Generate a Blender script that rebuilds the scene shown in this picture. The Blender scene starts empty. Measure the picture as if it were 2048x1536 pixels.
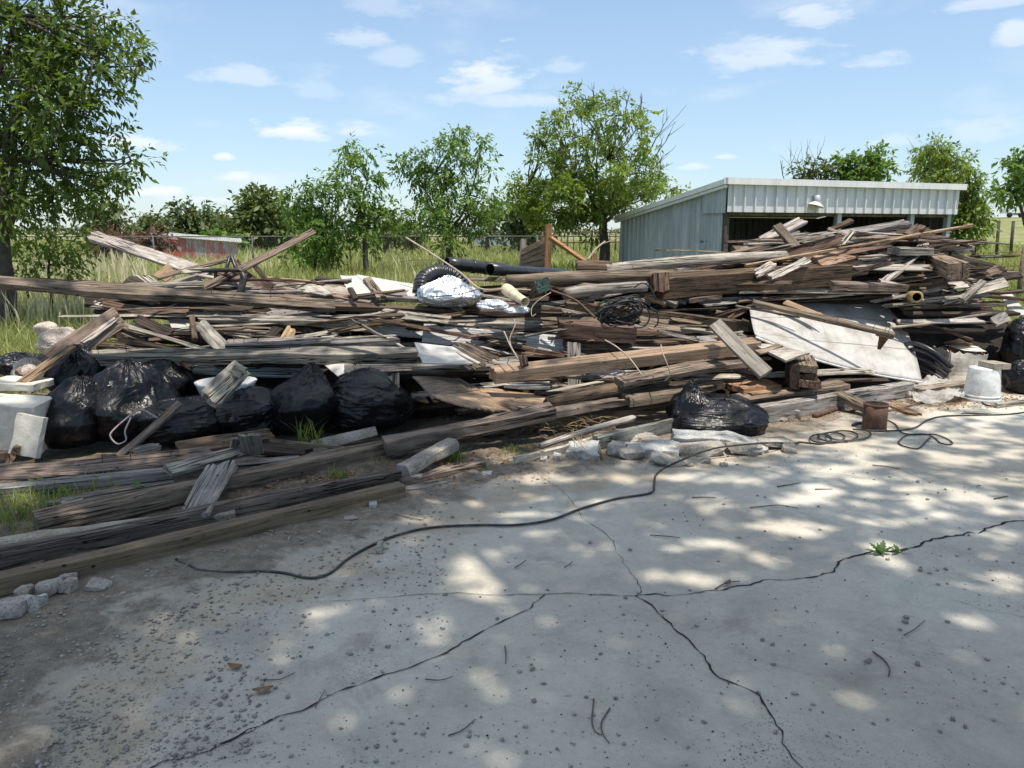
import bpy, bmesh, math, random
import numpy as np
from mathutils import Vector, Matrix, noise
random.seed(7)
RNG = np.random.default_rng(7)
scn = bpy.context.scene
COL = scn.collection
# ------------------------------------------------------------------ camera
F = 1547.0                      # focal length in pixels of a 2048 px wide picture
PITCH = math.radians(11.05)
CAM = np.array([0.0, 0.0, 1.6])
cam_d = bpy.data.cameras.new('camera')
cam_d.sensor_width = 36.0
cam_d.lens = 36.0 * F / 2048.0
cam_d.clip_start = 0.05
cam_d.clip_end = 5000
cam = bpy.data.objects.new('camera', cam_d)
COL.objects.link(cam)
cam.location = CAM
cam.rotation_euler = (math.radians(90) - PITCH, 0, 0)
scn.camera = cam
# ------------------------------------------------------------------ exposure
vs = scn.view_settings
vs.view_transform = 'Standard'
vs.look = 'None'
vs.gamma = 1
vs.use_curve_mapping = False
vs.exposure = 0.64
# ------------------------------------------------------------------ sun
SUN_ELEV = math.radians(74.5)
SUN_H = np.array([0.64, -0.768])                     # horizontal direction towards the sun
sd = Vector((SUN_H[0] * math.cos(SUN_ELEV), SUN_H[1] * math.cos(SUN_ELEV), math.sin(SUN_ELEV)))
sun_d = bpy.data.lights.new('sun', 'SUN')
sun_d.energy = 3.7
sun_d.angle = math.radians(0.53)
sun_d.color = (1.0, 0.92, 0.81)
sun = bpy.data.objects.new('sun', sun_d)
COL.objects.link(sun)
sun.location = (6, -10, 30)
sun.rotation_euler = sd.to_track_quat('Z', 'Y').to_euler()
# ------------------------------------------------------------------ world: Nishita sky with clouds
def ray(x, y):
    u = (x - 1024.0) / F
    v = (768.0 - y) / F
    return np.array([u, math.cos(PITCH) + v * math.sin(PITCH), -math.sin(PITCH) + v * math.cos(PITCH)])
world = bpy.data.worlds.new('World')
scn.world = world
world.use_nodes = True
def build_world():
    nt = world.node_tree
    N, L = nt.nodes, nt.links
    N.clear()
    out = N.new('ShaderNodeOutputWorld')
    bg = N.new('ShaderNodeBackground')
    L.new(bg.outputs[0], out.inputs[0])
    bg.inputs[1].default_value = 0.115
    sky = N.new('ShaderNodeTexSky')
    sky.sky_type = 'NISHITA'
    sky.sun_disc = False
    sky.sun_elevation = SUN_ELEV
    sky.sun_rotation = math.atan2(SUN_H[0], SUN_H[1])
    sky.air_density = 1.0
    sky.dust_density = 0.4
    sky.ozone_density = 1.6
    tc = N.new('ShaderNodeTexCoord')
    D = tc.outputs['Generated']
    def math_(op, a, b=None, c=None, clamp=False):
        m = N.new('ShaderNodeMath'); m.operation = op; m.use_clamp = clamp
        for i, q in enumerate((a, b, c)):
            if q is None: continue
            if isinstance(q, (int, float)): m.inputs[i].default_value = q
            else: L.new(q, m.inputs[i])
        return m.outputs[0]
    def smooth(v, a, b, lo=0.0, hi=1.0):
        m = N.new('ShaderNodeMapRange'); m.interpolation_type = 'SMOOTHSTEP'
        L.new(v, m.inputs[0])
        for i, q in enumerate((a, b, lo, hi)): m.inputs[i + 1].default_value = q
        return m.outputs[0]
    def nz(scale, detail=5, rough=0.55, vec=None, dist=0.0):
        n = N.new('ShaderNodeTexNoise'); n.inputs['Scale'].default_value = scale
        n.inputs['Detail'].default_value = detail; n.inputs['Roughness'].default_value = rough
        n.inputs['Distortion'].default_value = dist
        L.new(vec if vec is not None else D, n.inputs['Vector'])
        return n.outputs[0]
    # flattened direction so that wisps stretch sideways
    mp = N.new('ShaderNodeMapping'); mp.inputs['Scale'].default_value = (1, 1, 3.0)
    L.new(D, mp.inputs['Vector'])
    FD = mp.outputs[0]
    edge = nz(22, 7, 0.6, FD)
    big = nz(6, 4, 0.55, FD)
    # the cumulus that the photograph shows, each as a direction in the sky
    clouds = [(975, 165, 80, 58, .8), (590, 268, 66, 28, .95), (725, 82, 60, 26, .42), (1000, 205, 130, 24, .42), (300, 388, 60, 15, .9), (275, 292, 50, 20, .7),
              (480, 357, 36, 14, .75), (447, 316, 18, 11, .8), (475, 160, 78, 24, .42), (1530, 122, 120, 42, .55), (1630, 36, 74, 36, .6), (1475, 100, 60, 26, .4),
              (1740, 128, 48, 18, .45), (1385, 335, 34, 12, .5), (1450, 315, 24, 10, .55), (720, 268, 52, 22, .5), (2030, 78, 30, 32, .6),
              (1970, 8, 80, 20, .5), (1140, 135, 44, 20, .3), (800, 120, 60, 30, .3), (640, 180, 60, 40, .22), (760, 20, 100, 30, .28),
              (430, 402, 120, 10, .4), (1790, 285, 50, 16, .3), (1960, 268, 90, 30, .3)]
    total = None; grey = None
    for (px, py, rx, ry, amp) in clouds:
        c = ray(px, py); c = c / np.linalg.norm(c)
        sub = N.new('ShaderNodeVectorMath'); sub.operation = 'SUBTRACT'
        L.new(D, sub.inputs[0]); sub.inputs[1].default_value = c
        mul = N.new('ShaderNodeVectorMath'); mul.operation = 'MULTIPLY'
        L.new(sub.outputs[0], mul.inputs[0])
        kx = F / rx; kz = F / ry
        mul.inputs[1].default_value = (kx, kx * .4, kz)
        sp = N.new('ShaderNodeSeparateXYZ'); L.new(mul.outputs[0], sp.inputs[0])
        below = math_('MULTIPLY', math_('LESS_THAN', sp.outputs['Z'], 0.0), 1.3)        # flat underside
        cb = N.new('ShaderNodeCombineXYZ'); L.new(sp.outputs['X'], cb.inputs[0]); L.new(sp.outputs['Y'], cb.inputs[1])
        L.new(math_('MULTIPLY', sp.outputs['Z'], math_('ADD', below, 1.0)), cb.inputs[2])
        ln = N.new('ShaderNodeVectorMath'); ln.operation = 'LENGTH'
        L.new(cb.outputs[0], ln.inputs[0])
        # ragged rim
        r = math_('ADD', ln.outputs['Value'], math_('MULTIPLY', math_('SUBTRACT', edge, 0.5), 2.6))
        m = smooth(r, 1.1, 0.30, 0.0, amp * .86)
        total = m if total is None else math_('MAXIMUM', total, m)
        g = math_('MULTIPLY', m, smooth(sp.outputs['Z'], 0.35, -.35, 0.0, 1.0))
        grey = g if grey is None else math_('MAXIMUM', grey, g)
    wisp = smooth(big, 0.50, 0.82, 0.0, 0.45)
    wisp = math_('MULTIPLY', wisp, smooth(edge, 0.3, 0.7, 0.5, 1.0))
    sep = N.new('ShaderNodeSeparateXYZ'); L.new(D, sep.inputs[0])
    low = smooth(sep.outputs['Z'], 0.0, 0.42, 0.50, 0.26)          # summer haze, thicker towards the horizon
    mask = math_('MAXIMUM', total, wisp)
    # pale low air, fill overhead
    zen = smooth(sep.outputs['Z'], 0.42, 0.8, 0.0, 0.62)           # sky overhead brightened out of view as added fill light
    pale = N.new('ShaderNodeMix'); pale.data_type = 'RGBA'
    L.new(zen, pale.inputs['Factor']); pale.inputs[6].default_value = (2.6, 3.75, 4.9, 1); pale.inputs[7].default_value = (8.6, 8.5, 8.0, 1)
    low = math_('MAXIMUM', low, zen)
    mixh = N.new('ShaderNodeMix'); mixh.data_type = 'RGBA'
    L.new(low, mixh.inputs['Factor'])
    L.new(sky.outputs[0], mixh.inputs[6]); L.new(pale.outputs[2], mixh.inputs[7])
    mixc = N.new('ShaderNodeMix'); mixc.data_type = 'RGBA'
    L.new(mask, mixc.inputs['Factor'])
    ccol = N.new('ShaderNodeMix'); ccol.data_type = 'RGBA'; L.new(grey, ccol.inputs['Factor'])
    ccol.inputs[6].default_value = (6.0, 6.1, 6.3, 1); ccol.inputs[7].default_value = (4.4, 4.9, 5.5, 1)
    L.new(mixh.outputs[2], mixc.inputs[6]); L.new(ccol.outputs[2], mixc.inputs[7])
    L.new(mixc.outputs[2], bg.inputs[0])
build_world()

# ------------------------------------------------------------------ helpers: points
def at(x, y, Y):
    r = ray(x, y); return CAM + r * (Y / r[1])
def atz(x, y, z=0.0):
    r = ray(x, y); return CAM + r * ((z - CAM[2]) / r[2])
def lerp(a, b, t): return a + (b - a) * t
XB = [-200, 0, 800, 1300, 1850, 2200]
YBASE = [925, 905, 882, 830, 792, 780]          # picture row where the heap meets the ground
DBASE = [5.2, 5.5, 5.9, 6.7, 7.5, 7.8]          # its distance there
XT = [-200, 0, 500, 900, 1200, 1500, 1800, 2000, 2200]
YTOP = [560, 560, 550, 560, 520, 470, 445, 490, 520]
def D(x, y):
    yb = np.interp(x, XB, YBASE); db = np.interp(x, XB, DBASE); yt = np.interp(x, XT, YTOP)
    return db + (yb - y) / (yb - yt) * 2.1
def ground_z(Y):
    t = min(max((Y - 9.5) / 9.0, 0), 1)
    return 0.32 * t * t * (3 - 2 * t)
# ------------------------------------------------------------------ helpers: objects
def tag(o, label=None, cat=None, group=None, kind=None):
    if label: o['label'] = label
    if cat: o['category'] = cat
    if group: o['group'] = group
    if kind: o['kind'] = kind
    return o
def mesh_of(name, v, f, mat=None, smooth=False):
    me = bpy.data.meshes.new(name)
    me.from_pydata([tuple(map(float, p)) for p in v], [], f)
    if smooth: me.polygons.foreach_set('use_smooth', [True] * len(me.polygons))
    if mat: me.materials.append(mat)
    me.update()
    return me
def obj(name, me, parent=None, loc=None):
    o = bpy.data.objects.new(name, me); COL.objects.link(o)
    if parent is not None: o.parent = parent
    if loc is not None: o.location = loc
    return o
def wloc(o):
    p = np.zeros(3)
    while o is not None: p += np.array(o.location); o = o.parent
    return p
def tint(o, mat):
    if 'wood' in mat.name: o.color = (.20, .155, .12, 1)
    return o
def mk(name, v, f, mat, parent=None, smooth=False, org=None):
    """one mesh; world points v are kept, origin at org (or at the parent's place)"""
    v = np.asarray(v, dtype=float)
    if parent is not None:
        return tint(obj(name, mesh_of(name, v - wloc(parent), f, mat, smooth), parent), mat)
    if org is None: org = np.array([v[:, 0].mean(), v[:, 1].mean(), v[:, 2].min()])
    return tint(obj(name, mesh_of(name, v - org, f, mat, smooth), None, org), mat)
def thing(name, label, cat, loc, group=None):
    o = bpy.data.objects.new(name, None); COL.objects.link(o); o.location = [float(q) for q in loc]
    o.empty_display_size = .2
    return tag(o, label, cat, group)
def big_mesh(name, verts, quads, mat, attr=None, smooth=False, tri=False):
    """fast numpy mesh: verts (n,3), faces (m,k)"""
    me = bpy.data.meshes.new(name)
    n, (m, k) = len(verts), quads.shape
    me.vertices.add(n); me.vertices.foreach_set('co', np.ascontiguousarray(verts, dtype=np.float32).ravel())
    me.loops.add(m * k); me.loops.foreach_set('vertex_index', np.ascontiguousarray(quads, dtype=np.int32).ravel())
    me.polygons.add(m)
    me.polygons.foreach_set('loop_start', np.arange(0, m * k, k, dtype=np.int32))
    me.polygons.foreach_set('loop_total', np.full(m, k, dtype=np.int32))
    if attr is not None:
        for nm, a in attr.items():
            at_ = me.attributes.new(nm, 'FLOAT', 'POINT'); at_.data.foreach_set('value', np.ascontiguousarray(a, dtype=np.float32))
    me.update(calc_edges=True)
    if smooth: me.polygons.foreach_set('use_smooth', np.ones(m, dtype=bool))
    me.materials.append(mat)
    return me
def spline(pts, n=8):
    P = np.array(pts, dtype=float)
    if len(P) < 3: return np.array([lerp(P[0], P[-1], t) for t in np.linspace(0, 1, n + 1)])
    Q = np.vstack([2 * P[0] - P[1], P, 2 * P[-1] - P[-2]])
    out = []
    for i in range(1, len(Q) - 2):
        for t in np.linspace(0, 1, n, endpoint=False):
            a, b, c, d = Q[i - 1], Q[i], Q[i + 1], Q[i + 2]
            out.append(.5 * (2 * b + (c - a) * t + (2 * a - 5 * b + 4 * c - d) * t * t + (3 * b - a - 3 * c + d) * t ** 3))
    out.append(P[-1])
    return np.array(out)
def tube(P, r, k=6, caps=True):
    P = np.asarray(P, dtype=float); n = len(P)
    r = np.full(n, r) if np.isscalar(r) else np.asarray(r)
    T = np.gradient(P, axis=0); T /= np.linalg.norm(T, axis=1)[:, None] + 1e-12
    ref = np.array([0, 0, 1.0]) if abs(T[0][2]) < .9 else np.array([1.0, 0, 0])
    V = []
    u = np.cross(T[0], ref); u /= np.linalg.norm(u)
    for i in range(n):
        u = u - T[i] * np.dot(u, T[i]); u /= np.linalg.norm(u) + 1e-12
        w = np.cross(T[i], u)
        for j in range(k):
            a = 2 * math.pi * j / k
            V.append(P[i] + r[i] * (math.cos(a) * u + math.sin(a) * w))
    Fc = [(i * k + j, i * k + (j + 1) % k, (i + 1) * k + (j + 1) % k, (i + 1) * k + j) for i in range(n - 1) for j in range(k)]
    if caps:
        Fc.append(tuple(range(k - 1, -1, -1))); Fc.append(tuple((n - 1) * k + j for j in range(k)))
    return V, Fc
class MB:
    def __init__(s): s.v, s.f = [], []
    def add(s, v, f):
        o = len(s.v); s.v.extend(list(v)); s.f.extend([tuple(i + o for i in q) for q in f]); return s
    def box(s, c, size, R=None):
        c = np.array(c, float); h = np.array(size, float) / 2
        V = [np.array([x, y, z]) * h for x in (-1, 1) for y in (-1, 1) for z in (-1, 1)]
        if R is not None: V = [R @ p for p in V]
        return s.add([c + p for p in V], [(0, 1, 3, 2), (4, 6, 7, 5), (0, 4, 5, 1), (2, 3, 7, 6), (0, 2, 6, 4), (1, 5, 7, 3)])
    def tube(s, P, r, k=6): return s.add(*tube(P, r, k))
    def lathe(s, prof, c=(0, 0, 0), k=32, M=None):
        c = np.array(c, float); V = []
        for (r, z) in prof:
            for j in range(k):
                a = 2 * math.pi * j / k
                p = np.array([r * math.cos(a), r * math.sin(a), z])
                V.append(c + (M @ p if M is not None else p))
        n = len(prof)
        Fc = [(i * k + j, i * k + (j + 1) % k, (i + 1) * k + (j + 1) % k, (i + 1) * k + j) for i in range(n - 1) for j in range(k)]
        return s.add(V, Fc)
def frame(A, B, roll=0.0):
    """axis frame of a bar from A to B, width direction turned by roll degrees"""
    a = B - A; L = np.linalg.norm(a); a = a / L
    up = np.array([0, 0, 1.0]) if abs(a[2]) < .97 else np.array([0, 1.0, 0])
    s = np.cross(up, a); s /= np.linalg.norm(s)
    n = np.cross(a, s)
    c, q = math.cos(math.radians(roll)), math.sin(math.radians(roll))
    s2 = s * c + n * q; n2 = np.cross(a, s2)
    return np.column_stack([a, s2, n2]), L
def catrom_grid(ctrl, n, m):
    C = np.array(ctrl, dtype=float)                 # rows x cols x 3
    rows = [spline(r, n) for r in C]
    R = np.array(rows)
    return np.array([spline(R[:, j], m) for j in range(R.shape[1])]).transpose(1, 0, 2)   # (rows, cols, 3)
def sheet_mesh(G, th, lump=0.0, fs=3.0):
    """grid of points (rows, cols, 3) thickened along its normals"""
    h, w, _ = G.shape
    du = np.gradient(G, axis=1); dv = np.gradient(G, axis=0)
    Nn = np.cross(du, dv); Nn /= np.linalg.norm(Nn, axis=2)[:, :, None] + 1e-9
    if lump:
        for i in range(h):
            for j in range(w):
                G[i, j] = G[i, j] + Nn[i, j] * lump * noise.noise(Vector(G[i, j]) * fs)
    a = G.reshape(-1, 3); b = (G - Nn * th).reshape(-1, 3)
    V = np.vstack([a, b]); o = h * w; f = []
    for i in range(h - 1):
        for j in range(w - 1):
            p = i * w + j
            f.append((p, p + 1, p + w + 1, p + w)); f.append((o + p, o + p + w, o + p + w + 1, o + p + 1))
    for i in range(h - 1):
        p = i * w; f.append((p, p + w, o + p + w, o + p)); p = i * w + w - 1; f.append((p, o + p, o + p + w, p + w))
    for j in range(w - 1):
        p = j; f.append((p, o + p, o + p + 1, p + 1)); p = (h - 1) * w + j; f.append((p, p + 1, o + p + 1, o + p))
    return V, f
# ------------------------------------------------------------------ materials
class MT:
    def __init__(s, name):
        s.m = bpy.data.materials.new(name); s.m.use_nodes = True
        s.N, s.L = s.m.node_tree.nodes, s.m.node_tree.links
        s.N.clear()
        s.out = s.N.new('ShaderNodeOutputMaterial')
    def pr(s, **k):
        b = s.N.new('ShaderNodeBsdfPrincipled'); s.b = b
        for q, v in k.items(): s.set(b, q.replace('_', ' '), v)
        s.L.new(b.outputs[0], s.out.inputs[0]); return b
    def set(s, n, key, v):
        i = n.inputs[key]
        if hasattr(v, 'is_output') or isinstance(v, bpy.types.NodeSocket): s.L.new(v, i)
        elif isinstance(v, (tuple, list)) and len(v) == 3 and i.type == 'RGBA': i.default_value = (*v, 1)
        else: i.default_value = v
    def coord(s, kind='Object', scale=None, off=None):
        t = s.N.new('ShaderNodeTexCoord').outputs[kind]
        if off is not None:
            a = s.N.new('ShaderNodeVectorMath'); a.operation = 'ADD'; s.L.new(t, a.inputs[0]); s.L.new(off, a.inputs[1]); t = a.outputs[0]
        if scale:
            m = s.N.new('ShaderNodeMapping'); m.inputs['Scale'].default_value = scale; s.L.new(t, m.inputs[0]); t = m.outputs[0]
        return t
    def geo(s): return s.N.new('ShaderNodeNewGeometry').outputs['Position']
    def noise(s, vec, scale, detail=5, rough=.55, dist=0):
        n = s.N.new('ShaderNodeTexNoise'); s.L.new(vec, n.inputs['Vector'])
        for q, v in (('Scale', scale), ('Detail', detail), ('Roughness', rough), ('Distortion', dist)): n.inputs[q].default_value = v
        return n.outputs[0]
    def voro(s, vec, scale, feat='F1'):
        n = s.N.new('ShaderNodeTexVoronoi'); n.feature = feat; s.L.new(vec, n.inputs['Vector']); n.inputs['Scale'].default_value = scale
        return n.outputs['Distance']
    def ramp(s, v, stops):
        r = s.N.new('ShaderNodeValToRGB'); s.L.new(v, r.inputs[0])
        e = r.color_ramp.elements
        while len(e) < len(stops): e.new(.5)
        for i, (p, c) in enumerate(stops):
            e[i].position = p; e[i].color = (*c, 1) if isinstance(c, tuple) else (c, c, c, 1)
        return r.outputs[0]
    def mix(s, f, a, b, mode='MIX'):
        m = s.N.new('ShaderNodeMix'); m.data_type = 'RGBA'; m.blend_type = mode
        s.set(m, 'Factor', f) if not isinstance(f, (int, float)) else setattr(m.inputs['Factor'], 'default_value', f)
        for i, q in ((6, a), (7, b)):
            if isinstance(q, (tuple, list)): m.inputs[i].default_value = (*q[:3], 1)
            else: s.L.new(q, m.inputs[i])
        return m.outputs[2]
    def math(s, op, a, b=0.0, clamp=False):
        m = s.N.new('ShaderNodeMath'); m.operation = op; m.use_clamp = clamp
        for i, q in enumerate((a, b)):
            if isinstance(q, (int, float)): m.inputs[i].default_value = q
            else: s.L.new(q, m.inputs[i])
        return m.outputs[0]
    def mr(s, v, a, b, lo=0., hi=1.):
        m = s.N.new('ShaderNodeMapRange'); m.interpolation_type = 'SMOOTHSTEP'; s.L.new(v, m.inputs[0])
        for i, q in enumerate((a, b, lo, hi)): m.inputs[i + 1].default_value = q
        return m.outputs[0]
    def bump(s, h, dist=.01, strength=1.0):
        b = s.N.new('ShaderNodeBump'); b.inputs['Distance'].default_value = dist; b.inputs['Strength'].default_value = strength
        s.L.new(h, b.inputs['Height']); return b.outputs[0]
    def attr(s, n):
        a = s.N.new('ShaderNodeAttribute'); a.attribute_name = n; return a.outputs['Fac']
    def oi(s): return s.N.new('ShaderNodeObjectInfo').outputs
def rnd_off(t, k=37.0):
    o = t.oi()
    v = t.N.new('ShaderNodeVectorMath'); v.operation = 'SCALE'
    c = t.N.new('ShaderNodeCombineXYZ')
    for i in range(3): t.L.new(o['Random'], c.inputs[i])
    t.L.new(c.outputs[0], v.inputs[0]); v.inputs['Scale'].default_value = k
    return v.outputs[0]
def wood_mat(name, contrast=1.0, crack=1.0, paint=0.0, plywood=False):
    t = MT(name); off = rnd_off(t)
    c0 = t.coord('Object', None, off)
    def st(sx, sy, sz):
        m = t.N.new('ShaderNodeMapping'); m.inputs['Scale'].default_value = (sx, sy, sz); t.L.new(c0, m.inputs[0]); return m.outputs[0]
    gs = t.N.new('ShaderNodeVectorMath'); gs.operation = 'SCALE'; t.L.new(st(2.8, 26, 26), gs.inputs[0]); t.L.new(t.mr(t.oi()['Random'], 0, 1, .65, 1.6), gs.inputs['Scale'])
    g1 = t.noise(gs.outputs[0], 1.0, 5, .65, .6)
    g2 = t.noise(st(4, 70, 70), 1.0, 3, .6)
    blot = t.noise(st(2.2, 6, 6), 1.0, 4, .6)
    knots = t.voro(st(3.1, 9, 9), 1.0)
    col = t.oi()['Color']
    lo, hi = .42 / contrast, 1.35 * (contrast ** .3)
    k = t.ramp(g1, [(.30, lo), (.47, .86), (.70, hi)])
    base = t.mix(1.0, col, k, 'MULTIPLY')
    base = t.mix(1.0, base, t.ramp(g2, [(.28, .5), (.48, 1.0), (.75, 1.28)]), 'MULTIPLY')
    grey = t.mr(blot, .42, .68)
    base = t.mix(t.math('MULTIPLY', grey, t.mr(t.oi()['Random'], 0, 1, .2, .85)), base, t.mix(1.0, base, (1.22, 1.23, 1.22), 'MULTIPLY'))
    dark = t.mr(blot, .44, .22)
    base = t.mix(t.math('MULTIPLY', dark, .75), base, t.mix(1.0, base, (.36, .31, .27), 'MULTIPLY'))
    crk = t.noise(st(.9, 34, 34), 1.0, 2, .5, .25)
    band = t.math('ABSOLUTE', t.math('SUBTRACT', crk, .5))
    crm = t.math('MULTIPLY', t.mr(band, .036, .008), t.mr(t.noise(st(1.1, 4, 4), 1.0, 2), .42, .52))
    crm = t.math('MULTIPLY', crm, crack, True)
    base = t.mix(crm, base, (.012, .009, .007))
    spots = t.mr(t.noise(st(22, 26, 26), 1.0, 4, .7), .56, .70)
    base = t.mix(t.math('MULTIPLY', spots, .62), base, t.mix(1.0, base, (.42, .38, .34), 'MULTIPLY'))
    holes = t.mr(t.voro(st(9, 16, 16), 1.0), .13, .07)
    base = t.mix(t.math('MULTIPLY', holes, t.mr(t.noise(st(2, 5, 5), 1.0, 1), .5, .55)), base, (.02, .015, .012))
    kn = t.mr(knots, .10, .05)
    base = t.mix(t.math('MULTIPLY', kn, .7), base, (.035, .022, .015))
    if paint:
        pm = t.mr(t.noise(st(3.5, 14, 14), 1.0, 6, .7), .40, .50)
        pcol = t.mix(t.noise(st(4, 8, 8), 1.0, 4), (.36, .36, .345), (.52, .51, .48))
        base = t.mix(t.math('MULTIPLY', pm, paint), base, pcol)
    h = t.math('ADD', t.math('MULTIPLY', g1, .6), t.math('MULTIPLY', g2, .35))
    h = t.math('SUBTRACT', h, t.math('MULTIPLY', crm, 1.5))
    t.pr(Base_Color=base, Roughness=.86, Normal=t.bump(h, .006, .9))
    t.b.inputs['Specular IOR Level'].default_value = .25
    return t.m
M = {}
M['wood'] = wood_mat('weathered_wood')
M['rot'] = wood_mat('rotten_wood', 1.22, 1.0)
M['smooth'] = wood_mat('sound_wood', .6, .3)
M['paintwood'] = wood_mat('painted_wood', .8, .6, .85)
def plain(name, col, rough=.6, metal=0., nscale=8, amt=.25, bump=0., bscale=60, dirt=None):
    t = MT(name); c = t.coord('Object')
    n = t.noise(c, nscale, 5, .6)
    a = tuple(q * (1 - amt) for q in col); b = tuple(min(1, q * (1 + amt)) for q in col)
    k = t.ramp(n, [(.3, a), (.7, b)])
    if dirt is not None:
        k = t.mix(t.math('MULTIPLY', t.mr(t.noise(c, nscale * 1.7, 6, .65, .4), .48, .66), .75), k, dirt)
    kw = dict(Base_Color=k, Roughness=rough, Metallic=metal)
    if bump: kw['Normal'] = t.bump(t.noise(c, bscale, 5, .65), bump, 1.)
    t.pr(**kw); return t.m
M['rubber'] = plain('black_rubber', (.018, .018, .02), .5)
M['rubber_green'] = plain('dark_green_hose', (.02, .028, .026), .45, dirt=(.14, .12, .1))
M['blackpipe'] = plain('black_plastic_pipe', (.02, .021, .024), .33, dirt=(.05, .048, .045))
M['blacksteel'] = plain('black_painted_steel', (.02, .019, .019), .4, dirt=(.08, .05, .035))
M['rust'] = plain('rusty_steel', (.085, .045, .03), .75, .0, 14, .45, .0015, 120, (.16, .07, .035))
M['nail'] = plain('rusty_nail', (.06, .04, .03), .7)
M['whiteplastic'] = plain('white_plastic', (.70, .71, .70), .42, dirt=(.5, .47, .42))
M['foam'] = plain('white_foam_board', (.66, .62, .53), .9, 0, 6, .10, .004, 45, (.5, .46, .36))
M['cloth'] = plain('dirty_white_cloth', (.50, .44, .38), .95, 0, 9, .2, .006, 40, (.4, .3, .24))
M['cream'] = plain('cream_plastic_pipe', (.72, .62, .42), .5, 0, 5, .15, 0, 0, (.45, .36, .22))
M['yellow'] = plain('yellow_plastic', (.36, .27, .11), .6, dirt=(.2, .16, .1))
M['green'] = plain('green_plastic', (.01, .10, .035), .5)
M['brick'] = plain('red_brick', (.2, .07, .045), .9, 0, 12, .3, .004, 60)
M['card'] = plain('torn_cardboard', (.32, .19, .10), .9, 0, 8, .3, .003, 60, (.5, .42, .33))
M['redrag'] = plain('faded_drawstring', (.34, .31, .31), .8, 0, 10, .3, 0, 0, (.26, .08, .08))
M['shadesheet'] = metal_mat('shaded_sheet', (.10, .11, .115), (.06, .065, .07), (.16, .17, .17)) if False else None
def concrete_mat(name, c1, c2, c3, bscale=60, bd=.004):
    t = MT(name); c = t.coord('Object', None, rnd_off(t))
    n = t.noise(c, 6, 7, .7); g = t.noise(c, 90, 3, .6)
    k = t.ramp(n, [(.3, c1), (.5, c2), (.7, c3)])
    k = t.mix(t.mr(g, .54, .64), k, t.mix(1.0, k, (.55, .52, .5), 'MULTIPLY'))
    k = t.mix(t.mr(g, .42, .32), k, t.mix(1.0, k, (1.3, 1.28, 1.25), 'MULTIPLY'))
    t.pr(Base_Color=k, Roughness=.93, Normal=t.bump(t.math('ADD', t.noise(c, bscale, 6, .7), t.math('MULTIPLY', n, .5)), bd, 1))
    return t.m
M['rubble'] = concrete_mat('broken_concrete', (.20, .17, .14), (.34, .31, .27), (.46, .43, .38), 45, .01)
M['tile'] = concrete_mat('pale_concrete', (.26, .24, .21), (.43, .43, .41), (.55, .56, .55), 40, .010)
M['curb'] = concrete_mat('old_curb', (.20, .17, .13), (.33, .29, .23), (.42, .38, .31), 30, .008)
M['pebble'] = concrete_mat('gravel_stone', (.19, .165, .14), (.34, .31, .27), (.50, .46, .41), 60, .004)
M['dryleaf'] = plain('dry_leaf', (.26, .15, .07), .85, 0, 10, .4)
M['twig'] = plain('dry_twig', (.12, .095, .08), .9, 0, 20, .4)
M['paletwig'] = plain('pale_dry_stick', (.36, .30, .23), .9, 0, 10, .3)
M['straw'] = plain('dry_grass', (.34, .25, .14), .9, 0, 10, .35)
M['seed'] = plain('dark_berry', (.012, .011, .012), .3)
M['bark'] = plain('tree_bark', (.10, .085, .07), .95, 0, 9, .45, .02, 18)
M['darkbark'] = plain('dark_tree_bark', (.075, .064, .053), .95, 0, 9, .45, .02, 18)
def bag_mat(name, col, rough=.20, trans=0.0):
    t = MT(name); c = t.coord('Object', None, rnd_off(t))
    def st(s):
        m = t.N.new('ShaderNodeMapping'); m.inputs['Scale'].default_value = s; t.L.new(c, m.inputs[0]); return m.outputs[0]
    w = t.noise(st((24, 24, 2.6)), 1.0, 4, .6, .8)
    w2 = t.noise(st((5, 5, 9)), 1.0, 3, .5, .6)
    h = t.math('ADD', t.math('ABSOLUTE', t.math('SUBTRACT', w, .5)), t.math('MULTIPLY', t.math('ABSOLUTE', t.math('SUBTRACT', w2, .5)), .6))
    r = t.ramp(t.noise(c, 5, 4), [(.3, rough * .8), (.7, rough * 1.7)])
    k = t.mix(t.mr(t.noise(c, 9, 6, .7), .55, .8, 0, .5), col, tuple(q * 2.2 + .012 for q in col))
    t.pr(Base_Color=k, Roughness=r, Normal=t.bump(h, .010, .8)); t.b.inputs['Specular IOR Level'].default_value = .36
    return t.m
M['bag'] = bag_mat('black_bin_liner', (.0055, .006, .0085), .25)
def silver_mat():
    t = MT('silver_foil'); c = t.coord('Object')
    n = t.noise(c, 8, 4, .6, 1.2)
    t.pr(Base_Color=(.62, .66, .7), Metallic=.85, Roughness=.36, Normal=t.bump(t.math('ABSOLUTE', t.math('SUBTRACT', n, .5)), .025, .8))
    return t.m
M['silver'] = silver_mat()
def clear_mat():
    t = MT('clear_plastic_film'); c = t.coord('Object')
    n = t.noise(c, 12, 5, .65, 1.5)
    b = t.pr(Base_Color=(.72, .70, .66), Roughness=.35, Normal=t.bump(t.math('ABSOLUTE', t.math('SUBTRACT', n, .5)), .04, 1.))
    tr = t.N.new('ShaderNodeBsdfTransparent'); mx = t.N.new('ShaderNodeMixShader')
    t.L.new(t.mr(t.noise(c, 6, 4), .3, .7, .18, .6), mx.inputs[0]); t.L.new(tr.outputs[0], mx.inputs[1]); t.L.new(b.outputs[0], mx.inputs[2])
    t.L.new(mx.outputs[0], t.out.inputs[0]); return t.m
M['film'] = clear_mat()
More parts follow.
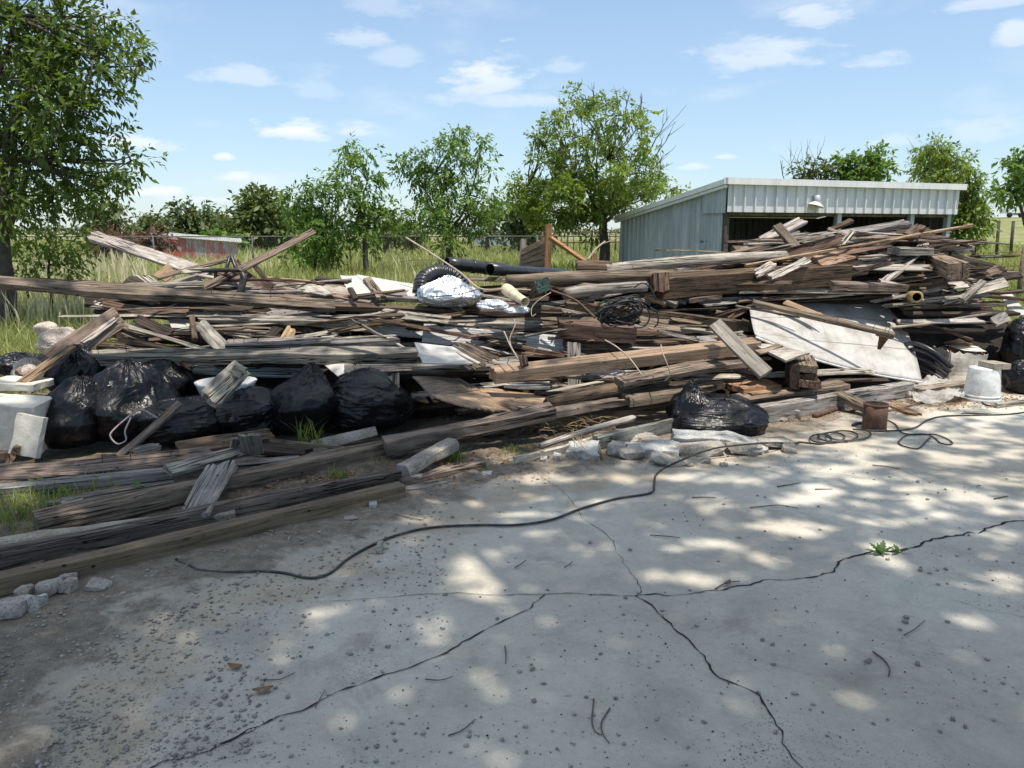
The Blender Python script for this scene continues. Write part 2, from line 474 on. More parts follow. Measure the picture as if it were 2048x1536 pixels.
def panel_mat():
    """pale siding sheet: streaks of grime running down it, two scored seams (uv)"""
    t = MT('white_siding_sheet')
    uv = t.coord('UV')
    def st(s):
        m = t.N.new('ShaderNodeMapping'); m.inputs['Scale'].default_value = s; t.L.new(uv, m.inputs[0]); return m.outputs[0]
    n = t.noise(st((3, 2.2, 1)), 2.0, 7, .65, .4); s = t.noise(st((26, 3, 1)), 1.0, 5, .7)
    f = t.noise(st((160, 60, 1)), 1.0, 4, .7)
    k = t.ramp(n, [(.30, (.26, .235, .20)), (.46, (.40, .385, .36)), (.62, (.50, .49, .475))])
    k = t.mix(t.mr(s, .48, .72, 0, .6), k, (.27, .25, .22))
    k = t.mix(t.mr(f, .55, .75, 0, .5), k, (.30, .285, .265))
    sep = t.N.new('ShaderNodeSeparateXYZ'); t.L.new(uv, sep.inputs[0])
    line = None
    for v in (.36, .70):
        d = t.mr(t.math('ABSOLUTE', t.math('SUBTRACT', sep.outputs[1], v)), .007, .002)
        line = d if line is None else t.math('MAXIMUM', line, d)
    k = t.mix(t.math('MULTIPLY', line, .8), k, (.12, .11, .10))
    t.pr(Base_Color=k, Roughness=.62, Normal=t.bump(t.math('SUBTRACT', t.math('MULTIPLY', f, .2), line), .003, 1.))
    return t.m
M['siding'] = panel_mat()
M['sheet'] = plain('pale_board', (.47, .465, .44), .7, 0, 4, .18, .001, 60, (.40, .36, .31))
M['ply'] = wood_mat('bare_plywood', .7, .35)
def leaf_mat(name, c1, c2, trans=.35):
    t = MT(name)
    r = t.attr('rnd')
    k = t.ramp(r, [(0, c1), (.75, c2), (1.0, tuple(q * 1.25 for q in c2))])
    d = t.N.new('ShaderNodeBsdfPrincipled'); t.L.new(k, d.inputs['Base Color']); d.inputs['Roughness'].default_value = .5
    d.inputs['Specular IOR Level'].default_value = .35
    tl = t.N.new('ShaderNodeBsdfTranslucent'); t.L.new(t.mix(1.0, k, (1.5, 1.35, .5), 'MULTIPLY'), tl.inputs[0])
    mx = t.N.new('ShaderNodeMixShader'); mx.inputs[0].default_value = trans
    t.L.new(d.outputs[0], mx.inputs[1]); t.L.new(tl.outputs[0], mx.inputs[2]); t.L.new(mx.outputs[0], t.out.inputs[0])
    return t.m
M['leaf_near'] = leaf_mat('pecan_leaf', (.045, .088, .024), (.12, .19, .04), .40)
M['leaf_mid'] = leaf_mat('green_leaf', (.06, .125, .035), (.165, .275, .065), .42)
M['leaf_dark'] = leaf_mat('dark_leaf', (.05, .085, .03), (.11, .155, .05), .30)
M['leaf_lime'] = leaf_mat('lime_leaf', (.085, .15, .03), (.20, .29, .06), .42)
M['leaf_far'] = leaf_mat('far_leaf', (.055, .085, .035), (.12, .155, .06), .28)
M['leaf_bloom'] = leaf_mat('pink_bloom', (.05, .06, .03), (.16, .085, .075), .25)
M['grass'] = leaf_mat('field_grass', (.135, .20, .055), (.375, .395, .165), .32)
M['plume'] = leaf_mat('grass_plume', (.42, .39, .27), (.62, .58, .44), .3)
M['tuft'] = leaf_mat('tuft_grass', (.09, .16, .03), (.22, .30, .06), .35)
M['weed'] = leaf_mat('weed_leaf', (.04, .10, .03), (.08, .17, .045), .3)
def ground_mat():
    t = MT('field_soil'); p = t.geo()
    n = t.noise(p, .35, 6, .6); f = t.noise(p, 9, 6, .7); g = t.noise(p, 60, 4, .7)
    grass = t.ramp(n, [(.3, (.12, .15, .05)), (.5, (.20, .21, .08)), (.7, (.29, .27, .125))])
    dirt = t.ramp(f, [(.3, (.10, .08, .06)), (.5, (.19, .155, .115)), (.7, (.28, .235, .18))])
    sep = t.N.new('ShaderNodeSeparateXYZ'); t.L.new(p, sep.inputs[0])
    m = t.mr(t.math('ADD', sep.outputs[1], t.math('MULTIPLY', t.math('SUBTRACT', n, .5), 3.)), 7.6, 9.4)
    k = t.mix(m, dirt, grass)
    k = t.mix(1.0, k, t.ramp(g, [(.3, .7), (.7, 1.25)]), 'MULTIPLY')
    t.pr(Base_Color=k, Roughness=.97, Normal=t.bump(t.math('ADD', f, t.math('MULTIPLY', g, .4)), .03, 1.))
    return t.m
M['ground'] = ground_mat()
def pad_mat():
    t = MT('concrete_pad'); p = t.geo()
    big = t.noise(p, .7, 5, .6, .5); mid = t.noise(p, 3.2, 6, .65, .6); fin = t.noise(p, 42, 5, .7); mic = t.noise(p, 230, 3, .7)
    k = t.ramp(big, [(.28, (.415, .375, .305)), (.5, (.50, .468, .398)), (.72, (.575, .548, .482))])
    k = t.mix(1.0, k, t.ramp(mid, [(.25, .74), (.5, 1.0), (.75, 1.12)]), 'MULTIPLY')
    k = t.mix(1.0, k, t.ramp(fin, [(.25, .86), (.55, 1.0), (.8, 1.08)]), 'MULTIPLY')
    k = t.mix(1.0, k, t.ramp(mic, [(.3, .86), (.7, 1.1)]), 'MULTIPLY')
    # worn patches that show the aggregate, scuffs and water stains
    worn = t.mr(t.noise(p, 1.5, 5, .65, .8), .52, .66)
    k = t.mix(t.math('MULTIPLY', worn, t.mr(t.voro(p, 75), .34, .16)), k, (.23, .215, .20))
    st = t.noise(p, 1.15, 7, .72, 1.4)
    k = t.mix(t.mr(st, .56, .72, 0, .55), k, (.26, .22, .175))
    k = t.mix(t.mr(t.noise(p, 1.9, 6, .7, 1.0), .62, .74, 0, .5), k, (.56, .56, .55))
    # soil washed over the slab along its broken edge
    sdv = t.attr('sd')
    e = t.math('ADD', sdv, t.math('MULTIPLY', t.math('SUBTRACT', t.noise(p, 2.6, 6, .68, .4), .5), 1.1))
    soilc = t.ramp(t.noise(p, 14, 6, .72), [(.28, (.13, .105, .08)), (.5, (.24, .20, .155)), (.7, (.36, .31, .25))])
    soilc = t.mix(1.0, soilc, t.ramp(t.noise(p, 120, 3, .7), [(.3, .7), (.7, 1.25)]), 'MULTIPLY')
    thin = t.mr(e, .62, .05, 0, .55); full = t.mr(e, .14, .0)
    k = t.mix(thin, k, soilc); k = t.mix(full, k, soilc)
    k = t.mix(t.mr(t.math('ABSOLUTE', t.math('SUBTRACT', e, .36)), .22, .0, 0, .28), k, (.40, .27, .13))
    grit = t.math('MULTIPLY', t.noise(p, 85, 5, .75), full)
    h = t.math('ADD', t.math('ADD', t.math('MULTIPLY', fin, .35), t.math('MULTIPLY', mic, .12)), t.math('MULTIPLY', grit, 1.6))
    t.pr(Base_Color=k, Roughness=.9, Normal=t.bump(h, .008, 1.0))
    return t.m
M['pad'] = pad_mat()
M['crack'] = plain('crack_dirt', (.02, .017, .014), .98)
M['stain'] = plain('rust_stain', (.31, .25, .18), .95, 0, 20, .3)
def metal_mat(name, base, dark, light, stripes=1.0, red=None):
    t = MT(name); c = t.coord('Object')
    def st(s):
        m = t.N.new('ShaderNodeMapping'); m.inputs['Scale'].default_value = s; t.L.new(c, m.inputs[0]); return m.outputs[0]
    n = t.noise(st((5, 5, .45)), 1.0, 6, .65); f = t.noise(st((40, 40, 2)), 1.0, 4, .7); b = t.noise(c, 1.2, 5, .6)
    k = t.ramp(n, [(.3, dark), (.5, base), (.7, light)])
    k = t.mix(t.mr(f, .5, .72, 0, .45), k, light)
    k = t.mix(t.mr(b, .55, .75, 0, .4), k, dark)
    if red: k = t.mix(t.mr(t.math('ADD', t.noise(st((2.2, 2.2, 1.1)), 1.0, 7, .75), t.math('MULTIPLY', t.math('SUBTRACT', f, .5), .3)), .455, .53, 0, .85), k, red)
    t.pr(Base_Color=k, Roughness=.5, Metallic=.12)
    return t.m
M['galv'] = metal_mat('galvanised_sheet', (.36, .405, .445), (.25, .285, .32), (.52, .55, .575))
M['galvlight'] = metal_mat('galvanised_fascia', (.66, .675, .68), (.50, .54, .57), (.76, .76, .755))
M['trim'] = metal_mat('pale_roof_trim', (.80, .80, .79), (.68, .69, .69), (.86, .86, .85))
M['shadesheet'] = metal_mat('shaded_sheet', (.085, .092, .098), (.05, .055, .06), (.14, .15, .15))  # near-black colour stands in for the shade inside the shed
M['redwall'] = metal_mat('peeling_red_sheet', (.36, .37, .39), (.27, .29, .31), (.46, .47, .48), red=(.42, .10, .08))
M['redpaint'] = plain('red_barn_paint', (.46, .065, .055), .7, 0, 6, .25)
M['fence'] = plain('dull_fence_steel', (.10, .10, .095), .6, .2)
M['box'] = plain('grey_trailer_panel', (.36, .38, .40), .6, 0, 3, .15)
M['white'] = plain('white_vehicle_paint', (.78, .79, .8), .4)
M['glass'] = plain('dark_glass', (.02, .025, .03), .1)
M['tyre'] = plain('tyre_rubber', (.015, .015, .016), .8)
M['lamp'] = plain('lamp_bowl', (.72, .71, .67), .45)
# ------------------------------------------------------------------ ground, slab
def build_ground():
    xs = np.concatenate([np.linspace(-1500, -60, 18), np.linspace(-50, 50, 101), np.linspace(60, 1500, 18)])
    ys = np.concatenate([np.linspace(-60, -8, 10), np.linspace(-7, 40, 95), np.linspace(44, 120, 20), np.linspace(150, 2500, 24)])
    V = []
    for y in ys:
        for x in xs:
            z = ground_z(y)
            if 9 < y < 120: z += .05 * noise.noise(Vector((x * .25, y * .25, 0)))
            V.append((x, y, z - (.03 if y < 9 else 0)))
    w = len(xs); h = len(ys)
    idx = np.array([(i * w + j, i * w + j + 1, (i + 1) * w + j + 1, (i + 1) * w + j) for i in range(h - 1) for j in range(w - 1)])
    o = obj('ground', big_mesh('ground', np.array(V), idx, M['ground'], None, True)); tag(o, kind='structure')
build_ground()
EDGE_PX = [(2900, 770), (2300, 765), (1900, 776), (1740, 818), (1600, 868), (1340, 908), (1130, 938), (960, 965), (830, 1012), (640, 1085), (470, 1135), (330, 1180), (180, 1262), (60, 1390), (-40, 1536)]
EDGE = [atz(x, y)[:2] for x, y in EDGE_PX] + [np.array([-2.6, 0.3]), np.array([-4.0, -6.0])]
EDGE = np.array(EDGE)
def edge_dist(P):
    """signed distance of points (n,2) to the slab's broken edge, positive on the slab"""
    best = np.full(len(P), 1e9); sgn = np.ones(len(P))
    for a, b in zip(EDGE[:-1], EDGE[1:]):
        d = b - a; L2 = d @ d
        t = np.clip(((P - a) @ d) / L2, 0, 1)
        q = a + t[:, None] * d
        dist = np.linalg.norm(P - q, axis=1)
        cr = d[0] * (P[:, 1] - a[1]) - d[1] * (P[:, 0] - a[0])
        m = dist < best - 1e-9
        best[m] = dist[m]; sgn[m] = np.where(cr[m] > 0, 1, -1)
    return best * sgn
def build_pad():
    xs = np.arange(-4.6, 13.0, .06); ys = np.arange(-5.0, 8.6, .06)
    X, Y = np.meshgrid(xs, ys); P = np.column_stack([X.ravel(), Y.ravel()])
    sd_ = edge_dist(P)
    w = len(xs); h = len(ys)
    z = .012 + .004 * np.sin(P[:, 0] * 1.1 + 1.0) * np.sin(P[:, 1] * 1.3) - .02 * np.clip(-sd_, 0, .6)
    rough = np.array([noise.noise(Vector((p[0] * 5, p[1] * 5, 3.))) for p in P])
    z += np.where(sd_ < .12, .012 * rough + .006, 0)
    j = np.arange(h * w).reshape(h, w)
    q = np.stack([j[:-1, :-1], j[:-1, 1:], j[1:, 1:], j[1:, :-1]], axis=-1).reshape(-1, 4)
    keep = sd_[q].max(axis=1) > -.75
    o = obj('concrete_pad', big_mesh('concrete_pad', np.column_stack([P, z]), q[keep], M['pad'], {'sd': sd_}, True)); tag(o, kind='structure')
    return o
PAD = build_pad()
def pad_z(x, y): return .012 + .004 * math.sin(x * 1.1 + 1.0) * math.sin(y * 1.3)
def crack(pts, w0, w1, jag=.012, branch=0.0, mat='crack', name='crack', seed=1):
    rg = random.Random(seed)
    P = [atz(x, y) for x, y in pts]
    Q = []
    for a, b in zip(P[:-1], P[1:]):
        n = max(2, int(np.linalg.norm(b - a) / .03))
        for i in range(n): Q.append(lerp(a, b, i / n))
    Q.append(P[-1]); Q = np.array(Q); n = len(Q)
    V, f = [], []
    off = 0.
    for i in range(n):
        t = Q[min(i + 1, n - 1)] - Q[max(i - 1, 0)]; t = t / (np.linalg.norm(t) + 1e-9); s = np.array([-t[1], t[0], 0])
        off = off * .72 + rg.gauss(0, jag * .6)
        w = lerp(w0, w1, i / n) * rg.uniform(.25, 1.35) * .36
        c = Q[i] + s * off
        for k in (1, -1):
            p = c + s * w * k; V.append((p[0], p[1], pad_z(p[0], p[1]) + .0035))
    f = [(2 * i, 2 * i + 1, 2 * i + 3, 2 * i + 2) for i in range(n - 1)]
    mk(name, V, f, M[mat], PAD)
crack([(2060, 1043), (1985, 1058), (1955, 1072), (1870, 1085), (1835, 1100), (1800, 1108), (1745, 1110), (1690, 1122), (1660, 1145), (1600, 1157), (1540, 1163), (1450, 1182), (1390, 1190), (1300, 1196), (1270, 1196)], .020, .009, .013, seed=2)
crack([(1270, 1196), (1150, 1192), (1020, 1196), (900, 1192), (760, 1200), (640, 1210)], .007, .003, .006, seed=3)
crack([(1270, 1196), (1300, 1215), (1330, 1245), (1375, 1285), (1400, 1310), (1420, 1345), (1440, 1362), (1480, 1380), (1515, 1400), (1540, 1435), (1562, 1470), (1562, 1495), (1600, 1540), (1630, 1580)], .010, .011, .009, seed=4)
crack([(1092, 1195), (1060, 1225), (1010, 1245), (950, 1278), (900, 1302), (830, 1335), (770, 1355), (700, 1385), (640, 1408), (560, 1440), (480, 1480), (420, 1508), (330, 1536), (200, 1590)], .007, .015, .008, seed=5)
crack([(1060, 940), (1100, 970), (1140, 1000), (1165, 1040), (1195, 1062), (1230, 1085), (1235, 1105), (1255, 1140), (1275, 1165), (1285, 1190), (1270, 1196)], .0028, .0045, .009, seed=6)
crack([(1900, 1205), (1960, 1225), (2060, 1245)], .003, .003, .006, seed=8)
def stain(pts, w, seed):
    crack(pts, w, w, .012, mat='stain', name='rust_stain', seed=seed)

# ------------------------------------------------------------------ leaves, trees
def leaves_mesh(P, Dr, size, asp=.42, fold=.25, rg=RNG):
    """one bent leaf per point: P (n,3) bases, Dr (n,3) directions, size (n)"""
    n = len(P)
    Dr = Dr / (np.linalg.norm(Dr, axis=1)[:, None] + 1e-9)
    up = rg.normal(size=(n, 3)) * .55 + np.array([0, 0, 1.0])
    S = np.cross(Dr, up); S /= np.linalg.norm(S, axis=1)[:, None] + 1e-9
    Nn = np.cross(S, Dr)
    s = size[:, None]
    a = P; b = P + Dr * s * .45 + S * s * asp * .5 - Nn * s * fold * .25; d = P + Dr * s * .45 - S * s * asp * .5 - Nn * s * fold * .25
    c = P + Dr * s - Nn * s * fold * rg.uniform(.2, 1.2, (n, 1)) - np.array([0, 0, 1.]) * s * .12
    V = np.stack([a, b, c, d], axis=1).reshape(-1, 3)
    q = np.arange(4 * n).reshape(n, 4)
    r = np.repeat(np.clip(rg.normal(.45, .24, n), 0, 1), 4)
    return V, q, r
def clump_leaves(centres, radii, per, size, spray=7, rg=RNG, droop=.35, flat=.8, hollow=.45):
    """leaf sprays through lumpy balls"""
    PP, DD, SS, TW = [], [], [], []
    for c, r in zip(centres, radii):
        m = max(3, int(per * (r ** 2)))
        # sub-clumps make gaps
        ns = max(3, int(6 + r * 5))
        sub = rg.normal(size=(ns, 3)); sub /= np.linalg.norm(sub, axis=1)[:, None]
        sub *= (hollow + (1 - hollow) * rg.random((ns, 1)) ** .6) * r; sub[:, 2] *= flat
        pick = rg.integers(0, ns, m)
        base = c + sub[pick] + rg.normal(size=(m, 3)) * r * .21
        out = base - c; out /= np.linalg.norm(out, axis=1)[:, None] + 1e-9
        d = out * .8 + rg.normal(size=(m, 3)) * .6 + np.array([0, 0, -droop]); d /= np.linalg.norm(d, axis=1)[:, None]
        for k in range(spray):
            t = (k + .5) / spray
            side = rg.normal(size=(m, 3)); side -= d * (side * d).sum(1)[:, None]; side /= np.linalg.norm(side, axis=1)[:, None] + 1e-9
            PP.append(base + d * (size * 2.2 * t) + np.array([0, 0, -.25]) * size * t * t * 2)
            DD.append(d * .8 + side * .8 + np.array([0, 0, -droop * .7]))
            SS.append(size * rg.uniform(.6, 1.25, m))
    return np.vstack(PP), np.vstack(DD), np.concatenate(SS)
def limb(mb, A, B, r0, r1, rg, wig=.12, n=7, k=6, sag=0.0):
    A, B = np.array(A, float), np.array(B, float); L = np.linalg.norm(B - A)
    pts = []
    o = np.array([rg.uniform(-1, 1), rg.uniform(-1, 1), rg.uniform(-.5, .5)])
    for i in range(n):
        t = i / (n - 1)
        pts.append(lerp(A, B, t) + o * math.sin(math.pi * t) * L * wig + np.array([0, 0, 1]) * math.sin(math.pi * t) * L * sag + np.array([rg.gauss(0, 1), rg.gauss(0, 1), rg.gauss(0, 1)]) * L * .012)
    mb.tube(pts, np.linspace(r0, r1, n), k)
    return pts
def tree(name, label, cat, px, clumps, Y, base, leaf='leaf_mid', bark='bark', per=60, size=.12, trunk_r=.12, fork=None, group=None, depth=1.0, spray=7, asp=.42,
         dead=(), seed=1, stems=None, limbs=True, droop=.35, hollow=.45, twigs=True, shrink=1.0, thin=None, lr=.8):
    """clumps: (x, y, r) in picture pixels at the tree's own distance Y, spread in depth; base: picture foot of trunk"""
    rg = np.random.default_rng(seed); rr = random.Random(seed)
    gz = ground_z(Y)
    bx = at(base, 600, Y)[0]
    foot = np.array([bx, Y, gz - .05])
    root = thing(name, label, cat, foot, group)
    C, R = [], []
    cx = np.mean([c[0] for c in clumps]); wid = max(max(abs(c[0] - cx) for c in clumps), 20)
    for (x, y, r) in clumps:
        rm = r * Y / F * shrink
        lim = math.sqrt(max(0, 1 - ((x - cx) / (wid * 1.05)) ** 2)) * wid * Y / F * depth
        yy = Y + rg.uniform(-1, 1) * lim * .75
        p = at(x, y, Y); q = at(x, y, yy)
        C.append(q); R.append(rm * yy / Y)
    Pn, Dn, Sn = clump_leaves(C, R, per, size, spray, rg, droop, hollow=hollow)
    if thin:
        zc = at(cx, thin[0], Y)[2]; kp = rg.random(len(Pn)) < np.where(Pn[:, 2] > zc, thin[1], 1.0)
        Pn, Dn, Sn = Pn[kp], Dn[kp], Sn[kp]
    V, q, rnd = leaves_mesh(Pn, Dn, Sn, asp, rg=rg)
    # a light or dark bias for each clump region, as twigs flush at different times
    rnd = np.clip(rnd + .18 * np.sin(V[:, 0] * 2.1 / max(size * 8, .3)) * np.sin(V[:, 2] * 1.7 / max(size * 8, .3)), 0, 1)
    obj('crown', big_mesh('crown', V - foot, q, M[leaf], {'rnd': rnd}), root)
    mb = MB()
    fk = at(base if fork is None else fork[0], 600 if fork is None else fork[1], Y)
    if fork is None: fk = foot + np.array([0, 0, 1.0])
    for st in (stems or [0]):
        f0 = foot + np.array([st * .15, 0, 0])
        n = 8; o = rr.uniform(-.04, .04)
        P = [lerp(f0, fk + np.array([st * .35, 0, 0]), i / (n - 1)) + np.array([o * math.sin(i * 1.3), rr.uniform(-.01, .01), 0]) for i in range(n)]
        rad = np.array([trunk_r * (1.35 if i == 0 else 1.12 if i == 1 else 1.0 - .05 * i) for i in range(n)])
        mb.tube(P, rad, 10)
    if limbs:
        # larger limbs to the big clumps, smaller ones branch from them
        order = sorted(range(len(C)), key=lambda i: -R[i])
        mains = []
        for k, i in enumerate(order):
            if k < max(4, len(order) // 4):
                pts = limb(mb, fk, C[i], trunk_r * .62 * lr, trunk_r * .13 * lr, rr, .06, 8, 7, .02); mains.append(pts)
            else:
                best = min(((np.linalg.norm(C[i] - p), p) for m in mains for p in m[2:]), key=lambda q: q[0])[1]
                limb(mb, best, C[i], trunk_r * .24 * lr, trunk_r * .06 * lr, rr, .07, 6, 5)
            if twigs:
                for _ in range(4):
                    d = np.array([rr.gauss(0, 1), rr.gauss(0, 1), rr.gauss(.3, 1)]); d /= np.linalg.norm(d)
                    limb(mb, C[i], C[i] + d * R[i] * .95, trunk_r * .08, trunk_r * .03, rr, .1, 4, 4)
    for (x0, y0, x1, y1) in dead:
        A, B = at(x0, y0, Y), at(x1, y1, Y)
        pts = limb(mb, A, B, trunk_r * .11, trunk_r * .03, rr, .06, 7, 4)
        for i in (2, 3, 4, 5):
            d = (B - A) * rr.uniform(.2, .4); d = d + np.array([rr.gauss(0, 1), rr.gauss(0, 1), abs(rr.gauss(0, 1))]) * np.linalg.norm(d) * .6
            limb(mb, pts[i], pts[i] + d, trunk_r * .05, trunk_r * .02, rr, .06, 4, 4)
    mk('trunk', mb.v, mb.f, M[bark], root, True)
    return root
tree('pecan_tree', 'large dark leafy tree filling the upper left corner above the long grass', 'tree', 0,
     [(30, 30, 105), (130, 40, 95), (205, 75, 60), (85, 140, 105), (185, 120, 66), (250, 112, 36), (283, 128, 14), (272, 152, 14), (20, 210, 110), (125, 215, 85), (190, 195, 48), (205, 30, 24),
      (60, 320, 95), (165, 290, 55), (210, 268, 34), (215, 345, 42), (262, 322, 32), (280, 330, 13), (250, 362, 20), (150, 355, 55), (15, 395, 55), (105, 392, 42), (172, 385, 28), (205, 375, 20), (-70, 120, 150), (-60, 300, 140), (-60, 420, 60)],
     11.5, 4, 'leaf_near', 'darkbark', per=330, size=.115, trunk_r=.17, fork=(4, 470), depth=.75, spray=7, asp=.42, seed=3, droop=.12, hollow=.15)
tree('sapling', 'bright green young tree beside the dark trunk at far left', 'tree', 0,
     [(70, 470, 38), (110, 455, 40), (150, 470, 26), (95, 505, 45), (130, 520, 42), (70, 525, 36), (150, 548, 24), (100, 545, 40), (160, 505, 20)], 12.6, 98, 'leaf_lime', 'bark', per=300, size=.09, trunk_r=.03, fork=(98, 530), seed=4, droop=.2)
tree('pecan_tree', 'slim dark green tree with a narrow broken top, left of the middle tree', 'tree', 0,
     [(697, 292, 16), (692, 310, 14), (712, 305, 20), (738, 298, 10), (700, 335, 22), (728, 330, 18), (662, 340, 11), (680, 345, 14), (695, 365, 24), (735, 360, 24), (750, 350, 12), (700, 395, 30), (735, 385, 22),
      (748, 372, 14), (672, 380, 16), (725, 425, 34), (700, 440, 30), (752, 438, 30), (775, 420, 26), (792, 418, 16), (770, 450, 22), (690, 465, 22), (745, 465, 22), (720, 478, 20), (805, 430, 10), (738, 490, 12)],
     20, 735, 'leaf_mid', 'darkbark', per=430, size=.14, trunk_r=.085, fork=(728, 455), depth=.8, spray=7, seed=5, hollow=.2, shrink=.78, droop=.2)
tree('leafy_bush', 'dense dark bush with a low leafy skirt, left of the slim tree', 'bush', 0,
     [(600, 392, 20), (625, 385, 24), (650, 385, 22), (585, 410, 14), (615, 415, 30), (650, 420, 32), (600, 440, 24), (635, 455, 34), (665, 450, 26), (625, 485, 30), (655, 490, 26), (640, 515, 28), (605, 510, 20), (585, 518, 16), (655, 522, 18), (675, 500, 14), (570, 400, 10)],
     20.5, 632, 'leaf_mid', 'darkbark', per=480, size=.125, trunk_r=.05, fork=(632, 500), depth=.9, seed=6, stems=[-1, 0, 1])
tree('pecan_tree', 'broad two topped green tree standing in front of the middle fence', 'tree', 0,
     [(912, 258, 18), (900, 280, 20), (925, 275, 16), (885, 275, 10), (905, 305, 22), (930, 310, 20), (966, 275, 14), (968, 298, 16), (955, 322, 20), (982, 340, 10), (795, 322, 14), (820, 325, 20), (850, 308, 18), (862, 325, 20), (835, 345, 24),
      (805, 345, 14), (870, 350, 28), (905, 340, 24), (850, 380, 30), (895, 380, 34), (935, 355, 18), (940, 390, 30), (975, 385, 20), (990, 400, 14), (860, 420, 34), (905, 420, 34), (945, 425, 28), (980, 420, 20), (835, 450, 26), (870, 455, 30), (920, 455, 26), (955, 450, 20),
      (905, 480, 16), (890, 492, 18), (908, 505, 12)],
     22, 900, 'leaf_mid', 'darkbark', per=410, size=.148, trunk_r=.11, fork=(896, 468), depth=.85, seed=7, hollow=.2, shrink=.80, droop=.25)
tree('elm_tree', 'tallest round crowned tree with bare twigs, left of the metal shed', 'tree', 0,
     [(1156, 180, 8), (1145, 192, 11), (1172, 200, 13), (1125, 208, 7), (1188, 212, 13), (1212, 205, 12), (1238, 203, 11), (1110, 228, 14), (1140, 222, 10), (1100, 250, 14), (1120, 265, 14), (1160, 235, 15), (1200, 240, 15), (1232, 232, 15), (1278, 212, 10), (1295, 222, 9), (1260, 240, 14),
      (1070, 272, 12), (1085, 292, 16), (1110, 295, 18), (1150, 275, 17), (1190, 280, 20), (1230, 275, 18), (1275, 258, 15), (1290, 285, 16), (1075, 315, 11), (1130, 325, 22), (1175, 315, 19), (1220, 320, 22), (1265, 310, 20), (1300, 305, 12), (1100, 345, 22),
      (1150, 355, 26), (1195, 355, 24), (1245, 355, 26), (1290, 345, 22), (1030, 372, 13), (1058, 370, 22), (1085, 385, 26), (1130, 390, 32), (1180, 395, 32), (1230, 390, 30), (1275, 385, 28), (1315, 375, 18), (1345, 380, 10), (1045, 400, 20), (1070, 415, 24),
      (1110, 425, 26), (1155, 425, 26), (1200, 420, 22), (1245, 415, 22), (1140, 445, 16), (1362, 380, 8), (1185, 470, 10)],
     24, 1209, 'leaf_lime', 'darkbark', per=760, size=.152, trunk_r=.19, fork=(1207, 445), depth=.95, seed=8, hollow=.3, shrink=.92, thin=(345, .72), droop=.1, lr=.6,
     dead=[(1300, 300, 1338, 232), (1300, 330, 1342, 262), (1295, 350, 1338, 305), (1305, 355, 1338, 328), (1190, 210, 1188, 172), (1235, 210, 1232, 180), (1280, 225, 1282, 188), (1250, 230, 1258, 186)])
# shade tree that stands behind the camera and dapples the slab
def shade_tree():
    root = thing('pecan_tree', 'tall shade tree standing behind the viewer at the slab', 'tree', (2.2, -3.2, 0))
    rg = np.random.default_rng(21); rr = random.Random(21)
    C, R = [], []
    sh = -SUN_H / math.tan(SUN_ELEV)
    tries = 0
    while len(C) < 300 and tries < 9000:
        tries += 1
        gx, gy = rg.uniform(-5.0, 7.2), rg.uniform(-1.2, 6.7)
        # where on the ground the clump's shadow falls
        far = np.interp(gx, [-5, -2.4, -.5, .8, 2.5, 7], [6.5, 6.35, 6.1, 5.7, 6.0, 6.5])
        if gy > far: continue
        z = rg.uniform(8.0, 12.5)
        c = np.array([gx - sh[0] * z, gy - sh[1] * z, z])
        if (c[2] - 1.6) / max(c[1], .3) < .42: continue
        C.append(c); R.append(rg.uniform(.5, .95))
    for i in range(105):                              # the bough right overhead is thicker
        gx, gy, z = rg.uniform(-3.6, 4.2), rg.uniform(-.4, 3.3), rg.uniform(8.0, 12.5)
        C.append(np.array([gx - sh[0] * z, gy - sh[1] * z, z])); R.append(rg.uniform(.5, .9))
    Pn, Dn, Sn = clump_leaves(C, R, 170, .13, 8, rg, .5, hollow=.2)
    # the crown is pierced by ragged gaps
    G = Pn[:, :2] + sh[None] * Pn[:, 2:3]
    gap = np.array([noise.noise(Vector((g[0] * 3.0, g[1] * 4.6, 2.))) + .45 * noise.noise(Vector((g[0] * 6.0, g[1] * 8.4, 7.))) for g in G])
    thr = np.where(G[:, 0] < -.6, np.where(G[:, 1] < 3.2, .40, .56), np.interp(G[:, 1], [2.0, 2.6, 3.2, 4.2, 6.0], [.36, .34, .24, .06, -.03]))
    thr = np.where((G[:, 0] < -2.2) & (G[:, 1] > 3.9), np.where((G[:, 0] < -2.8) & (G[:, 1] > 4.2), -.15, .12), thr)
    k = gap < thr + rg.normal(0, .03, len(G))
    Pn, Dn, Sn = Pn[k], Dn[k], Sn[k]
    V, q, rnd = leaves_mesh(Pn, Dn, Sn, .40, rg=rg)
    org = np.array([2.2, -3.2, 0])
    obj('crown', big_mesh('crown', V - org, q, M['leaf_near'], {'rnd': rnd}), root)
    mb = MB(); fk = np.array([2.3, -3.0, 4.6])
    mb.tube(spline([(2.2, -3.2, -.1), (2.22, -3.2, 1.2), (2.3, -3.0, 4.6)], 5), .26, 12)
    tops = []
    for i in range(0, len(C), 11): tops.append(limb(mb, fk, C[i], .13, .03, rr, .06, 9, 7, .08))
    for i in range(len(C)):
        b = min(((np.linalg.norm(C[i] - p), p) for m in tops for p in m[4:]), key=lambda q: q[0])[1]
        if np.linalg.norm(C[i] - b) > .1: limb(mb, b, C[i], .035, .01, rr, .08, 5, 5)
    mk('trunk', mb.v, mb.f, M['bark'], root, True)
shade_tree()
def far_tree(label, clumps, Y, base, leaf='leaf_far', cat='tree', name='broadleaf_tree', per=None, size=None, seed=1, tr=.2, depth=.7, **k):
    s = size or Y * .0075
    return tree(name, label, cat, 0, clumps, Y, base, leaf, 'bark', per or 30 / (s * s * 7) * 2.2, s, tr, None, k.pop('group', None), depth, 5, .55, seed=seed, twigs=False, droop=.1, hollow=.25, shrink=1.15, **k)
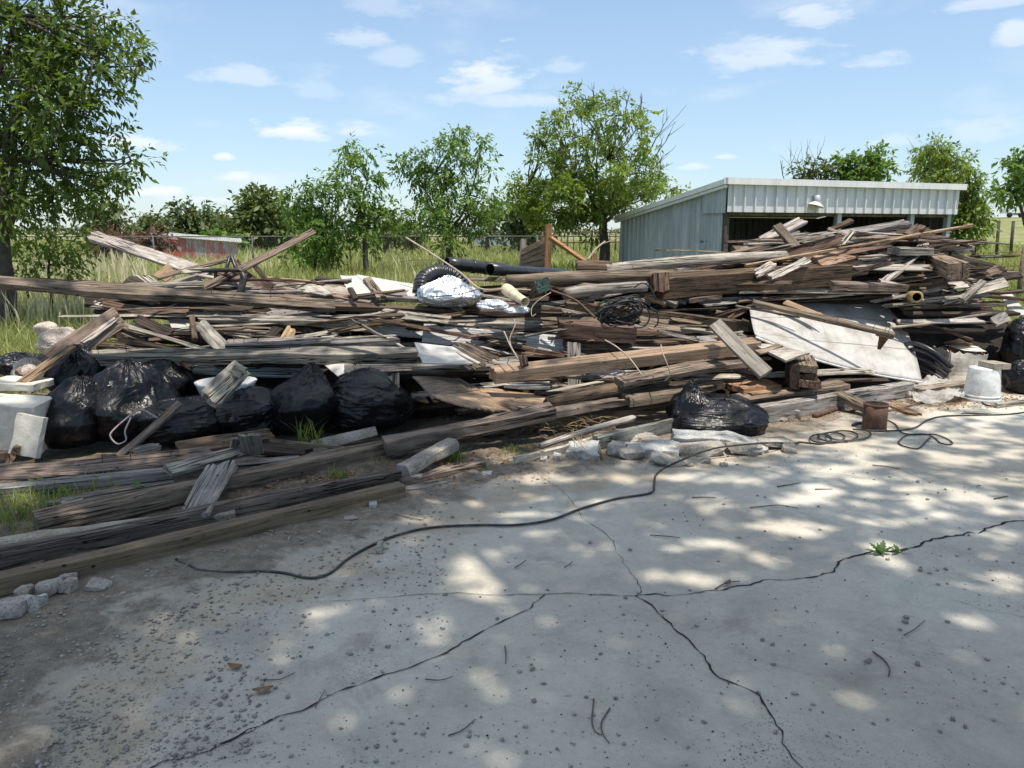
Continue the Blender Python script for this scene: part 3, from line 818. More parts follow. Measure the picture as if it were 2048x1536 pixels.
def blob(cx, cy, w, h, n, r, seed):
    rg = random.Random(seed); out = []
    for i in range(n):
        a = rg.uniform(0, 6.28); q = math.sqrt(rg.random())
        out.append((cx + w * q * math.cos(a), cy + h * q * math.sin(a), r * rg.uniform(.7, 1.2)))
    return out
far_tree('mid height round tree behind the red shed, nearest the big dark tree', blob(208, 440, 34, 36, 16, 16, 1), 48, 205, seed=31)
far_tree('low round topped tree between two taller trees beyond the red shed', blob(300, 455, 26, 22, 13, 14, 2), 56, 300, seed=32)
far_tree('spreading grey green tree directly behind the red shed roof', blob(378, 448, 36, 30, 16, 15, 3), 60, 378, 'leaf_dark', seed=33)
far_tree('small tree with a lone top sprig right of the red shed roof', blob(432, 458, 24, 26, 11, 13, 4) + [(420, 428, 8)], 62, 430, 'leaf_dark', seed=34)
far_tree('tall dense dark tree with a knob shaped top beyond the fence', blob(515, 410, 24, 18, 14, 16, 5) + blob(520, 455, 50, 32, 26, 20, 6), 52, 520, 'leaf_dark', seed=35)
far_tree('wide dark tree low beside the knob topped tree', blob(465, 470, 30, 22, 14, 15, 7), 50, 465, 'leaf_far', seed=36)
far_tree('dark tree hidden behind the leafy bush beyond the fence', blob(580, 445, 34, 26, 14, 16, 8), 56, 580, 'leaf_dark', seed=37)
far_tree('low willow with several stems seen behind the slim tree', blob(775, 462, 28, 14, 12, 12, 9), 44, 775, 'leaf_far', seed=38)
far_tree('low pale willow seen under the broad two topped tree', blob(825, 470, 26, 12, 10, 11, 10), 46, 822, 'leaf_far', seed=39)
far_tree('dark tree shading the right end of the grey trailer', blob(1035, 425, 32, 26, 18, 14, 11) + blob(1060, 460, 34, 22, 14, 14, 12), 46, 1040, 'leaf_dark', seed=40)
far_tree('dusky tree just left of the grey trailer, low', blob(975, 440, 16, 22, 8, 10, 13), 52, 975, 'leaf_dark', seed=41)
far_tree('twiggy half bare tree behind the left part of the metal shed roof', blob(1625, 345, 36, 14, 9, 11, 14), 32, 1620, 'leaf_far', seed=42,
         dead=[(1590, 370, 1580, 300), (1600, 365, 1612, 298), (1610, 365, 1595, 310), (1625, 355, 1640, 295), (1570, 365, 1560, 322)])
far_tree('bushy round tree behind the middle of the metal shed roof', blob(1720, 335, 50, 20, 20, 15, 15) + [(1692, 308, 8), (1740, 312, 9)], 32, 1720, 'leaf_mid', seed=43)
tree('elm_tree', 'tall yellow green tree growing at the right end of the metal shed', 'tree', 0,
     blob(1870, 305, 40, 18, 14, 14, 16) + blob(1895, 345, 50, 26, 18, 16, 17) + [(1928, 320, 12), (1935, 345, 14), (1950, 370, 16), (1965, 385, 12), (1900, 330, 16), (1848, 295, 9), (1885, 288, 9)] + blob(1930, 420, 34, 32, 20, 17, 18) + blob(1930, 460, 38, 18, 12, 16, 19) + [(1975, 420, 12), (1985, 390, 10)],
     23.5, 1945, 'leaf_lime', 'darkbark', per=330, size=.14, trunk_r=.07, fork=(1945, 440), depth=.7, seed=44, dead=[(1835, 320, 1825, 290)])
far_tree('open branched tree at the far right edge of the picture', blob(2040, 325, 26, 14, 8, 11, 20) + blob(2030, 375, 30, 16, 9, 11, 21) + blob(2070, 350, 30, 30, 10, 14, 22) + [(2005, 385, 10), (1995, 400, 9)], 34, 2052, 'leaf_mid', seed=45)
far_tree('crape myrtle with dull pink flower heads beside the red shed', blob(305, 485, 26, 20, 16, 11, 23), 29, 305, 'leaf_bloom', 'bush', 'flowering_bush', seed=46)
far_tree('dusky flowering bush in front of the red end wall, leftmost', blob(225, 492, 50, 16, 16, 12, 24), 30, 220, 'leaf_bloom', 'bush', 'flowering_bush', seed=47)
far_tree('low yellow green bush behind the red shed right end', blob(440, 475, 30, 10, 10, 10, 25), 46, 440, 'leaf_mid', 'bush', 'leafy_bush', seed=48)
def far_wood():
    rg = np.random.default_rng(5)
    P, Dd, S = [], [], []
    for x in np.arange(-700, 900, 2.2):
        Yd = 560 + 60 * math.sin(x * .01)
        h = 5 + 3.0 * noise.noise(Vector((x * .02, 0, 0))) + 2 * noise.noise(Vector((x * .11, 3, 0)))
        for k in range(9):
            P.append((x + rg.normal(0, 2), Yd + rg.normal(0, 6), .3 + h * rg.random() ** .7)); Dd.append(rg.normal(size=3)); S.append(rg.uniform(2.0, 3.6))
    V, q, r = leaves_mesh(np.array(P), np.array(Dd), np.array(S), .9, rg=rg)
    tag(obj('far_wood', big_mesh('far_wood', V, q, M['leaf_far'], {'rnd': r})), 'low dark wood along the horizon beyond the pasture', 'wood', kind='stuff')
far_wood()
# ------------------------------------------------------------------ field grass
def blades(n, yr, xr_px, hmin, hmax, wid, name, label, mat='grass', seed=1, dens=None, lean=.35, plume=0):
    rg = np.random.default_rng(seed)
    u = rg.random(n); Y = yr[0] * (yr[1] / yr[0]) ** u
    X = (rg.uniform(xr_px[0], xr_px[1], n) - 1024) / F * Y
    keep = np.ones(n, bool)
    if dens is not None: keep = dens(X, Y, rg)
    X, Y = X[keep], Y[keep]; n = len(X)
    Z = np.array([ground_z(y) for y in Y]) - .02
    pn = np.array([noise.noise(Vector((x * .35, y * .35, seed))) for x, y in zip(X, Y)])
    h = rg.uniform(hmin, hmax, n) * (1 + .55 * pn) * rg.uniform(.6, 1.2, n)
    ang = rg.uniform(0, 2 * math.pi, n); side = np.column_stack([np.cos(ang), np.sin(ang), np.zeros(n)])
    la = rg.normal(0, lean, (n, 2)); L = np.column_stack([la, np.zeros(n)]) * h[:, None]
    B = np.column_stack([X, Y, Z]); up = np.array([0, 0, 1.])
    w = (wid * (Y / 12) ** .75 * rg.uniform(.7, 1.3, n))[:, None]
    p0, p1 = B - side * w * .5, B + side * w * .5
    m = B + up * h[:, None] * .58 + L * .35
    p2, p3 = m + side * w * .42, m - side * w * .42
    t = B + up * h[:, None] * .94 + L
    V = np.stack([p0, p1, p2, p3, t], 1).reshape(-1, 3)
    b = (np.arange(n) * 5)[:, None]
    q = np.vstack([b + [0, 1, 2], b + [0, 2, 3], b + [3, 2, 4]])
    r = np.repeat(np.clip(rg.normal(.45, .2, n) + pn * .5, 0, 1), 5)
    o = obj(name, big_mesh(name, V, q, M[mat], {'rnd': r})); tag(o, label, 'grass', kind='stuff')
def not_heap(X, Y, rg):
    back = np.interp(X, [-7, -4, -1, 2, 6, 7.5], [6.6, 8.3, 8.9, 9.6, 10.3, 8.2])
    return (Y > back)
blades(150000, (6.0, 26), (-250, 2300), .28, .53, .014, 'field_grass', 'long green and straw coloured grass around the lumber pile', 'grass', 61, not_heap)
blades(52000, (24, 120), (-250, 2300), .30, .55, .020, 'pasture_grass', 'paler pasture grass stretching away beyond the wire fence', 'grass', 62)
def plumes_only(X, Y, rg):
    d = np.array([noise.noise(Vector((x * .3, y * .3, 9.))) for x, y in zip(X, Y)])
    xp = X / Y * F + 1024
    return (Y > 11) & (~((xp > 300) & (xp < 490) & (Y > 17))) & (d > np.where(xp < 420, -.25, .18)) & (~((xp > 1300) & (Y > 16))) & (Y < 26)
blades(11000, (11, 26), (-150, 2200), .62, .85, .024, 'grass_seed_heads', 'pale seed plumes standing above the field grass', 'plume', 63, plumes_only, .14)
# ------------------------------------------------------------------ buildings
def corrugated(A, Bp, z0a, z1a, z0b, z1b, pitch, amp, out, narrow=.3):
    """ribbed sheet wall between ground points A and B; heights may differ at the two ends"""
    A, Bp = np.array(A, float), np.array(Bp, float); L = np.linalg.norm(Bp - A); n = max(1, int(L / pitch))
    xs, os_ = [], []
    for i in range(n):
        for t, o in ((0, 0), (.5 - narrow * .5, 0), (.5 - narrow * .22, amp), (.5 + narrow * .22, amp), (.5 + narrow * .5, 0)):
            xs.append((i + t) / n); os_.append(o)
    xs.append(1); os_.append(0)
    V, f = [], []
    for t, o in zip(xs, os_):
        p = lerp(A, Bp, t) + out * o
        for z in (lerp(z0a, z0b, t), lerp(z1a, z1b, t)): V.append((p[0], p[1], z))
    k = len(V)
    for t, o in zip(xs, os_):
        p = lerp(A, Bp, t) + out * (o - .006)
        for z in (lerp(z0a, z0b, t), lerp(z1a, z1b, t)): V.append((p[0], p[1], z))
    m = len(xs)
    for i in range(m - 1):
        f.append((2 * i, 2 * i + 2, 2 * i + 3, 2 * i + 1)); f.append((k + 2 * i, k + 2 * i + 1, k + 2 * i + 3, k + 2 * i + 2))
        f.append((2 * i + 1, 2 * i + 3, k + 2 * i + 3, k + 2 * i + 1)); f.append((2 * i, k + 2 * i, k + 2 * i + 2, 2 * i + 2))
    return V, f
def metal_shed():
    D1 = 19.0
    fl = at(1452, 420, D1)                        # front left corner
    th = math.radians(20)
    e = np.array([math.cos(th), math.sin(th), 0]); b = np.array([-math.sin(th), math.cos(th), 0])
    def along(px, o, d):                            # how far along d from o until the picture column px
        u = (px - 1024) / F / (math.cos(PITCH) + .26 * math.sin(PITCH)); return (u * o[1] - o[0]) / (d[0] - u * d[1])
    Lf = along(1918, fl, e); Lb = along(1243, fl, b)
    ztop = at(1452, 366, D1)[2]; zbot = at(1452, 424, D1)[2]
    g = ground_z(D1) - .05
    bl = fl + b * Lb; fr = fl + e * Lf; br = bl + e * Lf
    zback = at(1243, 438, bl[1])[2]
    P = lambda p, z: np.array([p[0], p[1], z])
    root = thing('metal_shed', 'open fronted galvanised metal shed with a sloping roof behind the heap', 'shed', P(lerp(fl, br, .5), g))
    ret = .95                                      # the fascia turns the corner for this length
    zr = lambda t: lerp(ztop, zback, t / Lb)        # roof height along the side
    v, f = corrugated(fl + b * ret, bl, g, zr(ret) - .04, g, zback - .04, .24, .038, -e); mk('side_wall', v, f, M['galv'], root)
    v, f = corrugated(fl + b * .12, fl + b * ret, g, zr(.12) - .35, g, zr(ret) - .3, .22, .02, -e); mk('corner_wall', v, f, M['galv'], root)
    v, f = corrugated(br, bl, g, zback + .065, g, zback + .065, .22, .03, b); mk('back_wall', v, f, M['shadesheet'], root)
    v, f = corrugated(fr + b * .2, br, g, ztop + .04, g, zback + .05, .22, .02, e); mk('end_wall', v, f, M['shadesheet'], root)
    # fascia: ribbed band above the opening and round the left corner
    out = -b
    v, f = corrugated(fl + out * .05, fr + out * .05, zbot, ztop - .02, zbot, ztop - .02, .30, .055, out, .26); mk('fascia', v, f, M['galvlight'], root)
    v, f = corrugated(fl - e * .05 + b * ret, fl - e * .05 + out * .05, zbot - .02, zr(ret) - .03, zbot - .02, ztop - .02, .30, .03, -e, .26); mk('fascia_return', v, f, M['galv'], root)
    mb = MB()
    R = np.column_stack([e, b, [0, 0, 1]])
    mb.box(P(lerp(fl, fr, .5), ztop + .03) + out * .12, (Lf + .2, .12, .13), R)
    mb.box(P(lerp(fl, fr, .5), ztop + .105) + out * .10, (Lf + .24, .16, .025), R)
    mk('front_trim', mb.v, mb.f, M['trim'], root)
    def slope(c0, c1, w, h, mat, nm):
        fr_, L_ = frame(c0, c1); mb = MB()
        mb.box((c0 + c1) / 2, (L_, w, h), fr_); mk(nm, mb.v, mb.f, M[mat], root)
    a0 = P(fl - e * .10 + out * .1, ztop + .03); a1 = P(bl - e * .10 + b * .12, zback + .03)
    slope(a0, a1, .10, .12, 'trim', 'side_trim'); slope(a0 - [0, 0, .11], a1 - [0, 0, .11], .07, .07, 'galvlight', 'side_trim')
    rv = [P(fl - e * .08 + out * .1, ztop + .09), P(fr + e * .08 + out * .1, ztop + .09), P(br + e * .08 + b * .15, zback + .09), P(bl - e * .08 + b * .15, zback + .09)]
    rv += [p - np.array([0, 0, .03]) for p in rv]
    mk('roof', rv, [(0, 1, 2, 3), (7, 6, 5, 4), (0, 4, 5, 1), (1, 5, 6, 2), (2, 6, 7, 3), (3, 7, 4, 0)], M['galvlight'], root)
    for t in (0.01, .47, .80, .985):                # posts
        c = lerp(fl, fr, t) + b * (.10 if t < .9 else .15)
        mb = MB(); mb.box(P(c, (g + zbot) / 2 + .1), (.13, .13, zbot - g + .2), R); mk('post', mb.v, mb.f, M['darkbark'] if t < .1 else M['galv'], root)
    mb = MB(); c = lerp(fl, fr, .5) + b * .16; mb.box(P(c, zbot + .02), (Lf - .1, .05, .2), R); mk('header_beam', mb.v, mb.f, M['wood'], root)
    mb = MB(); c = lerp(fl, fr, .2) + b * .9; mb.box(P(c, at(1470, 484, D1)[2]), (Lf * .4, .35, .05), R); mk('shelf', mb.v, mb.f, M['wood'], root)
    # old floodlight on the fascia
    L0 = lerp(fl, fr, along(1628, fl, e) / Lf) + out * .15
    zc = at(1628, 402, L0[1])[2]
    lt = thing('flood_lamp', 'old white bowl flood lamp hanging from the shed fascia', 'lamp', P(L0, zc))
    mb = MB(); mb.lathe([(.0, .14), (.07, .14), (.075, .0), (.07, -.02)], P(L0, zc), 16); mb.tube([P(L0 - out * .13, zc + .1), P(L0, zc + .12)], .02, 6); mk('housing', mb.v, mb.f, M['galv'], lt, True)
    tilt = np.array(Matrix.Rotation(.25, 3, 'Y'))
    mb = MB(); mb.lathe([(.06, .0), (.10, -.02), (.20, -.09), (.215, -.11), (.20, -.10), (.10, -.04), (.0, -.02)], P(L0, zc) - [0, 0, .02], 20, tilt); sh_ = mk('shade', mb.v, mb.f, M['lamp'], lt, True)
    mb = MB(); mb.lathe([(0, -.05), (.03, -.06), (.045, -.09), (.03, -.12), (0, -.13)], P(L0, zc), 12, tilt); mk('bulb', mb.v, mb.f, M['glass'], sh_, True)
metal_shed()
def red_shed():
    Y = 31.0
    a = at(338, 469, Y); bq = at(474, 481, Y + 2.2)
    g = ground_z(Y) - .05
    A = np.array([a[0], a[1], 0]); Bq = np.array([bq[0], bq[1], 0])
    za, zb = a[2], bq[2]
    d = (Bq - A) / np.linalg.norm(Bq - A); nrm = np.array([-d[1], d[0], 0])
    root = thing('red_shed', 'low shed with peeling red and grey sheet side behind the fence', 'shed', (*lerp(A, Bq, .5)[:2], g))
    v, f = corrugated(A, Bq, g, za, g, zb, .25, .02, -nrm); mk('side_wall', v, f, M['redwall'], root)
    R = np.column_stack([d, nrm, [0, 0, 1]])
    mb = MB(); mb.box((A[0], A[1], (za + g) / 2), (.55, .12, za - g - .02), R); mk('corner_board', mb.v, mb.f, M['redpaint'], root)
    dep = 3.6
    q = [A - d * .1 - nrm * .15, Bq + d * .12 - nrm * .15, Bq + d * .12 + nrm * dep, A - d * .1 + nrm * dep]
    zz = [za + .08, zb + .08, zb - .45, za - .45]
    rv = [np.array([p[0], p[1], z]) for p, z in zip(q, zz)]; rv += [p - np.array([0, 0, .16]) for p in rv]
    mk('roof', rv, [(0, 1, 2, 3), (7, 6, 5, 4), (0, 4, 5, 1), (1, 5, 6, 2), (2, 6, 7, 3), (3, 7, 4, 0)], M['white'], root)
    e0 = A + nrm * dep; e1 = Bq + nrm * dep
    v, f = corrugated(e0, e1, g, za - .55, g, zb - .55, .25, .02, nrm); mk('back_wall', v, f, M['redwall'], root)
    v, f = corrugated(Bq, e1, g, zb - .1, g, zb - .55, .25, .02, d); mk('end_wall', v, f, M['redwall'], root)
    l0 = at(232, 496, Y + .6); L1 = at(290, 500, Y + .6)
    v, f = corrugated((l0[0], l0[1], 0), (L1[0], L1[1], 0), g, l0[2], g, L1[2], .3, .02, -nrm)
    w = mk('red_wall', v, f, M['redpaint']); tag(w, 'low bright red sheet wall half hidden by the flowering bush', 'wall')
    p0 = at(333, 476, Y + .1); p1 = at(318, 482, Y + 1.5)
    mb = MB(); fr_, L_ = frame(p1, p0); mb.box((p0 + p1) / 2, (L_, .8, .05), fr_); mk('lean_to_roof', mb.v, mb.f, M['darkroof'] if 'darkroof' in M else M['wood'], root)
red_shed()
def trailer():
    Y = 62.0
    a, b_ = at(948, 466, Y), at(1028, 468, Y); zt = a[2]; g = ground_z(Y)
    root = thing('cargo_trailer', 'grey box trailer parked in the pasture beyond the fence', 'trailer', ((a[0] + b_[0]) / 2, Y + 1.2, g))
    c = np.array([(a[0] + b_[0]) / 2, Y + 1.2, (zt + g) / 2 + .15]); w = b_[0] - a[0]
    mb = MB(); mb.box(c, (w, 2.4, zt - g - .3)); mk('body', mb.v, mb.f, M['box'], root)
    mb = MB()
    for i in range(12): mb.box((a[0] + w * (i + .5) / 12, Y - .012, c[2]), (.05, .02, zt - g - .34))
    for z in (zt - .04, g + .34): mb.box((c[0], Y - .02, z), (w, .03, .09))
    mk('panel_ribs', mb.v, mb.f, M['box'], root)
    m = at(957, 471.5, Y)
    mb = MB()
    for dx in (-.2, .2):                               # two small red block marks
        mb.box((m[0] + dx, Y - .03, m[2]), (.05, .02, .3)); 
        for dz in (-.13, 0, .13): mb.box((m[0] + dx + .1, Y - .03, m[2] + dz), (.2, .02, .06))
    mk('red_mark', mb.v, mb.f, M['redpaint'], root)
    for dx in (-.3, .15):
        mb = MB(); Rm = np.array([[1, 0, 0], [0, 0, 1], [0, 1, 0]])
        mb.lathe([(0, -.12), (.34, -.12), (.36, -.08), (.36, .08), (.34, .12), (0, .12)], (c[0] + w * dx, Y + .1, g + .3), 18, Rm); mk('wheel', mb.v, mb.f, M['tyre'], root, True)
trailer()
def truck():
    Y = 120.0
    a, b_ = at(2005, 417, Y), at(2034, 431, Y)
    g = b_[2] - .2
    # the lane there lies on slightly higher ground
    cx = (a[0] + b_[0]) / 2
    return a, b_
def far_rise():
    """the pasture climbs to a lane on the far right"""
    V, f = [], []
    xs = np.linspace(35, 260, 46); ys = np.linspace(48, 240, 40)
    for y in ys:
        for x in xs:
            t = min(max((y - 50) / 70, 0), 1); s = min(max((x - 42) / 30, 0), 1)
            V.append((x, y, .30 + 3.6 * t * t * (3 - 2 * t) * s * s * (3 - 2 * s)))
    w = len(xs)
    f = [(i * w + j, i * w + j + 1, (i + 1) * w + j + 1, (i + 1) * w + j) for i in range(len(ys) - 1) for j in range(w - 1)]
    o = mk('pasture_rise', V, f, M['ground'], None, True); tag(o, kind='structure')
far_rise()
def truck():
    Y = 112.0
    a = at(2006, 418, Y); b_ = at(2035, 431, Y); zb = at(2015, 433, Y)[2]
    g = zb - .1
    root = thing('box_truck', 'distant white box truck on the lane at the right edge', 'truck', ((a[0] + b_[0]) / 2, Y, g))
    w = b_[0] - a[0]
    mb = MB(); mb.box((a[0] + w * .55, Y, (a[2] + g) / 2 + .3), (w * .9, 2.2, a[2] - g - .5)); mk('box_body', mb.v, mb.f, M['white'], root)
    mb = MB(); mb.box((b_[0] + .35, Y, g + .75), (.8, 2.0, .9)); cb = mk('cab', mb.v, mb.f, M['white'], root)
    mb = MB(); mb.box((b_[0] + .5, Y - .02, g + .95), (.4, 2.02, .3)); mk('window', mb.v, mb.f, M['glass'], cb)
    Rm = np.array([[1, 0, 0], [0, 0, 1], [0, 1, 0]])
    for dx in (.2, .95):
        mb = MB(); mb.lathe([(0, -1.1), (.35, -1.1), (.35, -.8), (0, -.8)], (a[0] + w * dx, Y, g + .3), 14, Rm); mk('wheel', mb.v, mb.f, M['tyre'], root, True)
truck()
# ------------------------------------------------------------------ fences
def chain_fence():
    pts = [at(-300, 520, 25.5), at(700, 497, 26.5), at(1240, 478, 30)]
    def gp(p): return np.array([p[0], p[1], ground_z(p[1])])
    pts = [gp(p) for p in pts]; H = 1.16
    root = thing('wire_fence', 'chain link fence with a dark top rail crossing the field', 'fence', pts[1])
    for s, (A, Bp) in enumerate(zip(pts[:-1], pts[1:])):
        L = np.linalg.norm(Bp - A); d = (Bp - A) / L
        mb = MB(); mb.tube([A + [0, 0, H], Bp + [0, 0, H]], .024, 6); mk('top_rail', mb.v, mb.f, M['fence'], root, True)
        n = int(L / 2.7)
        for i in range(n + 1):
            p = A + d * (L * i / n); mb = MB(); mb.tube([p - [0, 0, .1], p + [0, 0, H + .04]], .028, 6); mk('post', mb.v, mb.f, M['fence'], root, True)
        mb = MB(); pit = .085; k = int(L / pit)
        up = np.array([0, 0, 1.]); q = np.array([-d[1], d[0], 0])
        for i in range(k):
            for sg in (1, -1):
                p0 = A + d * (i * pit) + up * (.03 if sg > 0 else H - .03); p1 = p0 + d * (H * .55) + up * ((H - .06) * sg)
                nn = q * .0022
                wv = np.cross((p1 - p0) / np.linalg.norm(p1 - p0), q) * .0022
                mb.add([p0 + nn, p0 - nn + wv, p0 - nn - wv, p1 + nn, p1 - nn + wv, p1 - nn - wv], [(0, 1, 4, 3), (1, 2, 5, 4), (2, 0, 3, 5)])
        mk('wire_mesh', mb.v, mb.f, M['fence'], root)
chain_fence()
def pipe_fence():
    A = at(1085, 470, 44); Bp = at(1300, 468, 47)
    A[2] = ground_z(44); Bp[2] = ground_z(47)
    root = thing('pipe_fence', 'brown pipe corral fence of many thin uprights behind the tall tree', 'fence', A)
    L = np.linalg.norm(Bp - A); n = 18
    for k in range(n + 1):
        p = lerp(A, Bp, k / n); mb = MB(); mb.tube([p - [0, 0, .1], p + [0, 0, 1.35]], .035 if k % 4 else .06, 6); mk('upright', mb.v, mb.f, M['rust'], root, True)
    for z in (1.32, .75):
        mb = MB(); mb.tube([A + [0, 0, z], Bp + [0, 0, z]], .035, 6); mk('rail', mb.v, mb.f, M['rust'], root, True)
pipe_fence()
def strand_fence():
    P = [at(1750, 540, 13.5), at(2048, 505, 14.5), at(2250, 505, 15.5)]
    P = [np.array([p[0], p[1], ground_z(p[1])]) for p in P]
    root = thing('wire_fence', 'sagging field wire fence on the right behind the beam ends', 'fence', P[0])
    for z in (.35, .6, .85, 1.1):
        mb = MB(); mb.tube(spline([P[0] + [0, 0, z], P[1] + [0, 0, z - .03], P[2] + [0, 0, z]], 8), .006, 4); mk('wire', mb.v, mb.f, M['rust'], root)
    mb = MB()
    Lp = lerp(P[0], P[1], 0)
    for i in range(40):
        p = lerp(P[0], P[2], i / 40); mb.tube([p + [0, 0, .05], p + [0, 0, 1.08]], .004, 3)
    mk('stay_wires', mb.v, mb.f, M['rust'], root)
    for p in P: 
        mb = MB(); mb.tube([p - [0, 0, .1], p + [0, 0, 1.2]], .045, 8); mk('post', mb.v, mb.f, M['wood'], root, True)
strand_fence()
for i, (x, yb, yt) in enumerate([(1998, 470, 441), (2027, 465, 442)]):
    p = at(x, yb, 36); q = at(x, yt, 36); mb = MB(); mb.tube([(p[0], p[1], ground_z(36) - .1), q], .07, 8)
    tag(mk('fence_post', mb.v, mb.f, M['darkbark'], None, True), ['dark wooden post in the right pasture, nearer the yellow green tree', 'dark wooden post in the right pasture, nearer the picture edge'][i], 'post', 'pasture fence posts')
# ------------------------------------------------------------------ lumber
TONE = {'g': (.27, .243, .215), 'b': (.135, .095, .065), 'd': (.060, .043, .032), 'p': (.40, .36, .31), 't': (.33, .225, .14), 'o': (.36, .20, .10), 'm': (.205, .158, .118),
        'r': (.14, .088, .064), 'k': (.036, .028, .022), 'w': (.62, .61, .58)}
def plank_mesh(name, L, W, T, mat, jag=(0, 0), warp=.004, rough=.0025, seed=0, twist=0.0):
    rg = np.random.default_rng(seed)
    nW = 7 if max(jag) > 0 else 4
    nL = max(4, min(26, int(L / .14)))
    c = min(.006, T * .18, W * .18)
    ys = np.linspace(-W / 2 + c, W / 2 - c, nW)
    ring = [(y, T / 2) for y in ys] + [(W / 2, T / 2 - c), (W / 2, -T / 2 + c)] + [(y, -T / 2) for y in ys[::-1]] + [(-W / 2, -T / 2 + c), (-W / 2, T / 2 - c)]
    ring = np.array(ring); k = len(ring)
    col = np.interp(ring[:, 0], [-W / 2, W / 2], [0, nW - 1])
    def jags(a):
        if a <= 0: return rg.normal(0, .002, nW)
        base = rg.random(nW) ** 1.3
        return (base + .35 * np.linspace(0, 1, nW)[:: rg.choice([-1, 1])]) * a
    j0, j1 = jags(jag[0]), jags(jag[1])
    V = []
    by, bz = rg.normal(0, warp * L, 2); ph = rg.uniform(0, 6.28)
    for i in range(nL + 1):
        t = i / nL
        x = (t - .5) * L
        sy = by * (4 * t * (1 - t)); sz = bz * (4 * t * (1 - t))
        tw = twist * (t - .5)
        ct, st_ = math.cos(tw), math.sin(tw)
        for m in range(k):
            y, z = ring[m]
            dx = 0
            if i == 0: dx = np.interp(col[m], range(nW), j0)
            if i == nL: dx = -np.interp(col[m], range(nW), j1)
            n1 = rg.normal(0, rough * .55); 
            ey = rough * 1.8 * math.sin(x * 3.1 + ph + z * 40) + n1
            ez = rough * 1.3 * math.sin(x * 4.3 + 2 * ph + y * 25) + rg.normal(0, rough * .45)
            y2, z2 = y + ey * (1 if abs(y) > W * .4 else .2), z + ez
            V.append((x + dx, y2 * ct - z2 * st_ + sy, y2 * st_ + z2 * ct + sz))
    Fc = [(i * k + m, i * k + (m + 1) % k, (i + 1) * k + (m + 1) % k, (i + 1) * k + m) for i in range(nL) for m in range(k)]
    top = lambda m: m
    bot = lambda m: nW + 2 + (nW - 1 - m)
    for e, flip in ((0, False), (nL * k, True)):
        for m in range(nW - 1):
            q = [e + top(m), e + top(m + 1), e + bot(m + 1), e + bot(m)]
            Fc.append(tuple(q if not flip else q[::-1]))
        q = [e + top(nW - 1), e + nW, e + nW + 1, e + bot(nW - 1)]; Fc.append(tuple(q if not flip else q[::-1]))
        q = [e + bot(0), e + k - 2, e + k - 1, e + top(0)]; Fc.append(tuple(q if not flip else q[::-1]))
    Fc = [tuple(reversed(q)) for q in Fc]
    return mesh_of(name, V, Fc, M[mat])
BSEED = [100]
def setrot(o, R, c):
    m = Matrix(((R[0][0], R[0][1], R[0][2], c[0]), (R[1][0], R[1][1], R[1][2], c[1]), (R[2][0], R[2][1], R[2][2], c[2]), (0, 0, 0, 1)))
    o.matrix_world = m
def ends(p0, p1, o):
    o0, o1 = (o, o) if isinstance(o, (int, float)) else o
    A = at(p0[0], p0[1], (p0[2] if len(p0) > 2 else D(*p0[:2])) + o0)
    Bp = at(p1[0], p1[1], (p1[2] if len(p1) > 2 else D(*p1[:2])) + o1)
    return A, Bp
NAIL = [None]
def nail_mesh():
    if NAIL[0] is None:
        mb = MB(); mb.tube([(0, 0, -.02), (0, 0, .05)], .0026, 5); mb.tube([(0, 0, .05), (0, 0, .053)], .006, 6)
        NAIL[0] = mesh_of('nail', mb.v, mb.f, M['nail'])
    return NAIL[0]
def board(p0, p1, W, T, roll, tone, label, o=0.0, jag=(0, 0), mat='wood', name='board', cat='board', nails=(), warp=.004, twist=0.0, group=None, pts=None, rough=None):
    A, Bp = ends(p0, p1, o) if pts is None else (np.array(pts[0], float), np.array(pts[1], float))
    if Bp[0] < A[0]: A, Bp = Bp, A; jag = jag[::-1]
    R, L = frame(A, Bp, roll)
    BSEED[0] += 1
    if max(jag) == 0 and mat != 'smooth' and name == 'board':
        jag = (random.choice([0, .012, .03]), random.choice([0, .012, .035])); warp = max(warp, .006) if L < 1.6 else warp
    if rough is None: rough = .0055 if mat == 'rot' else .0025
    ob = obj(name, plank_mesh(name, L, W, T, mat, jag, warp, rough, BSEED[0], twist))
    setrot(ob, R, (A + Bp) / 2)
    t = TONE[tone] if isinstance(tone, str) else tone
    q = random.uniform(.82, 1.15)
    m_ = sum(t) / 3; t = [lerp(v, m_, .05) for v in t]
    ob.color = (t[0] * q, t[1] * q * random.uniform(.97, 1.03), t[2] * q * random.uniform(.93, 1.07), 1)
    tag(ob, label, cat, group)
    for (s, y, ang) in nails:
        n = obj('nail', nail_mesh(), ob); n.location = ((s - .5) * L, y * W, T / 2)
        n.rotation_euler = (ang, ang * .6, 0)
    return ob
def onground(x0, y0, x1, y1, h, W, T, tone, label, roll=0, **k):
    """a bar whose centre line stands h above the ground at both picture points"""
    h0, h1 = (h, h) if isinstance(h, (int, float)) else h
    return board(None, None, W, T, roll, tone, label, pts=(atz(x0, y0, h0), atz(x1, y1, h1)), **k)
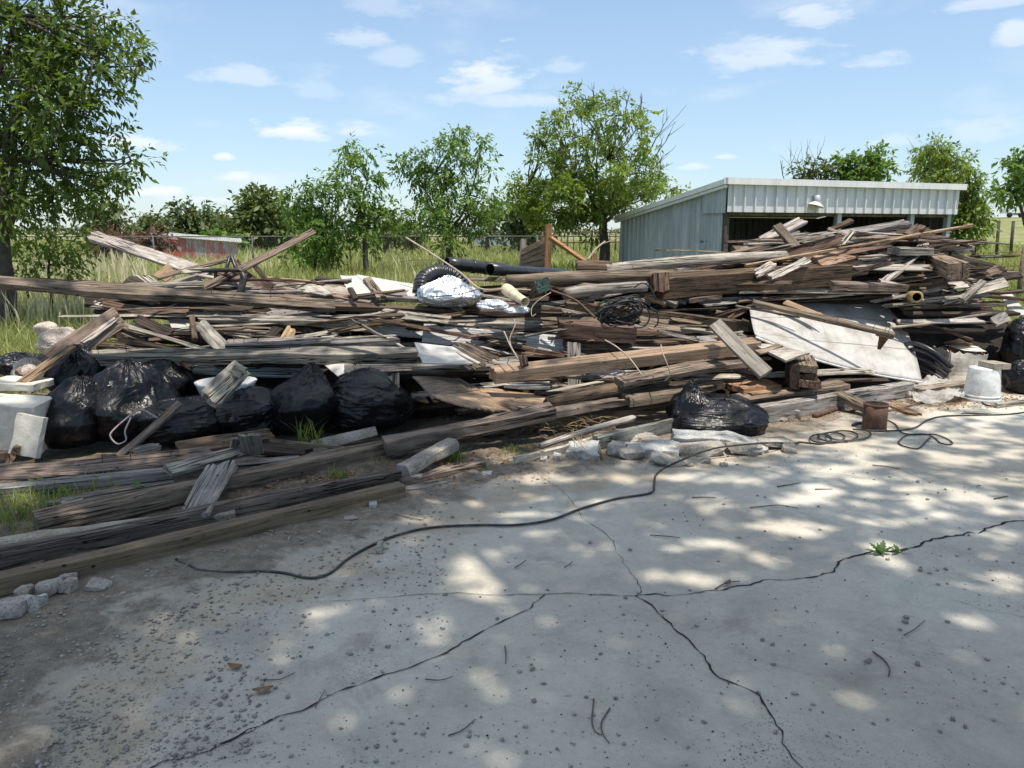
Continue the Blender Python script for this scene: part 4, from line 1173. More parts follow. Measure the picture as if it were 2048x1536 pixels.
def log(p0, p1, r, tone, label, o=0.0, taper=.9, mat='rot', name='log', cat='log', lump=.12, pts=None, bend=.01, group=None):
    A, Bp = ends(p0, p1, o) if pts is None else (np.array(pts[0], float), np.array(pts[1], float))
    R, L = frame(A, Bp, 0); BSEED[0] += 1; rg = np.random.default_rng(BSEED[0])
    n = max(6, int(L / .07)); k = 16; V, Fc = [], []
    o1 = rg.uniform(0, 9)
    for i in range(n + 1):
        t = i / n; x = (t - .5) * L; rr = r * lerp(1, taper, t)
        for j in range(k):
            a = 2 * math.pi * j / k
            d = 1 + lump * (noise.noise(Vector((x * 2.2, math.cos(a) * 1.3 + o1, math.sin(a) * 1.3))) + .5 * noise.noise(Vector((x * .8, math.cos(a) * 4 + o1, math.sin(a) * 4))))
            dx = rg.normal(0, .006) if i in (0, n) else 0
            V.append((x + dx, rr * d * math.cos(a), rr * d * math.sin(a) + bend * L * 4 * t * (1 - t)))
    Fc = [(i * k + j, i * k + (j + 1) % k, (i + 1) * k + (j + 1) % k, (i + 1) * k + j) for i in range(n) for j in range(k)]
    Fc = [q[::-1] for q in Fc]
    m0 = len(V); V.append((-L / 2 + .006, 0, 0)); V.append((L / 2 - .006, 0, 0))
    for j in range(k):
        Fc.append((m0, j, (j + 1) % k)); Fc.append((m0 + 1, n * k + (j + 1) % k, n * k + j))
    ob = obj(name, mesh_of(name, V, Fc, M[mat], True)); setrot(ob, R, (A + Bp) / 2)
    t = TONE[tone] if isinstance(tone, str) else tone; ob.color = (*t, 1); tag(ob, label, cat, group); return ob
def panel(name, px, th, tone, label, cat, o=0.0, mat='sheet', n=9, warp=.01, jag=0.0, thick_dir=None):
    """bent sheet through four picture corners (each with its own distance)"""
    c = [at(p[0], p[1], (p[2] if len(p) > 2 else D(p[0], p[1])) + o) for p in px]
    BSEED[0] += 1; rg = np.random.default_rng(BSEED[0])
    G = np.zeros((n, n, 3)); ph = rg.uniform(0, 6, 3)
    for i in range(n):
        for j in range(n):
            u, v = j / (n - 1), i / (n - 1)
            G[i, j] = (1 - v) * ((1 - u) * c[0] + u * c[1]) + v * ((1 - u) * c[3] + u * c[2])
            if jag and i == n - 1: G[i, j] += (c[0] - c[3]) * rg.uniform(0, jag)
            if jag and j == n - 1: G[i, j] += (c[0] - c[1]) * rg.uniform(0, jag)
    nn = np.cross(c[1] - c[0], c[3] - c[0]); nn /= np.linalg.norm(nn)
    for i in range(n):
        for j in range(n):
            G[i, j] += nn * warp * (math.sin(j / n * 3.1 + ph[0]) + math.sin(i / n * 3.3 + ph[1]))
    v, f = sheet_mesh(G, th)
    # local frame along the first edge so that grain follows it
    ax = c[1] - c[0]; ax /= np.linalg.norm(ax); b = np.cross(nn, ax); R = np.column_stack([ax, b, nn]); ctr = (c[0] + c[2]) / 2
    loc = (np.array(v) - ctr) @ R
    ob = obj(name, mesh_of(name, loc, f, M[mat])); setrot(ob, R, ctr)
    t = TONE[tone] if isinstance(tone, str) else tone; ob.color = (*t, 1); tag(ob, label, cat); return ob

# ---- left flank ---------------------------------------------------------------------------------------------------
N4 = [(.05, .2, .2), (.09, -.2, -.25), (.16, .1, .1)]
board((176, 468, 9.2), (420, 548, 8.3), .17, .04, 28, 'p', 'long pale board rising to the upper left with a split tip, sunlit', jag=(.10, .0), warp=.002)
board((-40, 562, 5.9), (668, 611, 6.75), .17, .05, 22, 'm', 'longest plank in the heap, jutting out past the left edge over the grass', mat='rot', jag=(.03, 0), warp=.002, nails=[(.62, .1, .2), (.8, .15, -.2)])
board((195, 612), (545, 636), .20, .05, 40, 'd', 'wide dark rotten board tucked beneath the longest jutting plank', mat='rot', o=.12, jag=(.05, .05))
board((205, 608), (330, 632), .11, .02, 25, 'r', 'thin purplish brown board end under the left part of the longest plank', o=-.05, jag=(.03, .1))
board((180, 614), (262, 618), .05, .02, 0, 'g', 'thin stub sticking out left below the longest plank', o=.05)
board((395, 639), (1150, 651), .10, .05, 18, 'g', 'straight grey two by four running level from the small post to the rotted beam stub', o=-.10, nails=[(.02, .2, .1), (.06, .1, .5), (.33, .2, .1), (.5, .1, -.2), (.53, 0, .1)], warp=.001)
board((238, 634, 7.0), (48, 762, 6.0), .20, .045, 62, 'm', 'wide brown plank sloping down to the white foam blocks', jag=(0, .02), warp=.003)
board((148, 692, 6.25), (44, 768, 5.75), .10, .03, 5, 't', 'light brown sloping board lying along the wide brown plank', jag=(.03, 0))
board((235, 636, 7.05), (165, 688, 6.6), .05, .02, 30, 'p', 'pale edge strip along the wide sloping brown plank', o=-.1)
board((136, 716), (835, 708), .155, .095, 14, 'g', 'thick weathered beam lying above the black bin bags at left', mat='rot', nails=N4 + [(.03, 0, .1), (.045, -.3, .2), (.62, .3, .1)], warp=.001, o=-.35)
board((453, 689), (806, 679), .14, .045, 16, 'g', 'pale topped board with bent nails above the thick weathered beam', o=-.28, jag=(0, .12), nails=[(.04, .1, .5), (.17, .1, .7), (.62, .1, .2), (.70, .1, -.3), (.74, .0, .6), (.1, -.2, .3)])
for i, (a, b, w, tn) in enumerate([((214, 652), (352, 700), .05, 'm'), ((222, 664), (372, 704), .06, 'd'), ((218, 640), (300, 672), .07, 'm'), ((268, 632), (345, 668), .10, 'd'), ((220, 676), (400, 706), .05, 'd'), ((250, 655), (420, 702), .04, 'g'), ((216, 690), (330, 708), .05, 'm')]):
    board(a, b, w, .018, 20 + i * 5, tn, ['uppermost broken slat of the splintered fan at left', 'dark broken slat second in the splintered fan', 'short slat with ragged left end in the splintered fan', 'wide dark slab with a toothed edge over the fan of slats', 'lowest long slat of the splintered fan', 'thin grey slat crossing the splintered fan', 'short brown slat at the foot of the splintered fan'][i], o=-.1 - .03 * i, jag=(.08, .05), cat='slat', name='slat', group='splintered slats at left', mat='rot', warp=.012)
board((396, 648), (452, 704), .125, .03, 35, 'g', 'grey striped board leaning against the nailed pale topped board', o=-.22, mat='rot', warp=.006)
board((384, 634), (389, 680), .045, .04, 0, 'b', 'short upright stick between the fan of slats and the grey striped board', o=-.26, name='stick', cat='stick')
panel('board_offcut', [(335, 638), (385, 640), (382, 663), (345, 660)], .012, 'w', 'small white panel behind the short upright stick', 'panel', .12)
panel('board_offcut', [(425, 656), (560, 662), (530, 668), (425, 664)], .012, 'w', 'thin white sheet edge below the long grey two by four', 'panel', .05)
board((420, 658), (540, 664), .03, .014, 0, 'm', 'thin lath lying on the thin white sheet edge', o=-.02)
board((528, 680), (560, 650), .09, .03, 40, 'k', 'black toothed broken board under the long grey two by four', o=.0, jag=(.05, .05), mat='rot')
board((565, 690), (586, 655), .10, .03, 40, 't', 'tan broken board end beside the black toothed board', o=-.02, jag=(0, .05))
board((610, 660), (650, 690), .09, .02, 40, 'm', 'brown slat crossing below the white plywood strip', o=.1)
board((640, 664), (690, 690), .12, .02, 40, 'w', 'white painted slat crossing below the white plywood strip', o=.11, mat='paintwood')
# upper left jumble
board((248, 566), (318, 584), .22, .05, 30, 'd', 'short dark block ended plank in the upper left jumble', o=.1, jag=(.02, .03))
board((275, 546), (338, 592), .085, .02, 32, 'p', 'bright grey split board leaning over the dark block ended plank', o=-.08, jag=(.09, 0))
board((285, 553), (322, 592), .06, .02, 32, 'g', 'grey slat touching the bright grey split board', o=-.03, jag=(.06, 0))
board((222, 569), (250, 570), .04, .02, 0, 'g', 'stub of lath left of the dark block ended plank', o=.1)
panel('plywood_offcut', [(305, 552), (338, 528), (352, 548), (330, 562)], .012, 't', 'tan plywood corner showing under the pale rising board', 'plywood', .15, 'ply', 5)
board((312, 558, 7.7), (476, 514, 8.2), .075, .022, 25, 'm', 'thin curved brown plank with a split upper tip, before the black frame', jag=(.02, .16), warp=.02, twist=.4)
board((350, 545, 7.65), (420, 538, 7.8), .10, .015, 15, 'p', 'ragged pale sliver on the thin curved brown plank', jag=(.10, .08), o=-.04)
panel('plywood_offcut', [(318, 570), (395, 548), (425, 592), (350, 592)], .012, 'g', 'dull grey curved sheet below the thin curved plank', 'plywood', .2, 'ply', 7, .02)
board((627, 462, 8.6), (405, 578, 7.5), .075, .03, 40, 'm', 'slender brown two by two rising to the upper right from the jumble', jag=(0, 0), warp=.004)
board((466, 520, 8.2), (550, 578, 7.7), .10, .012, 40, 'r', 'rusty brown ragged strip curving down from the black frame', jag=(.06, .06), twist=1.0, warp=.03)
board((505, 525, 8.0), (545, 572, 7.8), .05, .012, 30, 'd', 'dark ragged strip alongside the rusty brown strip', jag=(.05, .05), warp=.03)
for i, (a, b, w, tn, l) in enumerate([((395, 548), (640, 603), .05, 'p', 'long thin pale batten running down right from the black frame'), ((430, 546), (600, 588), .06, 'r', 'reddish batten beside the long thin pale batten'), ((505, 570), (655, 600), .13, 'p', 'broad pale board sloping toward the grey beam end'),
                                     ((520, 566), (690, 588), .06, 'g', 'narrow pale board above the broad pale board'), ((500, 580), (600, 603), .06, 'm', 'brown batten below the broad pale board'), ((440, 560), (560, 600), .09, 'd', 'dark board low under the black frame'), ((470, 575), (560, 605), .06, 'r', 'red brown slat low under the black frame'), ((450, 596), (520, 604), .10, 'k', 'nearly black board at the foot of the black frame')]):
    board(a, b, w, .022, 26, tn, l, o=.12 + .02 * i, jag=(.02, .02), warp=.008)
board((525, 556, 8.3), (632, 567, 8.2), .10, .03, 12, 't', 'tan plank lying flat along the back of the jumble')
board((632, 558, 8.2), (700, 566, 8.1), .09, .04, 12, 'd', 'dark plank end left of the white painted panels')
board((612, 566, 8.2), (690, 576, 8.0), .08, .03, 12, 'r', 'reddish plank below the dark plank end')
board((612, 585, 7.9), (628, 562, 8.05), .07, .02, 30, 'r', 'short reddish board with a white edge near the pale offcut')
panel('plywood_offcut', [(626, 562, 8.0), (672, 588, 7.5), (650, 596, 7.4), (608, 588, 7.6)], .012, 'p', 'pale plywood offcut leaning by the grey beam end', 'plywood', 0, 'ply', 6)
panel('siding_offcut', [(680, 549, 8.4), (715, 553, 8.4), (752, 598, 7.6), (702, 596, 7.6)], .012, 'w', 'white painted panel with a scored line, left of the reddish cross board', 'panel', 0, 'sheet')
panel('siding_offcut', [(712, 552, 8.5), (848, 571, 8.4), (825, 597, 7.8), (752, 597, 7.7)], .012, 'w', 'bright white painted panel behind the reddish cross board', 'panel', 0, 'sheet')
board((733, 558, 8.15), (764, 597, 7.45), .09, .035, 8, 'm', 'reddish brown board laid across the white painted panels')
board((700, 575, 7.6), (712, 598, 7.4), .05, .03, 10, 'd', 'dark short prop under the scored white panel')
board((655, 591), (745, 605), .15, .07, 16, 'm', 'grey beam end pointing left with a dark cut face', o=-.05)
board((645, 612), (1128, 628), .10, .055, 12, 'b', 'long brown two by four running from the grey beam end to the cable bundle', o=-.12, warp=.001, nails=[(.62, .2, .1), (.8, .2, .1)])
board((762, 594), (985, 608), .09, .045, 12, 'g', 'grey two by four resting in front of the foil bag', o=-.16, jag=(.05, 0))
board((895, 605), (1122, 621), .08, .045, 12, 'b', 'brown two by four under the small foil scraps', o=-.18)
board((893, 608), (928, 628), .05, .02, 30, 'm', 'broken splinter hanging over the brown two by four', o=-.28, jag=(.05, .05), mat='rot')
board((700, 622), (735, 640), .05, .02, 30, 'r', 'reddish slat end in the gap under the long brown two by four', o=.05)
board((715, 622), (733, 642), .04, .02, 30, 'p', 'pale slat end in the gap under the long brown two by four', o=.04)
board((760, 630), (845, 632), .10, .02, 35, 'o', 'orange brown board seen in the gap under the long brown two by four', o=.1)
for i, (a, b) in enumerate([((842, 640), (862, 622)), ((850, 642), (878, 620)), ((868, 640), (890, 622))]):
    board(a, b, .03, .012, 20, 'm', 'thin broken lath poking up by the hanging splinter', o=-.02, jag=(.02, .06), group='three thin broken laths by the hanging splinter', name='lath', cat='lath')
# plywood strip in the middle
board((546, 630), (848, 664), .135, .015, 58, 'w', 'weathered white plywood strip, left piece, crossed by the grey two by four', o=.02, mat='paintwood', warp=.001)
board((846, 664), (1132, 691), .20, .015, 60, 'w', 'weathered plywood strip, right piece, with a nailed joint', o=-.05, mat='paintwood', warp=.001, nails=[(.02, .3, .3), (.03, .0, .4)])
board((850, 657), (1060, 682), .16, .02, 60, 'm', 'stained grey upper half of the plywood strip', o=-.02)
board((1035, 683), (1250, 706), .17, .015, 55, 't', 'bare plywood strip end beside the upright plank', o=.0, mat='ply', jag=(0, .02))
board((1133, 690), (1168, 780), .12, .022, 0, 'g', 'upright grey plank standing behind the triple beam', o=.0, pts=(at(1148, 684, 7.1), at(1148, 785, 6.9)))
board((915, 655), (1118, 658), .06, .03, 10, 'w', 'white edged board under the brown two by four, left of the rotted stub', o=-.02, mat='paintwood')
board((935, 664), (1118, 676), .09, .03, 10, 'd', 'dark board below the white edged board', o=.03)
# lower left centre
panel('siding_offcut', [(828, 691, 6.6), (928, 697, 6.75), (962, 724, 6.35), (846, 728, 6.2)], .012, 'w', 'pale grey sheet resting over the nailed two by six', 'panel', -.12, 'sheet')
def fluted():
    A, Bp = at(892, 694, 6.6), at(958, 727, 6.2); R, L = frame(A, Bp, 15); w = .30; V, f = [], []
    n = 25
    for i in range(n):
        y = (i / (n - 1) - .5) * w; z = .018 * math.sin(i * 1.05)
        for x in (-L / 2, L / 2 + .02 * math.sin(i * 2.3)):
            for t in (0, -.008): V.append((x, y, z + t))
    for i in range(n - 1):
        a, b = 4 * i, 4 * (i + 1)
        f += [(a, a + 2, b + 2, b), (a + 1, b + 1, b + 3, a + 3), (a, b, b + 1, a + 1), (a + 2, a + 3, b + 3, b + 2)]
    f += [(0, 1, 3, 2), (4 * n - 4, 4 * n - 2, 4 * n - 1, 4 * n - 3)]
    ob = obj('fluted_offcut', mesh_of('fluted_offcut', V, f, M['wood'])); setrot(ob, R, (A + Bp) / 2 + np.array([.05, 0, 0])); ob.color = (*TONE['m'], 1)
    tag(ob, 'brown fluted panel with a zigzag end on the pale grey sheet', 'panel')
fluted()
board((690, 741), (985, 728), .14, .045, 18, 'g', 'nailed two by six lying below the pale grey sheet', o=-.36, nails=[(.05, .1, .6), (.06, -.1, .4), (.1, .3, .3)], warp=.001)
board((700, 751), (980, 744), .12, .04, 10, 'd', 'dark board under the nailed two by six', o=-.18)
panel('siding_offcut', [(645, 726), (705, 727), (712, 744), (676, 756)], .012, 'w', 'pale sheet corner under the left end of the nailed two by six', 'panel', -.25, 'sheet', 6)
board((722, 762), (795, 800), .10, .02, 70, 'g', 'pale plank sloping down beside the right bin bag', o=-.2)
board(None, None, .11, .025, 0, 'g', 'short plank hanging upright at the right of the bin bags', pts=(at(786, 745, 6.35), at(787, 797, 6.25)))
board((388, 738), (610, 745), .11, .03, 30, (.30, .33, .31), 'greenish painted board just under the thick weathered beam', o=-.05, mat='wood')
board((412, 804, 5.55), (484, 738, 6.1), .16, .045, 48, 'p', 'thick weathered plank end hanging down in front of the bin bags', jag=(.05, 0), mat='rot')
board((468, 735, 5.95), (495, 750, 5.9), .09, .03, 60, 'p', 'small split wedge above the hanging thick plank end', jag=(0, .06), mat='rot')
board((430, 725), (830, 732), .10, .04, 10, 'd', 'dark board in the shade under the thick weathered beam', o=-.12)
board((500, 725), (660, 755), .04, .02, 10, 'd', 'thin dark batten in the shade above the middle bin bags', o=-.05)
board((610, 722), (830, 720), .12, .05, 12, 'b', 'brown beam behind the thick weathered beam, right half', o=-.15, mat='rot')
# the brown sheets at the centre front
panel('plywood_offcut', [(824, 757, 6.1), (905, 762, 6.4), (962, 782, 6.2), (866, 800, 5.75)], .014, 'm', 'shaded brown sheet tipped down left of the splintered plywood', 'plywood', 0, 'ply')
def splintered_ply():
    top = [(864, 792, 5.7), (905, 790, 5.95), (962, 777, 6.3), (1040, 787, 6.35), (1125, 795, 6.3)]
    mid = [(885, 802, 5.62), (925, 800, 5.8), (975, 797, 6.0), (1050, 803, 6.05), (1112, 806, 6.1)]
    bot = [(922, 813, 5.55), (950, 818, 5.58), (985, 824, 5.65), (1045, 823, 5.75), (1098, 817, 5.9)]
    G = catrom_grid([[at(*p) for p in r] for r in (top, mid, bot)], 9, 8)
    rg = np.random.default_rng(4)
    for j in range(G.shape[1]): G[-1, j] += (G[-2, j] - G[-1, j]) * rg.uniform(-.6, .7)
    v, f = sheet_mesh(G, .012)
    c = np.array(v).mean(axis=0); ob = mk('plywood_offcut', v, f, M['ply'], None, False, c); ob.color = (.42, .29, .19, 1)
    tag(ob, 'sunlit sagging plywood sheet with a splintered lower edge at centre front', 'plywood')
splintered_ply()
board((1002, 802), (1040, 818), .04, .012, 10, 't', 'loose wood splinter lying on the sunlit plywood sheet', pts=(at(1002, 802, 5.86), at(1042, 819, 5.66)), jag=(.06, .03))
# ---- centre ------------------------------------------------------------------------------------------------------
def triple_beam():
    A, Bp = at(985, 750, 6.05), at(1512, 690, 7.0); R, L = frame(A, Bp, 12)
    root = thing('triple_beam', 'smooth sunlit beam of three nailed boards pointing to the front left', 'beam', (A + Bp) / 2)
    for i in range(3):
        BSEED[0] += 1
        w = .046
        ob = obj('lamination', plank_mesh('lamination', L - (.02 if i == 1 else 0), w, .105, 'smooth', (0, 0), .0005, .001, BSEED[0]), root)
        c = R @ np.array([0, (i - 1) * (w + .0025), 0.])
        m = Matrix(((R[0][0], R[0][1], R[0][2], c[0]), (R[1][0], R[1][1], R[1][2], c[1]), (R[2][0], R[2][1], R[2][2], c[2]), (0, 0, 0, 1))); ob.matrix_local = m
        ob.color = (.36, .255, .175, 1)
    st = MB()
    for t in (.03, .06):
        c = R @ np.array([-L / 2 + L * t, 0, .054]); fr_ = R; st.box(c, (.006, .15, .003), fr_)
    o = obj('steel_tie', mesh_of('steel_tie', st.v, st.f, M['nail']), root)
triple_beam()
board((1042, 712, 6.0), (1049, 736, 5.95), .06, .03, 0, 'r', 'short reddish offcut standing on the triple beam', pts=(at(1044, 710, 6.12), at(1050, 738, 6.0)))
board((1422, 645), (1532, 752), .125, .045, 40, 'g', 'smooth grey plank leaning steeply over the right end of the triple beam', pts=(at(1430, 647, 6.75), at(1532, 748, 6.35)), mat='smooth', warp=.001)
board((1117, 657), (1272, 668), .16, .155, 6, 'r', 'square rotted beam stub with a broken end grain face, below the cable bundle', o=-.3, mat='rot', name='beam', cat='beam', warp=.001, jag=(0, .04))
board((1130, 612), (1506, 653), .15, .10, 6, 'b', 'brown four by six running right under the cable bundle', o=-.10, name='beam', cat='beam', warp=.001)
board((1480, 646), (1508, 655), .10, .09, 6, 'd', 'dark end block at the tip of the brown four by six', o=-.13)
board((1225, 688), (1425, 673), .30, .035, 3, 'b', 'wide dark brown board behind the triple beam', o=-.05)
board((1275, 650), (1362, 661), .12, .03, 20, 'm', 'split board below the brown four by six', o=-.18, jag=(.08, .02))
board((1270, 664), (1325, 665), .12, .03, 10, 'r', 'rotten board end right of the square stub', o=-.3, mat='rot', jag=(0, .08))
board((1360, 655), (1440, 668), .08, .03, 18, 'p', 'pale topped board below the brown four by six', o=-.1)
board((1430, 625), (1457, 630), .12, .02, 15, 'm', 'small bark slab on the brown four by six', o=-.15, jag=(.03, .03), mat='rot')
board((1290, 593), (1335, 612), .10, .06, 10, 't', 'orange sawn block among the rubbish right of the cable bundle', o=-.1)
board((1318, 597), (1355, 611), .07, .06, 10, 'p', 'pale sawn block beside the orange sawn block', o=-.12)
board((1270, 592), (1300, 610), .02, .02, 10, 'p', 'pale lath right of the cable bundle', o=-.1)
board((1368, 599), (1440, 591), .16, .05, 12, 'm', 'short plank lying under the left half of the big squared beam', o=-.1)
board((1345, 597), (1372, 603), .09, .04, 12, 'p', 'small pale chip left of the short plank under the big beam', o=-.05)
for i, (a, b, tn, l) in enumerate([((1400, 608), (1790, 580), 'p', 'long pale slat on top of the layered slats over the white sheet'), ((1395, 604), (1700, 584), 'w', 'whitish slat behind the long pale slat'), ((1420, 612), (1785, 588), 'd', 'dark slat below the long pale slat')]):
    board(a, b, .11, .02, 10, tn, l, o=-.05 + .08 * i, mat='rot' if i < 2 else 'wood', jag=(.03, .06), name='slat', cat='slat')
# logs and beams at the top centre
log((1153, 536, 8.15), (1222, 538, 8.15), .078, 'b', 'dark rotten log stub at the left end of the long round pole', lump=.2, taper=1.05)
log((1210, 540, 8.1), (1572, 512, 8.6), .062, 'p', 'long pale round pole lying before the metal shed', mat='wood', lump=.06, taper=.95)
log((1014, 563, 7.75), (1335, 553, 8.15), .068, 'm', 'rough fissured log behind the cream pipe', lump=.16)
log((1128, 587, 7.5), (1292, 573, 7.8), .060, 'g', 'grey round pole with a slanting cut end above the cable bundle', mat='wood', lump=.05)
board((1060, 598), (1092, 563), .13, .12, 20, 'b', 'square post stub with a green painted end, left of the grey pole', pts=(at(1068, 584, 7.9), at(1085, 571, 7.2)), name='beam', cat='beam')
mb_ = None
board(None, None, .135, .125, 20, (.05, .09, .07), 'green painted cap on the square post stub', pts=(at(1085, 571, 7.2), at(1085.5, 570.8, 7.19)), name='painted_end', cat='offcut')
board((1312, 574), (1690, 546), .24, .215, 8, 'b', 'biggest squared beam with a slot cut near its right end', o=-.25, name='beam', cat='beam', warp=.0006, jag=(.03, 0))
board((1308, 550), (1332, 596), .16, .12, 0, 'r', 'frayed upright block at the left end of the biggest beam', pts=(at(1318, 546, 8.0), at(1320, 592, 7.9)), mat='rot', jag=(.03, .04))
board((1332, 552), (1432, 548), .10, .09, 10, 'm', 'short nailed block on top of the biggest beam', o=-.05, nails=[(.2, 0, .1), (.6, .2, .2)])
board((1240, 547), (1340, 542), .12, .03, 10, 'd', 'dark board between the long pole and the rough log', o=.1)
board((1440, 530), (1560, 522), .12, .04, 12, 'm', 'brown board end below the long round pole', o=.0)
board((1500, 540), (1640, 520), .10, .03, 12, 'r', 'reddish board lying on the right part of the biggest beam', o=.0)
# ---- right flank -------------------------------------------------------------------------------------------------
board((1524, 482), (1608, 440), .13, .04, 35, 'p', 'pale plank rising to the right at the top left of the right heap', o=.15, jag=(0, .06))
board((1552, 450), (1600, 504), .12, .04, 25, 'm', 'short brown plank crossing down over the pale rising plank', o=-.15)
board((1585, 480), (1820, 446), .16, .055, 18, 'g', 'long sunlit topped plank along the crest of the right heap', o=.1, jag=(.0, .05), nails=[(.1, .2, .2)])
board((1600, 490), (1810, 464), .14, .05, 10, 'd', 'dark plank directly under the crest plank', o=.16)
board((1655, 461), (1705, 440), .07, .04, 20, 'b', 'dark stick jutting up behind the crest plank', o=.4)
board((1656, 458), (1702, 476), .08, .03, 25, 'm', 'short brown board sloping right below the crest plank tip', o=-.1)
board((1706, 460), (1668, 508), .055, .02, 40, 'p', 'thin pale splinter leaning on the crest, nearly upright', o=-.3, jag=(.05, .02))
board((1590, 505), (1800, 470), .11, .035, 22, 'g', 'rough grey slat under the crest, ragged on the right', o=-.05, mat='rot', jag=(.02, .08))
board((1700, 478), (1820, 480), .12, .03, 12, 'm', 'brown board behind the rough grey slat', o=.08, mat='rot')
board((1490, 531), (1945, 450), .032, .03, 20, 't', 'long thin pale pole sticking out to the right over the heap', pts=(at(1490, 531, 8.2), at(1945, 450, 9.3)), warp=.001, name='pole', cat='pole')
board((1500, 505), (1585, 475), .07, .03, 20, 'r', 'reddish plank at the left end of the crest', o=.1)
board((1490, 490), (1580, 487), .10, .03, 12, 'g', 'grey board end at the far left of the right heap crest', o=.2)
board((1440, 513), (1545, 486), .06, .02, 20, 'm', 'thin brown strip left of the crest before the shed opening', o=.1)
board((1480, 500), (1560, 482), .08, .03, 15, 'p', 'pale board end sticking left before the shed opening', o=.3, jag=(.03, 0))
board((1575, 470), (1598, 463), .04, .02, 10, 'g', 'small grey chip between the rising plank and the crest', o=-.05)
board((1813, 475), (1840, 455), .12, .07, 20, 'b', 'brown chunk perched near the right end of the crest', o=-.2)
board((1788, 489), (1888, 484), .16, .15, 6, 'r', 'reddish squared beam with a rounded rough end, right of the crest', o=.1, mat='rot', name='beam', cat='beam', jag=(0, .06))
board((1787, 502), (1857, 503), .20, .085, 6, 'g', 'short grey block in front of the reddish squared beam', o=-.25)
board((1680, 525), (1947, 496), .12, .065, 10, 'g', 'long grey two by six reaching right below the short grey block', o=-.1, warp=.001)
board((1628, 530), (1706, 513), .20, .11, 28, 't', 'wedge shaped chunk with a sunlit orange face on the biggest beam', o=-.3, jag=(.06, .02), rough=.006)
board((1535, 556), (1618, 517), .085, .02, 40, 'p', 'pale jagged slat leaning down across the biggest beam', o=-.55, jag=(.05, .03), mat='rot')
board((1507, 549), (1553, 527), .085, .02, 40, 'p', 'short pale jagged slat left of the slat leaning across the biggest beam', o=-.5, jag=(.08, .05), mat='rot')
board((1690, 545), (1740, 540), .12, .06, 8, 'm', 'broken block end right of the biggest beam', o=-.1, mat='rot', jag=(0, .06))
board((1690, 555), (1735, 541), .10, .05, 10, 'd', 'dark block end tucked right of the biggest beam', o=.0)
def lam_end():
    A, Bp = at(1868, 522, 9.2), at(1918, 543, 8.2); R, L = frame(A, Bp, 4)
    root = thing('beam_end', 'laminated square beam end pointing toward the viewer at the right', 'beam', (A + Bp) / 2)
    for i in range(3):
        BSEED[0] += 1
        ob = obj('lamination', plank_mesh('lamination', L, .062, .17, 'wood', (0, 0), .0005, .002, BSEED[0]), root); c = R @ np.array([0, (i - 1) * .065, 0.])
        ob.matrix_local = Matrix(((R[0][0], R[0][1], R[0][2], c[0]), (R[1][0], R[1][1], R[1][2], c[1]), (R[2][0], R[2][1], R[2][2], c[2]), (0, 0, 0, 1))); ob.color = (.25, .185, .135, 1)
lam_end()
board((1890, 512), (1995, 541), .22, .12, 6, 'm', 'dark double beam sloping down to the right edge of the heap', o=.0, name='beam', cat='beam')
board((1905, 535), (1985, 555), .09, .02, 15, 'w', 'thin white board under the dark double beam', o=-.05, mat='paintwood')
board((1960, 540), (2040, 545), .02, .02, 15, 'p', 'thin pale stick right of the dark double beam', o=.3)
board((1662, 570), (1812, 576), .10, .075, 10, 'm', 'two by four with a square cut end right below the biggest beam', o=-.3)
board((1755, 562), (1800, 572), .12, .03, 20, 'p', 'short pale slat crossing the square cut two by four', o=-.25)
board((1600, 573), (1660, 570), .10, .03, 10, 'b', 'brown board below the slot of the biggest beam', o=-.1)
for i, (a, b, w, tn, l) in enumerate([((1800, 580), (1990, 540), .04, 'p', 'long thin pale slat pointing up right under the beam ends'), ((1890, 575), (2040, 552), .09, 'd', 'dark plank pointing to the right picture edge'), ((1880, 566), (1945, 562), .09, 'g', 'pale ended plank under the laminated beam end'), ((1850, 590), (2080, 580), .07, 'b', 'brown batten running out past the right edge'),
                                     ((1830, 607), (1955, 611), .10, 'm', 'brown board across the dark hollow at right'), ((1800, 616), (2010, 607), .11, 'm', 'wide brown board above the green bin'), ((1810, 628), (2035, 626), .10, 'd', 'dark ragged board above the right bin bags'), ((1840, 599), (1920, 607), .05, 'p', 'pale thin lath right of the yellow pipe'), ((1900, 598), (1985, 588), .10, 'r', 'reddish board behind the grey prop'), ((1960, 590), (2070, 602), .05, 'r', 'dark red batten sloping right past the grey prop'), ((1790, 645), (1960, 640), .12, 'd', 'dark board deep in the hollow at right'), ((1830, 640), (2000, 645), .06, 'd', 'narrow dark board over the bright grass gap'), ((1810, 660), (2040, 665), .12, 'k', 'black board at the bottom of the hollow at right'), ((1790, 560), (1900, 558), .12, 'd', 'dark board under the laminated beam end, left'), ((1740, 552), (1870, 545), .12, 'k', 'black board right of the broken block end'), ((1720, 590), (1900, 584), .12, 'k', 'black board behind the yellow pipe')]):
    board(a, b, w, .035, 12, tn, l, o=.1 + .05 * (i % 3), jag=(.02, .05))
board((1922, 602), (1966, 564), .07, .05, 25, 'g', 'short grey prop leaning before the right hollow', o=-.4)
board((1940, 570), (1960, 592), .06, .02, 30, 'm', 'short brown splinter by the grey prop', o=-.1, jag=(.03, .03))
panel('siding_offcut', [(2002, 590), (2022, 588), (2052, 634), (2020, 632)], .012, 'w', 'white panel leaning on the grass at the right end', 'panel', .3, 'sheet', 6)
